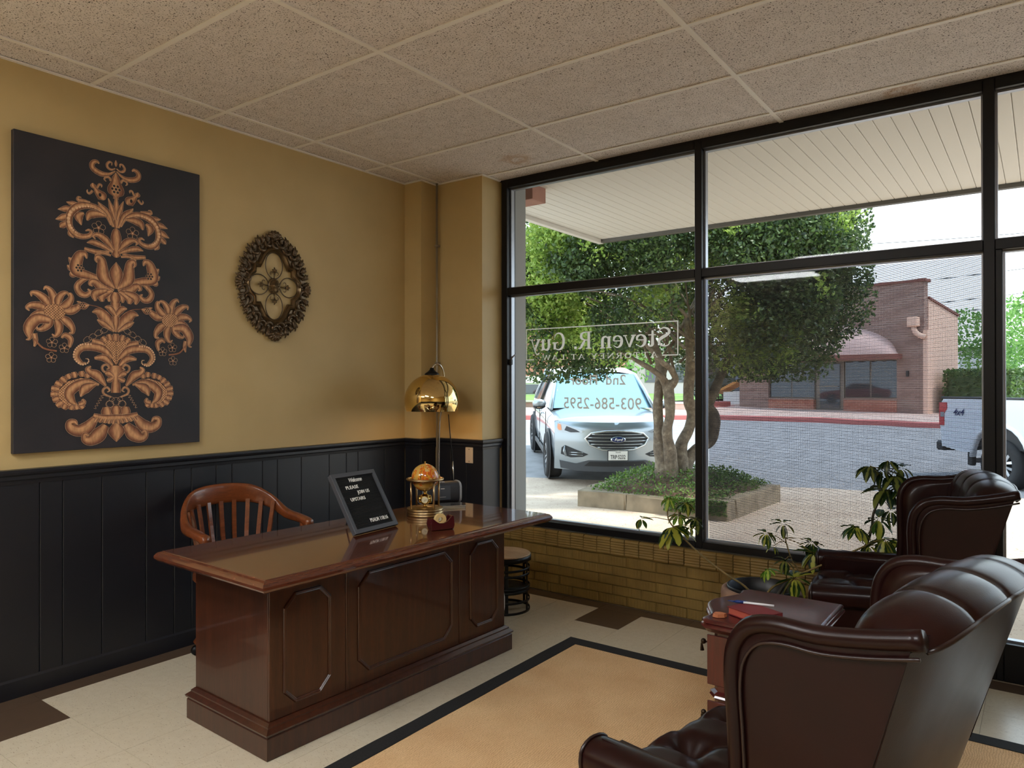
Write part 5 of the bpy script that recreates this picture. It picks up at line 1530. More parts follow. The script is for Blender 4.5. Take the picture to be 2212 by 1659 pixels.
def leafy(name, c1, c2, trans=0.4):
    t = NT(name); info = t.node('ShaderNodeNewGeometry')
    c = t.ramp(info.outputs['Random Per Island'], [(0.0, rgb(*c1)), (1.0, rgb(*c2))])
    t.set(col=c, rough=0.45)
    tl = t.node('ShaderNodeBsdfTranslucent'); t.link(c, tl.inputs[0])
    ms = t.node('ShaderNodeMixShader'); ms.inputs[0].default_value = trans
    t.link(t.b.outputs[0], ms.inputs[1]); t.link(tl.outputs[0], ms.inputs[2]); t.link(ms.outputs[0], t.out.inputs['Surface'])
    MATS[name] = t.m
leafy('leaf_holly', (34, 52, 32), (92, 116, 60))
leafy('leaf_holly_sunlit', (116, 148, 60), (172, 190, 96), 0.5)  # yellower copy of the holly leaf, sunlight put into its colour
leafy('leaf_ivy', (60, 92, 36), (126, 152, 74))
leafy('leaf_far', (80, 128, 56), (140, 180, 96), 0.5)
leafy('leaf_hedge', (50, 80, 40), (92, 122, 62))
def leaf_cloud(pts, sizes, rnd, up=0.3, two=True, mat_of=None):
    V, F, MI = [], [], []
    for i, (p, s) in enumerate(zip(pts, sizes)):
        n = Vector((rnd.gauss(0, 1), rnd.gauss(0, 1), rnd.gauss(0, 1) + up)).normalized()
        a = n.orthogonal().normalized(); th = rnd.uniform(0, 6.28)
        b = n.cross(a); d = a * math.cos(th) + b * math.sin(th); e = n.cross(d)
        L_, w_ = s, s * 0.27
        o = len(V); p = Vector(p)
        k_ = n * s * .08
        V += [p - d * L_ * 0.5, p - d * L_ * 0.12 + e * w_ - k_, p + d * L_ * 0.25 + e * w_ * .75 - k_, p + d * L_ * 0.5, p + d * L_ * 0.25 - e * w_ * .75 - k_, p - d * L_ * 0.12 - e * w_ - k_]
        F.append((o, o + 1, o + 2, o + 3, o + 4, o + 5)); MI.append(mat_of(p) if mat_of else 0)
    return V, F, MI
def leaf_obj(name, V, F, MI, mats, parent, **kw):
    me_ = bpy.data.meshes.new(name); me_.from_pydata([tuple(v) for v in V], [], F)
    for i, q in enumerate(me_.polygons): q.material_index = MI[i]
    for mt in mats: me_.materials.append(MATS[mt])
    return put(name, me_, parent, **kw)
rt = random.Random(11)
gp, gs_ = [], []
for k in range(7500):
    a, b = rt.random(), rt.random()
    edge = max(abs(2 * a - 1), abs(2 * b - 1))
    if rt.random() > 0.25 + 0.75 * edge ** 1.5 and a < 0.8: continue
    x, y, z = mound(a, b); hgt = rt.random() ** 2 * (0.10 if edge > 0.5 else 0.05)
    gp.append((x + rt.uniform(-.05, .05), y - (0.10 * rt.random() if b < 0.1 else 0), z + hgt + 0.01)); gs_.append(rt.uniform(0.022, 0.045))
for k in range(1200):     # ivy trailing over the front stones
    x = 0.45 + 0.72 * rt.random(); gp.append((x, 7.47 - 0.03 * rt.random(), 0.22 - 0.16 * rt.random() ** 1.6)); gs_.append(rt.uniform(0.022, 0.04))
V, F, MI = leaf_cloud(gp, gs_, rt, 0.8)
gc = leaf_obj('ground_cover', V, F, MI, ['leaf_ivy'], None, label='low leafy ground cover spreading over the planter mound', cat='ground cover', kind='stuff')

# ---- multi-trunk holly in the planter
def bark_mat():
    t = NT('bark'); v = t.pos()
    c = t.ramp(t.noise(v, 14, 5, 0.7), [(0.3, rgb(70, 60, 50)), (0.55, rgb(112, 98, 82)), (0.75, rgb(150, 138, 118))])
    t.set(col=c, rough=0.9); t.bump(t.noise(v, 40, 4), 0.5, 0.01)
    MATS['bark'] = t.m
bark_mat()
tr = thing('yaupon_tree', 'bushy green multi trunk tree growing from the stone planter', 'tree', (0.22, 8.3, 0.3))
TO = Vector((0.22, 8.3, 0.3))
def trunk(pts, r, name='trunk', parent=None):
    q = spline([tuple(Vector(p) - TO) for p in pts], 5)
    rr = spline([(a,) for a in r], 5)
    rad = [max(0.008, rr[k][0] * (1 + 0.16 * noise.noise(Vector(q[k]) * 7))) for k in range(len(q))]
    return MB().tube(q, rad, 10).build(name, 'bark', parent or tr)
tA = trunk([(0.17, 8.05, 0.30), (0.177, 8.044, 0.513), (0.125, 8.067, 0.741), (0.11, 8.055, 0.975), (0.101, 8.048, 1.209), (0.096, 8.105, 1.443), (0.09, 8.163, 1.70), (-0.1, 8.2, 2.2)], [0.13, 0.105, 0.085, 0.065, 0.058, 0.06, 0.06, 0.03])
tB = trunk([(0.26, 8.06, 0.30), (0.262, 8.039, 0.518), (0.264, 8.03, 0.672), (0.25, 7.98, 0.907), (0.282, 7.996, 1.098), (0.262, 8.03, 1.289), (0.23, 8.06, 1.42), (0.215, 8.066, 1.521)], [0.12, 0.09, 0.075, 0.062, 0.058, 0.062, 0.075, 0.06])
trunk([(0.225, 8.07, 1.42), (0.3, 8.069, 1.497), (0.312, 8.078, 1.559), (0.299, 7.943, 1.672), (0.262, 7.792, 1.745), (0.1, 7.6, 2.0)], [0.06, 0.05, 0.044, 0.035, 0.03, 0.015], 'branch', tB)
trunk([(0.217, 8.07, 1.44), (0.194, 7.991, 1.536), (0.166, 7.909, 1.597), (0.05, 7.80, 1.70), (-0.25, 7.6, 1.9)], [0.055, 0.042, 0.036, 0.03, 0.012], 'branch', tB)
tC = trunk([(0.30, 8.28, 0.30), (0.285, 8.31, 0.496), (0.271, 8.361, 0.729), (0.329, 8.465, 0.924), (0.335, 8.531, 1.122), (0.304, 8.507, 1.282), (0.288, 8.557, 1.483), (0.304, 8.568, 1.75), (0.28, 8.5, 2.3)], [0.12, 0.10, 0.07, 0.06, 0.066, 0.075, 0.07, 0.06, 0.035])
tD = trunk([(0.34, 8.36, 0.30), (0.322, 8.399, 0.499), (0.40, 8.50, 0.66), (0.534, 8.616, 0.764), (0.567, 8.64, 0.924), (0.561, 8.635, 1.083), (0.51, 8.659, 1.218), (0.55, 8.75, 1.402), (0.567, 8.886, 1.564), (0.62, 9.037, 1.80), (0.75, 9.2, 2.4)], [0.1, 0.085, 0.07, 0.07, 0.085, 0.08, 0.065, 0.065, 0.06, 0.05, 0.03])
trunk([(0.504, 8.654, 1.20), (0.478, 8.635, 1.362), (0.453, 8.678, 1.523), (0.396, 8.635, 1.85)], [0.05, 0.045, 0.04, 0.02], 'branch', tD)
lat = Vector((0.806, 0.592, 0)); dep = Vector((-0.592, 0.806, 0)); CC = Vector((0.15, 8.75, 2.95))
rb2 = random.Random(5)
for k in range(26):      # twigs fanning out under the crown
    a0 = Vector((rb2.uniform(-0.2, 0.6), rb2.uniform(8.0, 8.9), rb2.uniform(1.6, 2.3)))
    e = CC + lat * rb2.uniform(-2.1, 2.1) + dep * rb2.uniform(-1.0, 1.0) + Vector((0, 0, rb2.uniform(-0.7, 1.0)))
    mid = (a0 + e) / 2 + Vector((rb2.uniform(-.2, .2), rb2.uniform(-.2, .2), rb2.uniform(0.0, .3)))
    trunk([a0, mid, e], [0.020, 0.010, 0.004], 'twig')
lumps = []
for k in range(74):
    th = rb2.uniform(0, 2 * PI); zz = rb2.uniform(-0.75, 1.0)
    rr = math.sqrt(max(0.05, 1 - zz * zz * 0.6))
    lumps.append((CC + lat * (1.85 * rr * math.cos(th) + (0.1 if zz < 0 else 0)) + dep * (1.15 * rr * math.sin(th)) + Vector((0, 0, 1.25 * zz)), rb2.uniform(0.38, 0.62)))
lumps += [(Vector((-1.45, 7.75, 2.3)), 0.6), (Vector((-1.7, 7.7, 3.0)), 0.55), (Vector((-1.2, 7.7, 1.85)), 0.45), (Vector((-1.9, 7.9, 2.5)), 0.5), (Vector((1.35, 9.55, 1.95)), 0.5), (Vector((0.9, 9.2, 1.75)), 0.42), (Vector((1.75, 9.7, 2.5)), 0.5), (Vector((-0.8, 7.9, 1.75)), 0.35)]
cp, cs_ = [], []
for c, r in lumps:
    n_ = int(2300 * (r / 0.5) ** 2)
    for k in range(n_):
        d = Vector((rb2.gauss(0, 1), rb2.gauss(0, 1), rb2.gauss(0, 1))).normalized()
        q = c + d * r * (rb2.random() ** 0.33) * Vector((1, 1, 0.85)).length / 1.65
        if q.y < 7.05 and q.z > 2.8: continue
        if q.z < 1.5: continue
        cp.append(q); cs_.append(rb2.uniform(0.035, 0.068))
def sunlit_leaf(p):  # noise clumps, thicker to the left: sunlit side of the crown painted in
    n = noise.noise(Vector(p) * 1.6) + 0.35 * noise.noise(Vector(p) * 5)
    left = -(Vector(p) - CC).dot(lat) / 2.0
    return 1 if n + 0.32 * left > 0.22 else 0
V, F, MI = leaf_cloud([p - TO for p in cp], cs_, rb2, 0.5, mat_of=lambda p: sunlit_leaf(p + TO))
leaf_obj('foliage', V, F, MI, ['leaf_holly', 'leaf_holly_sunlit'], tr, kind='stuff')

# ================================================================ vehicles
plain('silver_paint', (150, 160, 168), 0.25, 0.55, coat=0.8, coatr=0.03)
plain('white_car_paint', (226, 230, 236), 0.3, 0.0, coat=0.8, coatr=0.04)
plain('car_glass', (138, 176, 192), 0.06, 0.7)  # pale blue metallic tint stands in for sky reflected in the windscreen
plain('car_dark_glass', (60, 66, 70), 0.08, 0.5)
plain('tyre', (34, 34, 36), 0.85)
plain('alloy', (190, 192, 196), 0.3, 0.8)
plain('trim_dark', (30, 31, 34), 0.55)
plain('grille_chrome', (205, 210, 214), 0.15, 0.9)
plain('lamp_lens', (150, 156, 162), 0.1, 0.5)
plain('lamp_dark', (48, 50, 54), 0.2, 0.5)
plain('amber', (226, 150, 110), 0.3)
plain('plate_white', (230, 228, 222), 0.5)
plain('plate_ink', (30, 30, 34), 0.5)
plain('oval_blue', (22, 38, 92), 0.3)
plain('tail_red', (190, 22, 34), 0.2, coat=0.6)
plain('skid_grey', (78, 82, 88), 0.4, 0.4)

def wheel(parent, x, y, r, w, side, spokes=5, rim=0.62, alloy='alloy'):
    """side +1: outer face towards +y"""
    M_ = Matrix.Translation((x, y, r)) @ Matrix.Rotation(-side * PI / 2, 4, 'X')
    t = MB().lathe([(r * rim, -w / 2), (r * 0.93, -w / 2), (r, -w * 0.36), (r, w * 0.36), (r * 0.93, w / 2), (r * rim, w / 2), (r * rim, -w / 2)], 40, M_, cap=False).build('tyre', 'tyre', parent, fix=True)
    rm = MB().lathe([(r * rim, -w * 0.4), (r * rim, w * 0.44), (r * rim * 0.94, w * 0.44), (r * rim * 0.9, w * 0.2), (0.02, w * 0.12)], 36, M_, cap=False).build('wheel_barrel', 'trim_dark', parent)
    for k in range(spokes):
        a = 2 * PI * k / spokes
        M2 = M_ @ Matrix.Rotation(a, 4, 'Z')
        q = MB()
        for s in (-1, 1):
            q.add([(r * 0.06, s * r * 0.02, w * 0.36), (r * 0.06, s * r * 0.10, w * 0.34), (r * rim * 0.97, s * r * 0.20, w * 0.42), (r * rim * 0.97, s * r * 0.09, w * 0.44), (r * 0.06, s * r * 0.02, w * 0.2), (r * 0.06, s * r * 0.10, w * 0.2), (r * rim * 0.97, s * r * 0.20, w * 0.25), (r * rim * 0.97, s * r * 0.09, w * 0.25)],
                  [(0, 1, 2, 3), (7, 6, 5, 4), (0, 4, 5, 1), (1, 5, 6, 2), (2, 6, 7, 3), (3, 7, 4, 0)], M2)
        q.build('spoke', alloy, rm, fix=True)
    MB().lathe([(0.0, w * 0.40), (r * 0.11, w * 0.40), (r * 0.13, w * 0.3)], 18, M_).build('hub_cap', alloy, rm)
    MB().mould([(r * rim * math.cos(2 * PI * k / 36), r * rim * math.sin(2 * PI * k / 36)) for k in range(36)], [(-0.012, w * 0.40), (0.004, w * 0.46), (0.012, w * 0.44)], M=M_).build('rim_lip', alloy, rm)

sv = thing('parked_suv', 'silver crossover SUV parked nose-in behind the planter', 'car', (-2.903, 11.642, 0.045), rot=(0, R(3.7), -0.884))
def fx(y, z): return 2.42 - 0.36 * y * y - 0.10 * max(0, z - 0.72) - 0.16 * max(0, 0.42 - z)
stns = [(-2.36, .74, .48, .92, .95), (-2.28, .88, .36, 1.05, 1.10), (-1.9, .95, .30, 1.10, 1.14), (-1.0, .965, .28, 1.10, 1.12), (0, .965, .28, 1.08, 1.10), (.8, .962, .28, 1.06, 1.10), (1.1, .957, .28, 1.05, 1.14), (1.6, .95, .28, 1.03, 1.10), (2.0, .935, .30, 1.0, 1.05), (2.10, .93, .30, .98, 1.02)]
def section(x, hw_, zb, zs, zt):
    h = [(0, zb), (hw_ * .86, zb), (hw_ * .97, zb + .10), (hw_, zb + .30), (hw_ * .992, zs - .24), (hw_ * .975, zs - .10), (hw_ * .93, zs), (hw_ * .62, zs + (zt - zs) * .75), (0, zt)]
    return [(x, y, z) for y, z in h] + [(x, -y, z) for y, z in h[-2:0:-1]]
ss = []
for a, b in zip(stns[:-1], stns[1:]):
    for k in range(3): ss.append(tuple(p + (q - p) * k / 3 for p, q in zip(a, b)))
ss.append(stns[-1])
MB().loft([section(*s) for s in ss]).build('body', 'silver_paint', sv, fix=True, sharp=35)
def nose(a, b):
    y = 0.93 * (2 * a - 1); z = 0.26 + 0.74 * b
    return (fx(y, z) - 0.10 * max(0, b - 0.9) * 10 * 0.5, y, z)
m = MB(); m.grid(nose, 32, 16)
m.grid(lambda a, b: (2.05 + (nose(a, 1)[0] - 2.05) * b, 0.93 * (2 * a - 1) * (0.995), 1.0 + 0.052 * (1 - (2 * a - 1) ** 2) * (1 - b) + 0.005 * (1 - b)), 32, 6)
for s in (0, 1):
    m.grid(lambda a, b, s=s: (2.05 + (nose(s, b)[0] - 2.05) * a, nose(s, b)[1], nose(s, b)[2]), 4, 16)
m.build('front_fascia', 'silver_paint', sv, fix=True, sharp=40)
# cabin
gl = [(1.10, 0.90, 1.12), (0.30, 0.66, 1.66), (-0.6, 0.67, 1.70), (-1.55, 0.64, 1.64), (-2.22, 0.84, 1.14)]
def ring_side(s):
    base = [(1.10, s * 0.88, 1.09), (0.4, s * 0.93, 1.085), (-0.6, s * 0.935, 1.095), (-1.5, s * 0.925, 1.11), (-2.2, s * 0.84, 1.10)]
    top = [(0.36, s * 0.70, 1.64), (0.05, s * 0.715, 1.67), (-0.6, s * 0.72, 1.685), (-1.4, s * 0.70, 1.665), (-1.95, s * 0.66, 1.58)]
    return base, top
bl, tl_ = ring_side(1); br, tr_ = ring_side(-1)
for b_, t_, s in ((bl, tl_, 1), (br, tr_, -1)):
    m = MB(); m.loft([b_, t_], closed=False, caps=False, smooth=False, flip=s > 0); m.build('side_glass', 'car_dark_glass', sv)
m = MB()
m.grid(lambda a, b: (1.12 - 0.10 * (2 * a - 1) ** 2 + (0.38 - 1.02 + 0.0) * b - 0.06 * b * (1 - (2 * a - 1) ** 2) + (-0.0), (0.86 - 0.18 * b) * (2 * a - 1), 1.10 + 0.545 * b + 0.02 * (1 - (2 * a - 1) ** 2)), 16, 8)
m.build('windscreen', 'car_glass', sv, fix=True)
MB().loft([[(p[0], p[1], p[2]) for p in tl_], [(p[0], p[1] * 0.6, p[2] + 0.045) for p in tl_], [(p[0], 0, p[2] + 0.06) for p in tl_], [(p[0], -p[1] * 0.6, p[2] + 0.045) for p in tl_], [(p[0], -p[1], p[2]) for p in tl_]], closed=False, caps=False).build('roof', 'silver_paint', sv, fix=True)
MB().loft([[(-1.95, -.66, 1.58), (-1.95, 0, 1.64), (-1.95, .66, 1.58)], [(-2.2, -.84, 1.10), (-2.24, 0, 1.12), (-2.2, .84, 1.10)]], closed=False, caps=False).build('rear_glass', 'car_dark_glass', sv)
for s in (1, -1):
    MB().tube([(1.10, s * 0.885, 1.09), (0.75, s * 0.80, 1.38), (0.36, s * 0.702, 1.645), (-0.6, s * 0.722, 1.69), (-1.4, s * 0.702, 1.67), (-1.95, s * 0.662, 1.585), (-2.2, s * 0.84, 1.10)], 0.032, 8).build('roof_rail', 'silver_paint', sv)
    for x0, x1 in ((-0.22, -0.15), (-1.32, -1.22)):
        MB().tube([(x0, s * 0.937, 1.09), (x1, s * 0.722, 1.68)], 0.032, 6).build('pillar', 'trim_dark' if x0 > -1 else 'silver_paint', sv)
    mr = MB().ball((0.86, s * 1.06, 1.17), 0.12, 14, 10, (0.55, 1.0, 0.62)).build('mirror', 'silver_paint', sv)
    MB().ball((0.86, s * 1.06, 1.12), 0.115, 12, 8, (0.5, 0.95, 0.45)).build('mirror_base', 'trim_dark', mr)
    for x in (1.42, -1.43):
        MB().lathe([(0.02, 0.0), (0.425, 0.0), (0.425, 0.012), (0.40, 0.016), (0.02, 0.016)], 36, Matrix.Translation((x, s * 0.955, 0.385)) @ Matrix.Rotation(-s * PI / 2, 4, 'X')).build('wheel_arch', 'trim_dark', sv)
        wheel(sv, x, s * 0.885, 0.375, 0.25, s)
    MB().box(-1.0, 1.0, s * 0.93, s * 0.972, 0.27, 0.36, 0.01).build('sill_cladding', 'trim_dark', sv)
    for x in (0.25, -0.75):
        MB().box(x - 0.1, x + 0.1, s * 0.955, s * 0.985, 0.94, 0.965, 0.008).build('door_handle', 'silver_paint', sv)
    for x in (0.98, -0.12, -1.12):
        MB().box(x - 0.004, x + 0.004, s * 0.955, s * 0.9675, 0.36, 1.04).build('door_seam', 'trim_dark', sv)
def patch(name, pts, mat, o=0.008, parent=sv):
    """polygon laid on the curved nose, sliced so that it follows the curve"""
    ys_ = sorted(set([p[0] for p in pts] + [min(p[0] for p in pts) + (max(p[0] for p in pts) - min(p[0] for p in pts)) * k / 14 for k in range(15)]))
    top, bot = [], []
    for y in ys_:
        zz = []
        for (y1, z1), (y2, z2) in zip(pts, pts[1:] + pts[:1]):
            if min(y1, y2) - 1e-9 <= y <= max(y1, y2) + 1e-9:
                zz += [z1, z2] if abs(y2 - y1) < 1e-9 else [z1 + (z2 - z1) * (y - y1) / (y2 - y1)]
        top.append((y, max(zz))); bot.append((y, min(zz)))
    m = MB(); rings = []
    for (y, zt), (_, zb) in zip(top, bot):
        zm = (zt + zb) / 2
        rings.append([(fx(y, zb) - 0.03, y, zb), (fx(y, zb) + o, y, zb), (fx(y, zm) + o, y, zm), (fx(y, zt) + o, y, zt), (fx(y, zt) - 0.03, y, zt)])
    m.loft(rings, smooth=False)
    return m.build(name, mat, parent, fix=True)
hexg = [(-0.49, .76), (-0.40, .84), (-0.2, .872), (0, .878), (0.2, .872), (.40, .84), (.49, .76), (.42, .66), (.24, .595), (0, .585), (-.24, .595), (-.42, .66)]
gr = patch('grille', hexg, 'trim_dark', 0.006)
MB().tube([(fx(y, z) + 0.012, y, z) for y, z in hexg], 0.016, 6, closed=True).build('grille_surround', 'grille_chrome', gr)
for z, w_ in ((.825, .40), (.775, .46), (.725, .455), (.675, .41), (.63, .31)):
    MB().tube([(fx(w_ * k / 6, z) + 0.012, w_ * k / 6, z) for k in range(-6, 7)], 0.0065, 6).build('grille_bar', 'grille_chrome', gr)
lg = MB().lathe([(0.0, 0.022), (0.112, 0.020), (0.118, 0.0)], 32, Matrix.Translation((fx(0, .75) + 0.018, 0, .752)) @ Matrix.Rotation(PI / 2, 4, 'Y') @ Matrix.Diagonal((0.42, 1, 1, 1))).build('badge', 'grille_chrome', sv)
MB().lathe([(0.0, 0.026), (0.100, 0.024), (0.101, 0.0)], 32, Matrix.Translation((fx(0, .75) + 0.018, 0, .752)) @ Matrix.Rotation(PI / 2, 4, 'Y') @ Matrix.Diagonal((0.40, 1, 1, 1))).build('badge_field', 'oval_blue', lg)
MT = Matrix(((0, 0, 1, 0), (1, 0, 0, 0), (0, 1, 0, 0), (0, 0, 0, 1)))
text_part('badge_script', 'Ford', 0.062, 'plate_white', lg, Matrix.Translation((fx(0, .75) + 0.046, 0, .734)) @ MT, depth=0.001, shear=0.3, align='CENTER', bold=0.0006)
for s in (1, -1):
    hp = [(s * y, z) for y, z in ((.50, .862), (.62, .905), (.78, .965), (.885, .985), (.905, .90), (.87, .845), (.72, .825), (.56, .835))]
    if s < 0: hp = hp[::-1]
    h_ = patch('headlight', hp, 'lamp_lens', 0.01)
    patch('headlight_core', ([(s * y, z) for y, z in ((.56, .85), (.62, .885), (.76, .935), (.79, .87), (.70, .842))])[::s], 'lamp_dark', 0.014, h_)
    patch('turn_signal', ([(s * y, z) for y, z in ((.83, .87), (.84, .955), (.885, .965), (.892, .90), (.872, .865))])[::s], 'amber', 0.014, h_)
    f_ = patch('fog_lamp_pocket', ([(s * y, z) for y, z in ((.44, .515), (.52, .475), (.70, .455), (.84, .50), (.83, .60), (.78, .64), (.62, .58))])[::s], 'trim_dark', 0.006)
    MB().tube([(fx(y, z) + 0.01, s * y, z) for y, z in ((.76, .475), (.79, .55), (.78, .63))], [0.02, 0.026, 0.012], 8).build('fog_lamp', 'lamp_lens', f_)
    for z in (0.535, 0.50):
        MB().tube([(fx(y, z) + 0.008, s * y, z) for y in (.52, .62, .72)], 0.006, 6).build('pocket_bar', 'grille_chrome', f_)
patch('lower_valance', [(-.86, .40), (-.62, .365), (-.44, .425), (.44, .425), (.62, .365), (.86, .40), (.84, .28), (.6, .25), (-.6, .25), (-.84, .28)], 'skid_grey', 0.008)
patch('lower_grille', [(-.42, .405), (.42, .405), (.50, .335), (-.50, .335)], 'trim_dark', 0.014)
pb = MB().box(0, 0.012, -0.16, 0.16, 0, 0.165, 0.003).build('plate_frame', 'plate_ink', sv, loc=(fx(0, .5) + 0.012, 0.0, 0.425))
MB().box(0.012, 0.015, -0.148, 0.148, 0.012, 0.153).build('number_plate', 'plate_white', pb)
text_part('plate_number', 'TRP\u00b75232', 0.088, 'plate_ink', pb, Matrix.Translation((0.0156, 0, 0.032)) @ MT, depth=0.0005, align='CENTER', sx=0.66, bold=0.0012)
text_part('plate_state', 'TEXAS', 0.032, 'plate_ink', pb, Matrix.Translation((0.0156, 0.0, 0.122)) @ MT, depth=0.0005, align='CENTER', sx=0.9)

# ---- white pickup
tk = thing('pickup_truck', 'white pickup truck with open bed and red tail lights', 'truck', (5.27, 12.47, -0.125), -0.787)
def arch_side(s):
    pts = [(-2.92, .58), (-2.96, .95), (-2.95, 1.28), (-2.86, 1.38), (-1.02, 1.36), (-1.02, .52), (-1.24, .52)]
    for k in range(13):
        a = PI * k / 12; pts.append((-1.75 + 0.50 * math.cos(a), 0.46 + 0.50 * math.sin(a)))
    pts += [(-2.26, .52), (-2.5, .52)]
    m = MB(); m.prism(pts, s * 0.985, s * 0.93, M=Matrix(((1, 0, 0, 0), (0, 0, 1, 0), (0, 1, 0, 0), (0, 0, 0, 1))))
    m.build('bed_side', 'white_car_paint', tk, fix=True)
    m = MB(); m.tube([(-1.75 + 0.53 * math.cos(PI * k / 12), s * 0.985, 0.46 + 0.53 * math.sin(PI * k / 12)) for k in range(13)], 0.035, 6); m.build('fender_flare', 'white_car_paint', tk)
for s in (1, -1):
    arch_side(s)
    MB().box(-2.94, -1.02, s * 0.90, s * 0.99, 1.355, 1.40, 0.012).build('bed_rail_cap', 'trim_dark', tk)
    MB().box(-2.9, -1.05, s * 0.90, s * 0.93, 0.62, 1.36).build('bed_liner', 'trim_dark', tk)
    tl2 = MB().prism([(-2.972, .92), (-2.972, 1.30), (-2.80, 1.30), (-2.80, 1.20), (-2.86, 1.12), (-2.86, .92)], s * 0.93, s * 0.993, M=Matrix(((1, 0, 0, 0), (0, 0, 1, 0), (0, 1, 0, 0), (0, 0, 0, 1)))).build('tail_light', 'tail_red', tk, fix=True)
    MB().box(-2.94, -2.86, s * 0.992, s * 0.996, 1.06, 1.14).build('reverse_lens', 'lamp_lens', tl2)
    for x in (-1.75, 1.9):
        wheel(tk, x, s * 0.85, 0.385, 0.27, s, 6, 0.60)
    MB().prism([(-1.0, .45), (-1.0, 1.36), (-.95, 1.95), (0.6, 1.95), (1.15, 1.30), (2.85, 1.22), (2.95, .9), (2.9, .45)], s * 0.98, s * 0.6, M=Matrix(((1, 0, 0, 0), (0, 0, 1, 0), (0, 1, 0, 0), (0, 0, 0, 1)))).build('cab_side', 'white_car_paint', tk, fix=True)
    MB().prism([(-.88, 1.42), (-.82, 1.86), (0.52, 1.86), (0.98, 1.40)], s * 0.985, s * 0.97, M=Matrix(((1, 0, 0, 0), (0, 0, 1, 0), (0, 1, 0, 0), (0, 0, 0, 1)))).build('cab_window', 'car_dark_glass', tk, fix=True)
    MB().box(-2.38, -2.28, s * 0.9, s * 0.98, 0.32, 0.62, 0.01).build('mud_flap', 'trim_dark', tk)
    text_part('decal', '4x4', 0.15, 'oval_blue', tk, Matrix.Translation((-2.66 if s < 0 else -2.3, s * 0.9965, 1.10)) @ (Matrix(((1, 0, 0, 0), (0, 0, -1, 0), (0, 1, 0, 0), (0, 0, 0, 1))) if s < 0 else Matrix(((-1, 0, 0, 0), (0, 0, 1, 0), (0, 1, 0, 0), (0, 0, 0, 1)))), depth=0.001, shear=0.25, bold=0.002)
MB().box(-0.95, 2.88, -0.62, 0.62, 0.5, 1.20, 0.02).build('engine_bay', 'white_car_paint', tk)
MB().box(-0.98, 0.6, -0.62, 0.62, 1.2, 1.94, 0.03).build('cab_shell', 'car_dark_glass', tk)
MB().box(-2.97, -2.90, -0.93, 0.93, 0.62, 1.36, 0.02).build('tailgate', 'white_car_paint', tk)
MB().box(-2.9, -1.0, -0.9, 0.9, 0.60, 0.66).build('bed_floor', 'trim_dark', tk)
MB().box(-3.10, -2.90, -0.96, 0.96, 0.50, 0.66, 0.03).build('rear_bumper', 'trim_dark', tk)
MB().box(-2.6, 2.4, -0.45, 0.45, 0.34, 0.52, 0.02).build('chassis', 'trim_dark', tk)
MB().tube([(-2.62, -0.62, 0.36), (-2.2, -0.62, 0.40)], 0.04, 10).build('exhaust', 'trim_dark', tk)

# ================================================================ building over the road
def brick_tex(name, c1, c2, mortar, scale, kind='obj'):
    t = NT(name)
    o = t.node('ShaderNodeTexCoord').outputs['Object']
    sp2 = t.node('ShaderNodeSeparateXYZ'); t.link(o, sp2.inputs[0])
    ad = t.node('ShaderNodeMath', operation='ADD'); t.link(sp2.outputs['X'], ad.inputs[0]); t.link(sp2.outputs['Y'], ad.inputs[1])
    cb = t.node('ShaderNodeCombineXYZ'); t.link(ad.outputs[0], cb.inputs['X']); t.link(sp2.outputs['Z'], cb.inputs['Y'])
    b = t.node('ShaderNodeTexBrick')
    b.inputs['Color1'].default_value = rgb(*c1); b.inputs['Color2'].default_value = rgb(*c2); b.inputs['Mortar'].default_value = rgb(*mortar)
    b.inputs['Scale'].default_value = scale; b.inputs['Mortar Size'].default_value = 0.016
    b.inputs['Brick Width'].default_value = 0.62; b.inputs['Row Height'].default_value = 0.22
    t.link(cb.outputs[0], b.inputs['Vector'])
    t.set(col=b.outputs['Color'], rough=0.9)
    MATS[name] = t.m
brick_tex('facade_brick', (150, 120, 108), (130, 102, 92), (166, 146, 134), 3.0)
brick_tex('red_brick', (176, 112, 92), (156, 92, 76), (196, 160, 140), 3.0)
plain('pink_stucco', (222, 184, 162), 0.85)
plain('awning_cloth', (200, 168, 158), 0.8)
plain('awning_trim', (120, 72, 62), 0.8)
plain('shop_glass', (82, 86, 90), 0.03, 0.6)
plain('shop_frame', (120, 110, 100), 0.5, 0.4)
bb = thing('brick_building', 'single storey brick shop with arched awning across the street', 'building', (0.67, 27.457, 0.0), R(-14.1))
def part(name, mat, parent=bb, **b_):
    return MB().box(b_['x'][0], b_['x'][1], b_['y'][0], b_['y'][1], b_['z'][0], b_['z'][1], b_.get('b', 0)).build(name, mat, parent)
part('front_wall', 'facade_brick', x=(-0.88, 0), y=(0, 0.3), z=(0.2, 4.93))
part('front_wall', 'facade_brick', x=(-7.0, -5.7), y=(0, 0.3), z=(0.2, 4.93))
part('front_wall', 'facade_brick', x=(-5.7, -0.88), y=(0, 0.3), z=(2.34, 4.93))
part('window_base', 'red_brick', x=(-2.72, -0.88), y=(-0.02, 0.3), z=(0.2, 0.95))
part('window_base', 'red_brick', x=(-5.7, -3.84), y=(-0.02, 0.3), z=(0.2, 0.93))
part('sill', 'facade_brick', x=(-2.72, -0.85), y=(-0.06, 0.3), z=(0.95, 1.0))
part('sill', 'facade_brick', x=(-5.72, -3.84), y=(-0.06, 0.3), z=(0.93, 0.98))
part('parapet_cap', 'awning_trim', x=(-7.1, 0.06), y=(-0.05, 0.4), z=(4.93, 5.02))
MSW = Matrix(((0, 0, 1, 0), (1, 0, 0, 0), (0, 1, 0, 0), (0, 0, 0, 1)))
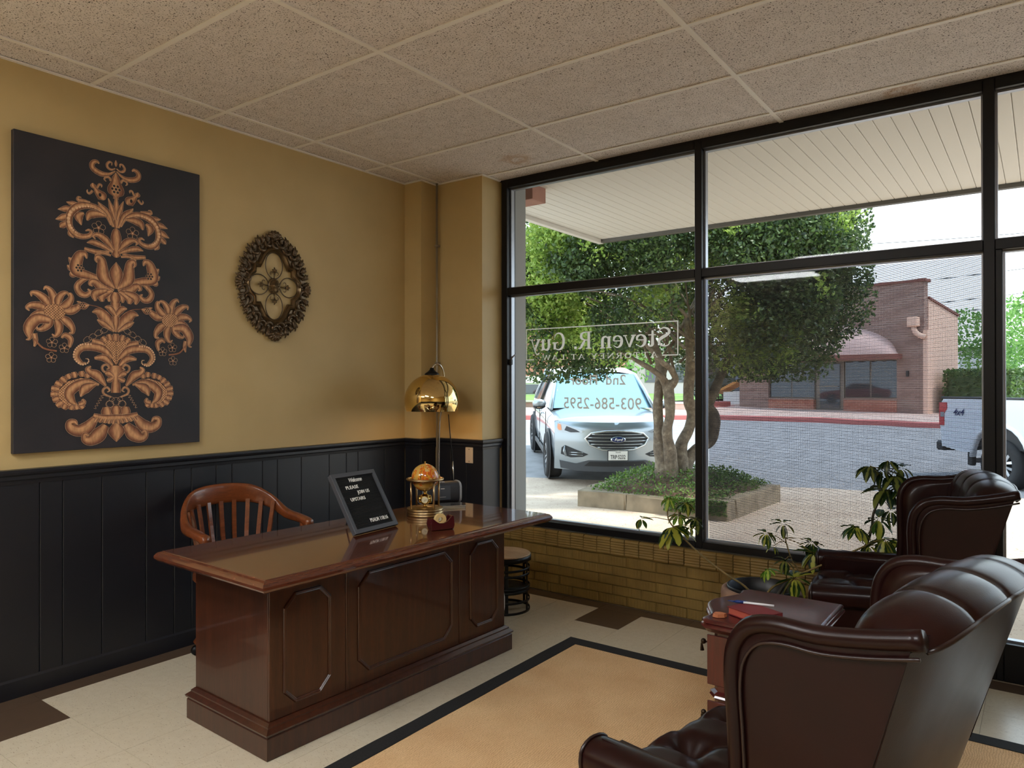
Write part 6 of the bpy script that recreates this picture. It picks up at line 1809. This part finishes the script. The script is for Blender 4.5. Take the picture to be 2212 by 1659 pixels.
MB().prism([(0.3, 0.2), (2.9, 0.2), (2.9, 3.92), (0.3, 4.36)], -0.3, 0.02, M=MSW).build('side_wall', 'pink_stucco', bb, fix=True)
MB().prism([(0.3, 4.36), (2.95, 3.92), (2.95, 4.0), (0.3, 4.44)], -0.35, 0.06, M=MSW).build('side_wall_cap', 'awning_trim', bb, fix=True)
part('flat_roof', 'pier_grey', x=(-7.0, -0.3), y=(0.3, 2.9), z=(3.8, 3.88))
part('rear_wall', 'pink_stucco', x=(-7.0, -0.3), y=(2.7, 2.9), z=(0.2, 3.85))
part('left_wall', 'red_brick', x=(-7.05, -6.8), y=(0.3, 2.9), z=(0.2, 4.35))
part('corner_pilaster', 'pink_stucco', x=(-0.02, 0.12), y=(-0.06, 0.35), z=(0.2, 3.3))
for x0, x1, z0 in ((-2.72, -0.88, 1.0), (-5.7, -3.84, 0.98)):
    w_ = part('shop_window', 'shop_frame', x=(x0, x1), y=(0.12, 0.2), z=(z0, 2.34))
    n_ = 2 if x1 - x0 < 1.85 else 2
    for k in range(n_):
        a = x0 + (x1 - x0) * k / n_ + 0.03; b = x0 + (x1 - x0) * (k + 1) / n_ - 0.03
        part('pane', 'shop_glass', w_, x=(a, b), y=(0.10, 0.13), z=(z0 + 0.04, 2.32))
d_ = part('shop_door', 'shop_frame', x=(-3.81, -2.75), y=(0.12, 0.2), z=(0.42, 2.34))
part('pane', 'shop_glass', d_, x=(-3.66, -2.9), y=(0.09, 0.13), z=(0.62, 2.25))
part('push_bar', 'shop_frame', d_, x=(-3.6, -2.95), y=(0.04, 0.08), z=(1.4, 1.46))
# arched awning
m = MB()
def awn(a, b):
    th = PI * a; o = math.sin(PI / 2 * b)
    cx, hw_, rise = -3.28, 2.68, 1.12
    x = cx + hw_ * math.cos(th) * (1 - 0.10 * (1 - b)); z = 2.50 + rise * math.sin(th) * math.cos(PI / 2 * b)
    return (x, -0.95 * o * (0.25 + 0.75 * math.sin(th) ** 0.6 if 0 < a < 1 else 0.25), z)
m.grid(awn, 36, 10); m.build('awning', 'awning_cloth', bb, fix=True)
m = MB(); vv = []; ff = []
NSC = 72
for k in range(NSC + 1):
    p = awn(k / NSC, 1.0); vv += [(p[0], p[1], p[2] + 0.02), (p[0], p[1] - 0.004, p[2] - 0.13 - 0.05 * abs(math.sin(PI * k / 4)))]
ff = [(2 * k, 2 * k + 2, 2 * k + 3, 2 * k + 1) for k in range(NSC)]
m.add(vv, ff); m.build('awning_valance', 'awning_trim', bb)
lh = part('leader_head', 'pink_stucco', x=(-0.45, -0.12), y=(-0.28, 0.0), z=(3.42, 3.75), b=0.03)
MB().tube([(-0.28, -0.14, 3.42), (-0.24, -0.12, 3.25), (-0.1, -0.1, 3.12), (0.06, -0.1, 3.06)], 0.09, 8).build('downpipe', 'pink_stucco', lh)
wl = part('wall_lamp', 'trim_dark', x=(-0.55, -0.48), y=(-0.1, 0), z=(1.75, 1.95), b=0.01)

# steps, rail, low wall and shed left of the shop
sp3 = thing('entrance_steps', 'red painted concrete steps beside the brick shop', 'steps', (-7.25, 27.9, 0.30), R(-14))
for k in range(3):
    MB().box(-0.55 + 0.0, 0.75 - 0.22 * k, -0.6 + 0.3 * k, 1.6, 0.17 * k, 0.17 * (k + 1), 0.01).build('step', 'red_curb', sp3)
MB().tube([(0.75, -0.6, 0.0), (0.75, -0.6, 1.1), (0.0, 0.6, 1.5), (0, 1.2, 1.5), (0, 1.2, 0.5)], 0.025, 6).build('handrail', 'trim_dark', sp3)
lw = thing('retaining_wall', 'long low tan retaining wall beyond the street', 'wall', (-6.9, 25.9, 0.15), R(14))
MB().box(-12, 0.4, -0.15, 0.15, 0, 0.62, 0.01).build('wall_body', 'walk_far', lw)
MB().box(-12.05, 0.45, -0.2, 0.2, 0.62, 0.70, 0.01).build('coping', 'canopy_white', lw)
sh = thing('garden_lean_to', 'small white lean-to with orange sloped roof by the steps', 'shed', (-7.0, 31.2, 0.6), R(-14))
MB().box(-0.4, 0.4, -0.3, 0.3, 0, 0.6).build('shed_body', 'plate_white', sh)
plain('orange_board', (206, 140, 74), 0.7)
MB().add([(-0.75, -0.4, 0.5), (0.7, -0.4, 1.15), (0.7, 0.4, 1.15), (-0.75, 0.4, 0.5), (-0.75, -0.4, 0.62), (0.7, -0.4, 1.27), (0.7, 0.4, 1.27), (-0.75, 0.4, 0.62)], [(3, 2, 1, 0), (4, 5, 6, 7), (0, 1, 5, 4), (1, 2, 6, 5), (2, 3, 7, 6), (3, 0, 4, 7)]).build('shed_roof', 'orange_board', sh)
bn = thing('dark_van', 'dark blue boxy van parked beyond the lawn', 'car', (-9.3, 36.5, 0.85), R(-40))
plain('van_paint', (34, 42, 60), 0.3, coat=0.6)
MB().loft([[(x, -0.95, 0.35), (x, 0.95, 0.35), (x, 0.97, 1.1), (x, 0.85, t_), (x, -0.85, t_), (x, -0.97, 1.1)] for x, t_ in ((-2.3, 1.7), (-2.2, 2.0), (0.6, 2.02), (1.3, 1.3), (2.2, 1.1), (2.35, 0.8))], smooth=False).build('van_body', 'van_paint', bn, fix=True)
for s in (1, -1):
    for x in (-1.4, 1.5): wheel(bn, x, s * 0.88, 0.36, 0.24, s)
    MB().box(-2.0, 0.5, s * 0.93, s * 0.945, 1.25, 1.8, 0.01).build('van_window', 'car_dark_glass', bn)
rb_ = thing('red_brick_house', 'distant red brick building with white band and dark window', 'building', (-24.5, 38.2, 0.6), R(20))
part('upper_wall', 'red_brick', rb_, x=(-7, 7), y=(0, 6), z=(1.5, 5.5)); part('white_band', 'plate_white', rb_, x=(-7, 7), y=(-0.1, 6), z=(1.05, 1.5)); part('lower_wall', 'canopy_white', rb_, x=(-7, 7), y=(0, 6), z=(-0.4, 1.05))
for k in range(4): part('window', 'shop_glass', rb_, x=(-6 + 3.2 * k, -4 + 3.2 * k), y=(-0.04, 0.1), z=(0.35, 0.95))
wb = thing('white_house', 'pale building seen beyond the lawn between the trunks', 'building', (-16.5, 49.5, 0.8), R(20))
part('house_wall', 'canopy_white', wb, x=(-6, 5), y=(0, 6), z=(-0.3, 3.2)); part('house_roof', 'pier_grey', wb, x=(-6.4, 5.4), y=(-0.4, 6.4), z=(3.2, 3.6))
for k in range(5): part('window', 'shop_glass', wb, x=(-5.4 + 2.1 * k, -4.3 + 2.1 * k), y=(-0.05, 0.1), z=(0.9, 2.2))
fw = thing('far_store', 'white low store far down the road behind the pickup', 'building', (6.0, 72, 0.8), 0)
part('store_wall', 'plate_white', fw, x=(-8, 8), y=(0, 8), z=(-0.3, 3.6)); part('store_roof', 'pier_grey', fw, x=(-8.3, 8.3), y=(-0.5, 8.4), z=(3.6, 3.9))
for k in range(5): part('window', 'shop_glass', fw, x=(-7 + 3 * k, -5 + 3 * k), y=(-0.05, 0.1), z=(0.5, 2.0))

# red coupe down the near side of the street, mirrored in the shop glass
plain('red_paint', (168, 22, 40), 0.25, coat=0.8)
rc = thing('red_coupe', 'low red coupe parked down the street, mirrored in the shop window', 'car', (-18.0, 8.1, gz(-18, 8.1)), math.atan2(0.636, -0.773))
sec = [(-2.25, .70, .62, .82), (-2.1, .85, .40, .98), (-1.3, .93, .30, 1.02), (0.2, .93, .28, .95), (1.0, .92, .28, .90), (1.9, .88, .30, .78), (2.2, .74, .36, .62)]
MB().loft([[(x, -h_, zb), (x, h_, zb), (x, h_ * 1.02, (zb + zt) / 2), (x, h_ * .9, zt), (x, -h_ * .9, zt), (x, -h_ * 1.02, (zb + zt) / 2)] for x, h_, zb, zt in sec]).build('body', 'red_paint', rc, fix=True, sharp=40)
MB().loft([[(x, -h_, z0), (x, h_, z0), (x, h_ * .8, z1), (x, -h_ * .8, z1)] for x, h_, z0, z1 in ((-1.7, .74, .95, .99), (-0.9, .78, .95, 1.30), (0.0, .78, .93, 1.34), (0.95, .78, .88, .92))], smooth=False).build('cabin_glass', 'car_dark_glass', rc, fix=True)
MB().tube([(-1.5, 0, 1.05), (-0.9, 0, 1.31), (0.0, 0, 1.35), (0.3, 0, 1.25)], 1.0, prof=[(0.02, -0.6), (0.02, 0.6), (-0.02, 0.62), (-0.02, -0.62)], up=(0, 0, 1), smooth=False).build('roof', 'red_paint', rc)
for s in (1, -1):
    for x in (-1.35, 1.35): wheel(rc, x, s * 0.86, 0.34, 0.24, s)

# hedge and street trees
def blob_leaves(n, c, rad, size, rnd, box=False):
    pts = []
    for k in range(n):
        if box:
            f = rnd.randrange(3); q = [rnd.uniform(-1, 1) for _ in range(3)]; q[f] = math.copysign(rnd.uniform(.85, 1.02), rnd.uniform(-1, 1))
            d = Vector(q)
        else:
            d = Vector((rnd.gauss(0, 1), rnd.gauss(0, 1), rnd.gauss(0, 1))).normalized() * (rnd.random() ** 0.3)
        pts.append(Vector(c) + Vector((d.x * rad[0], d.y * rad[1], d.z * rad[2])))
    return pts, [rnd.uniform(size * .7, size * 1.3) for _ in pts]
rh = random.Random(21)
hd = thing('clipped_hedge', 'clipped green hedge against the side of the brick shop', 'hedge', (2.36, 28.9, 0.38), R(-14))
MB().box(-0.95, 0.95, -0.95, 0.95, 0.0, 1.5, 0.1).build('inner_mass', 'leaf_hedge', hd)
p_, s_ = blob_leaves(5200, (0, 0, 0.8), (1.02, 1.02, 0.8), 0.13, rh, True)
V, F, MI = leaf_cloud(p_, s_, rh); leaf_obj('foliage', V, F, MI, ['leaf_hedge'], hd, kind='stuff')
def street_tree(name, label, loc, lumps_, n, size, mat):
    t = thing(name, label, 'tree', loc, group=None)
    P, S2 = [], []
    for c, r in lumps_:
        a, b = blob_leaves(int(n * (r[0] * r[2]) / 3), c, r, size, rh); P += a; S2 += b
    zt = min(c[2] for c, r in lumps_)
    MB().tube([(0, 0, -0.3), (0.1, 0, zt * 0.5), (0, 0.1, zt + 0.4)], [0.16, 0.12, 0.06], 8).build('trunk', 'bark', t)
    V, F, MI = leaf_cloud(P, S2, rh); leaf_obj('foliage', V, F, MI, [mat], t, kind='stuff')
street_tree('street_tree', 'open crowned green tree behind the clipped hedge', (1.5, 46.5, 0.7), [((-0.9, 0, 3.6), (1.5, 1.2, 1.4)), ((0.6, 0, 4.2), (1.3, 1.2, 1.3)), ((-0.2, 0, 2.2), (1.6, 1.2, 1.0)), ((1.2, 0.3, 2.6), (1.0, 1, 1.1))], 900, 0.22, 'leaf_far')
street_tree('street_tree', 'pale green loose tree rising above the pickup bed', (3.3, 41.2, 0.7), [((-0.4, 0, 3.4), (1.1, 1.2, 1.6)), ((0.7, 0, 2.6), (1.2, 1.2, 1.3)), ((-0.2, 0, 1.5), (1.0, 1.0, 0.9)), ((0.3, 0, 4.4), (0.8, 0.8, 0.9))], 900, 0.2, 'leaf_far')
street_tree('street_tree', 'low bushy tree on the lawn beyond the silver SUV', (-12.5, 31.5, 0.85), [((0, 0, 1.6), (1.6, 1.2, 1.2)), ((1.2, 0.4, 2.3), (1.2, 1, 1.0))], 700, 0.2, 'leaf_far')
def wire(a, b):
    a, b = Vector(a), Vector(b); mid = (a + b) / 2 - Vector((0, 0, 0.15))
    o = MB().tube(spline([tuple(a), tuple(mid), tuple(b)], 8), 0.018, 5).build('power_line', 'trim_dark')
    o['label'] = 'thin overhead power line crossing the sky beyond the street'; o['category'] = 'wire'; o['group'] = 'overhead power lines'
wire((-9, 40, 8.95), (8, 52.5, 10.4)); wire((-3, 44.4, 7.0), (12, 55.5, 9.6)); wire((-3, 44.4, 5.7), (12, 55.5, 8.2)); wire((-3, 45.4, 5.1), (12, 56.5, 7.9)); wire((-4, 46.3, 5.2), (12, 58, 7.8))

# ================================================================ lettering on the glass, read from the street
def vinyl_mat():
    t = NT('vinyl_grey'); t.set(col=rgb(240, 240, 236), rough=0.6)
    tl = t.node('ShaderNodeBsdfTranslucent'); tl.inputs[0].default_value = rgb(244, 244, 240)
    ms = t.node('ShaderNodeMixShader'); ms.inputs[0].default_value = 0.5
    t.link(t.b.outputs[0], ms.inputs[1]); t.link(tl.outputs[0], ms.inputs[2]); t.link(ms.outputs[0], t.out.inputs['Surface'])
    MATS['vinyl_grey'] = t.m
vinyl_mat()
TXT = bpy.data.objects  # shorthand
tk_, tn_ = 0.155, 0.055
def ser(x, y, w=0.26): return ([(x - w / 2, y), (x + w / 2, y)], [tn_, tn_])
GL = {
    'S': (0.66, [([(.56, .74), (.52, .92), (.32, 1.0), (.13, .90), (.10, .73), (.24, .58), (.42, .47), (.57, .31), (.53, .10), (.31, 0), (.12, .07), (.06, .27)], [.04, .05, .07, .12, .14, .15, .16, .15, .12, .07, .05, .04])]),
    't': (0.46, [([(.21, .88), (.21, .3), (.22, .10), (.32, .02), (.43, .06)], [.10, tk_, tk_, .08, .03]), ([(.05, .64), (.42, .64)], [.05, .05])]),
    'e': (0.58, [([(.50, .38), (.30, .38), (.10, .38)], [.05, .05, .05]), ([(.50, .38), (.47, .58), (.30, .67), (.13, .56), (.09, .34), (.15, .12), (.32, .01), (.51, .13)], [.09, .12, .06, .13, .16, .13, .06, .03])]),
    'v': (0.56, [([(.06, .66), (.28, .0)], [.15, .12]), ([(.28, .0), (.50, .66)], [.05, .05]), ser(.07, .66, .24), ser(.50, .66, .18)]),
    'n': (0.66, [([(.15, .66), (.15, 0)], [tk_, tk_]), ([(.17, .50), (.30, .65), (.45, .60), (.49, .42), (.49, 0)], [.05, .08, .12, tk_, tk_]), ser(.15, .01), ser(.49, .01), ([(.03, .64), (.15, .64)], [.05, .05])]),
    'u': (0.66, [([(.15, .66), (.15, .22), (.22, .04), (.36, .03), (.47, .16)], [tk_, tk_, .13, .07, .05]), ([(.49, .66), (.49, 0)], [tk_, tk_]), ([(.03, .64), (.15, .64)], [.05, .05]), ([(.37, .64), (.49, .64)], [.05, .05]), ([(.49, .02), (.62, .02)], [.05, .05])]),
    'y': (0.56, [([(.06, .66), (.30, .02)], [.15, .12]), ([(.50, .66), (.26, -.12), (.16, -.24), (.05, -.20)], [.05, .06, .06, .09]), ser(.07, .66, .24), ser(.50, .66, .18)]),
    'R': (0.76, [([(.17, 1), (.17, 0)], [tk_, tk_]), ([(.17, .975), (.40, .97), (.57, .86), (.57, .65), (.42, .53), (.17, .51)], [.05, .06, .13, .15, .07, .05]), ([(.38, .52), (.50, .28), (.62, .06), (.74, .02)], [.10, .15, .12, .04]), ser(.17, .02, .3), ser(.11, .98, .2)]),
    'G': (0.80, [([(.62, .72), (.58, .90), (.42, 1.0), (.20, .88), (.11, .5), (.20, .12), (.42, 0), (.62, .10)], [.04, .05, .07, .13, .16, .13, .07, .05]), ([(.62, .42), (.62, .02)], [tk_, tk_]), ser(.62, .42, .3)]),
    'A': (0.80, [([(.10, 0), (.39, 1)], [.06, .06]), ([(.39, 1), (.68, 0)], [.16, .16]), ([(.2, .35), (.58, .35)], [.05, .05]), ser(.10, .02, .24), ser(.68, .02, .26)]),
    'T': (0.74, [([(.36, 1), (.36, 0)], [.16, .16]), ([(.05, .97), (.67, .97)], [.06, .06]), ([(.06, .97), (.06, .76)], [.06, .04]), ([(.66, .97), (.66, .76)], [.06, .04]), ser(.36, .02, .3)]),
    'O': (0.84, [([(.40 + .30 * math.cos(PI / 2 + t * PI / 8), .5 + .47 * math.sin(PI / 2 + t * PI / 8)) for t in range(17)], [.06 + .10 * abs(math.sin(t * PI / 8)) for t in range(17)])]),
    'N': (0.86, [([(.14, 1), (.14, 0)], [.06, .06]), ([(.70, 1), (.70, 0)], [.06, .06]), ([(.14, .98), (.70, .04)], [.16, .16]), ser(.14, .02, .24), ser(.70, .98, .24), ser(.09, .98, .2)]),
    'E': (0.72, [([(.18, 1), (.18, 0)], [.16, .16]), ([(.06, .97), (.60, .97)], [.06, .06]), ([(.18, .51), (.46, .51)], [.06, .06]), ([(.06, .03), (.62, .03)], [.06, .06]), ([(.60, .97), (.60, .78)], [.06, .04]), ([(.62, .03), (.62, .24)], [.06, .04]), ([(.46, .40), (.46, .62)], [.05, .05])]),
    'Y': (0.78, [([(.10, 1), (.38, .45)], [.16, .15]), ([(.66, 1), (.38, .45)], [.06, .07]), ([(.38, .5), (.38, 0)], [.15, .15]), ser(.12, .98, .26), ser(.66, .98, .22), ser(.38, .02, .3)]),
    'L': (0.68, [([(.18, 1), (.18, 0)], [.16, .16]), ([(.06, .03), (.58, .03)], [.06, .06]), ([(.58, .03), (.58, .28)], [.06, .04]), ser(.18, .98, .28)]),
    'W': (1.06, [([(.08, 1), (.30, 0)], [.15, .13]), ([(.30, 0), (.50, .98)], [.06, .06]), ([(.50, 1), (.72, 0)], [.15, .13]), ([(.72, 0), (.92, 1)], [.06, .06]), ser(.08, .98, .22), ser(.50, .98, .18), ser(.93, .98, .2)]),
    '.': (0.28, [([(.12, .0), (.12, .15)], [.15, .15])]), ' ': (0.36, [])}
GYL = GY - 0.0015
wt = thing('window_lettering', 'pale grey reversed law office lettering on the clear window', 'lettering', (0, GYL, 0))
def vinyl(name, strokes):
    V, F = [], []
    lay2 = 0.0
    for rb3 in strokes:
        o = len(V)
        for p, n, h in rb3:
            V += [(p[0] + n[0] * h, lay2, p[1] + n[1] * h), (p[0] - n[0] * h, lay2, p[1] - n[1] * h)]
        for i in range(len(rb3) - 1): F.append((o + 2 * i, o + 2 * i + 1, o + 2 * i + 3, o + 2 * i + 2))
        lay2 -= 0.000008
    me_ = bpy.data.meshes.new(name); me_.from_pydata(V, [], F); me_.materials.append(MATS['vinyl_grey'])
    return put(name, me_, wt)
def serif_text(txt, x0, x1, z, hgt, gap=0.02):
    tot = sum(GL[c][0] + gap for c in txt)
    k = (x0 - x1) / tot          # reads right to left seen from inside
    x = 0.0
    for c in txt:
        w_, ss_ = GL[c]
        out = []
        for pts, ws in ss_:
            out.append([((x0 - (x + p[0]) * k, z + p[1] * hgt), (-n[0], n[1]), h * (k + hgt) / 2) for p, n, h in ribbon(pts, ws, 5)])
        if out: vinyl('glyph', out)
        x += w_ + gap
serif_text('Steven R. Guy', 1.955, 0.852, 1.712, 0.118)
serif_text('ATTORNEY AT LAW', 1.862, 0.945, 1.640, 0.036, 0.17)
def hline(x0, x1, z): return [((x0, z), (0, 1), 0.0035), ((x1, z), (0, 1), 0.0035)]
def vline(x, z0, z1): return [((x, z0), (1, 0), 0.0035), ((x, z1), (1, 0), 0.0035)]
vinyl('border_rule', [hline(0.815, 2.004, 1.868), vline(2.0, 1.65, 1.868), vline(0.818, 1.643, 1.868), hline(1.892, 2.004, 1.652), hline(0.815, 0.885, 1.645)])
MR = Matrix(((-1, 0, 0, 0), (0, 0, 1, 0), (0, 1, 0, 0), (0, 0, 0, 1)))
for w_, x_ in (('2nd', 1.632), ('Floor', 1.418)):
    text_part('floor_line', w_, 0.098, 'vinyl_grey', wt, Matrix.Translation((x_, 0, 1.462)) @ MR, depth=0.0003, bold=0.0012, sx=1.03, spacing=1.03)
text_part('phone_number', '903-586-2595', 0.112, 'vinyl_grey', wt, Matrix.Translation((1.748, 0, 1.296)) @ MR, depth=0.0003, bold=0.001, sx=0.94, spacing=1.03)
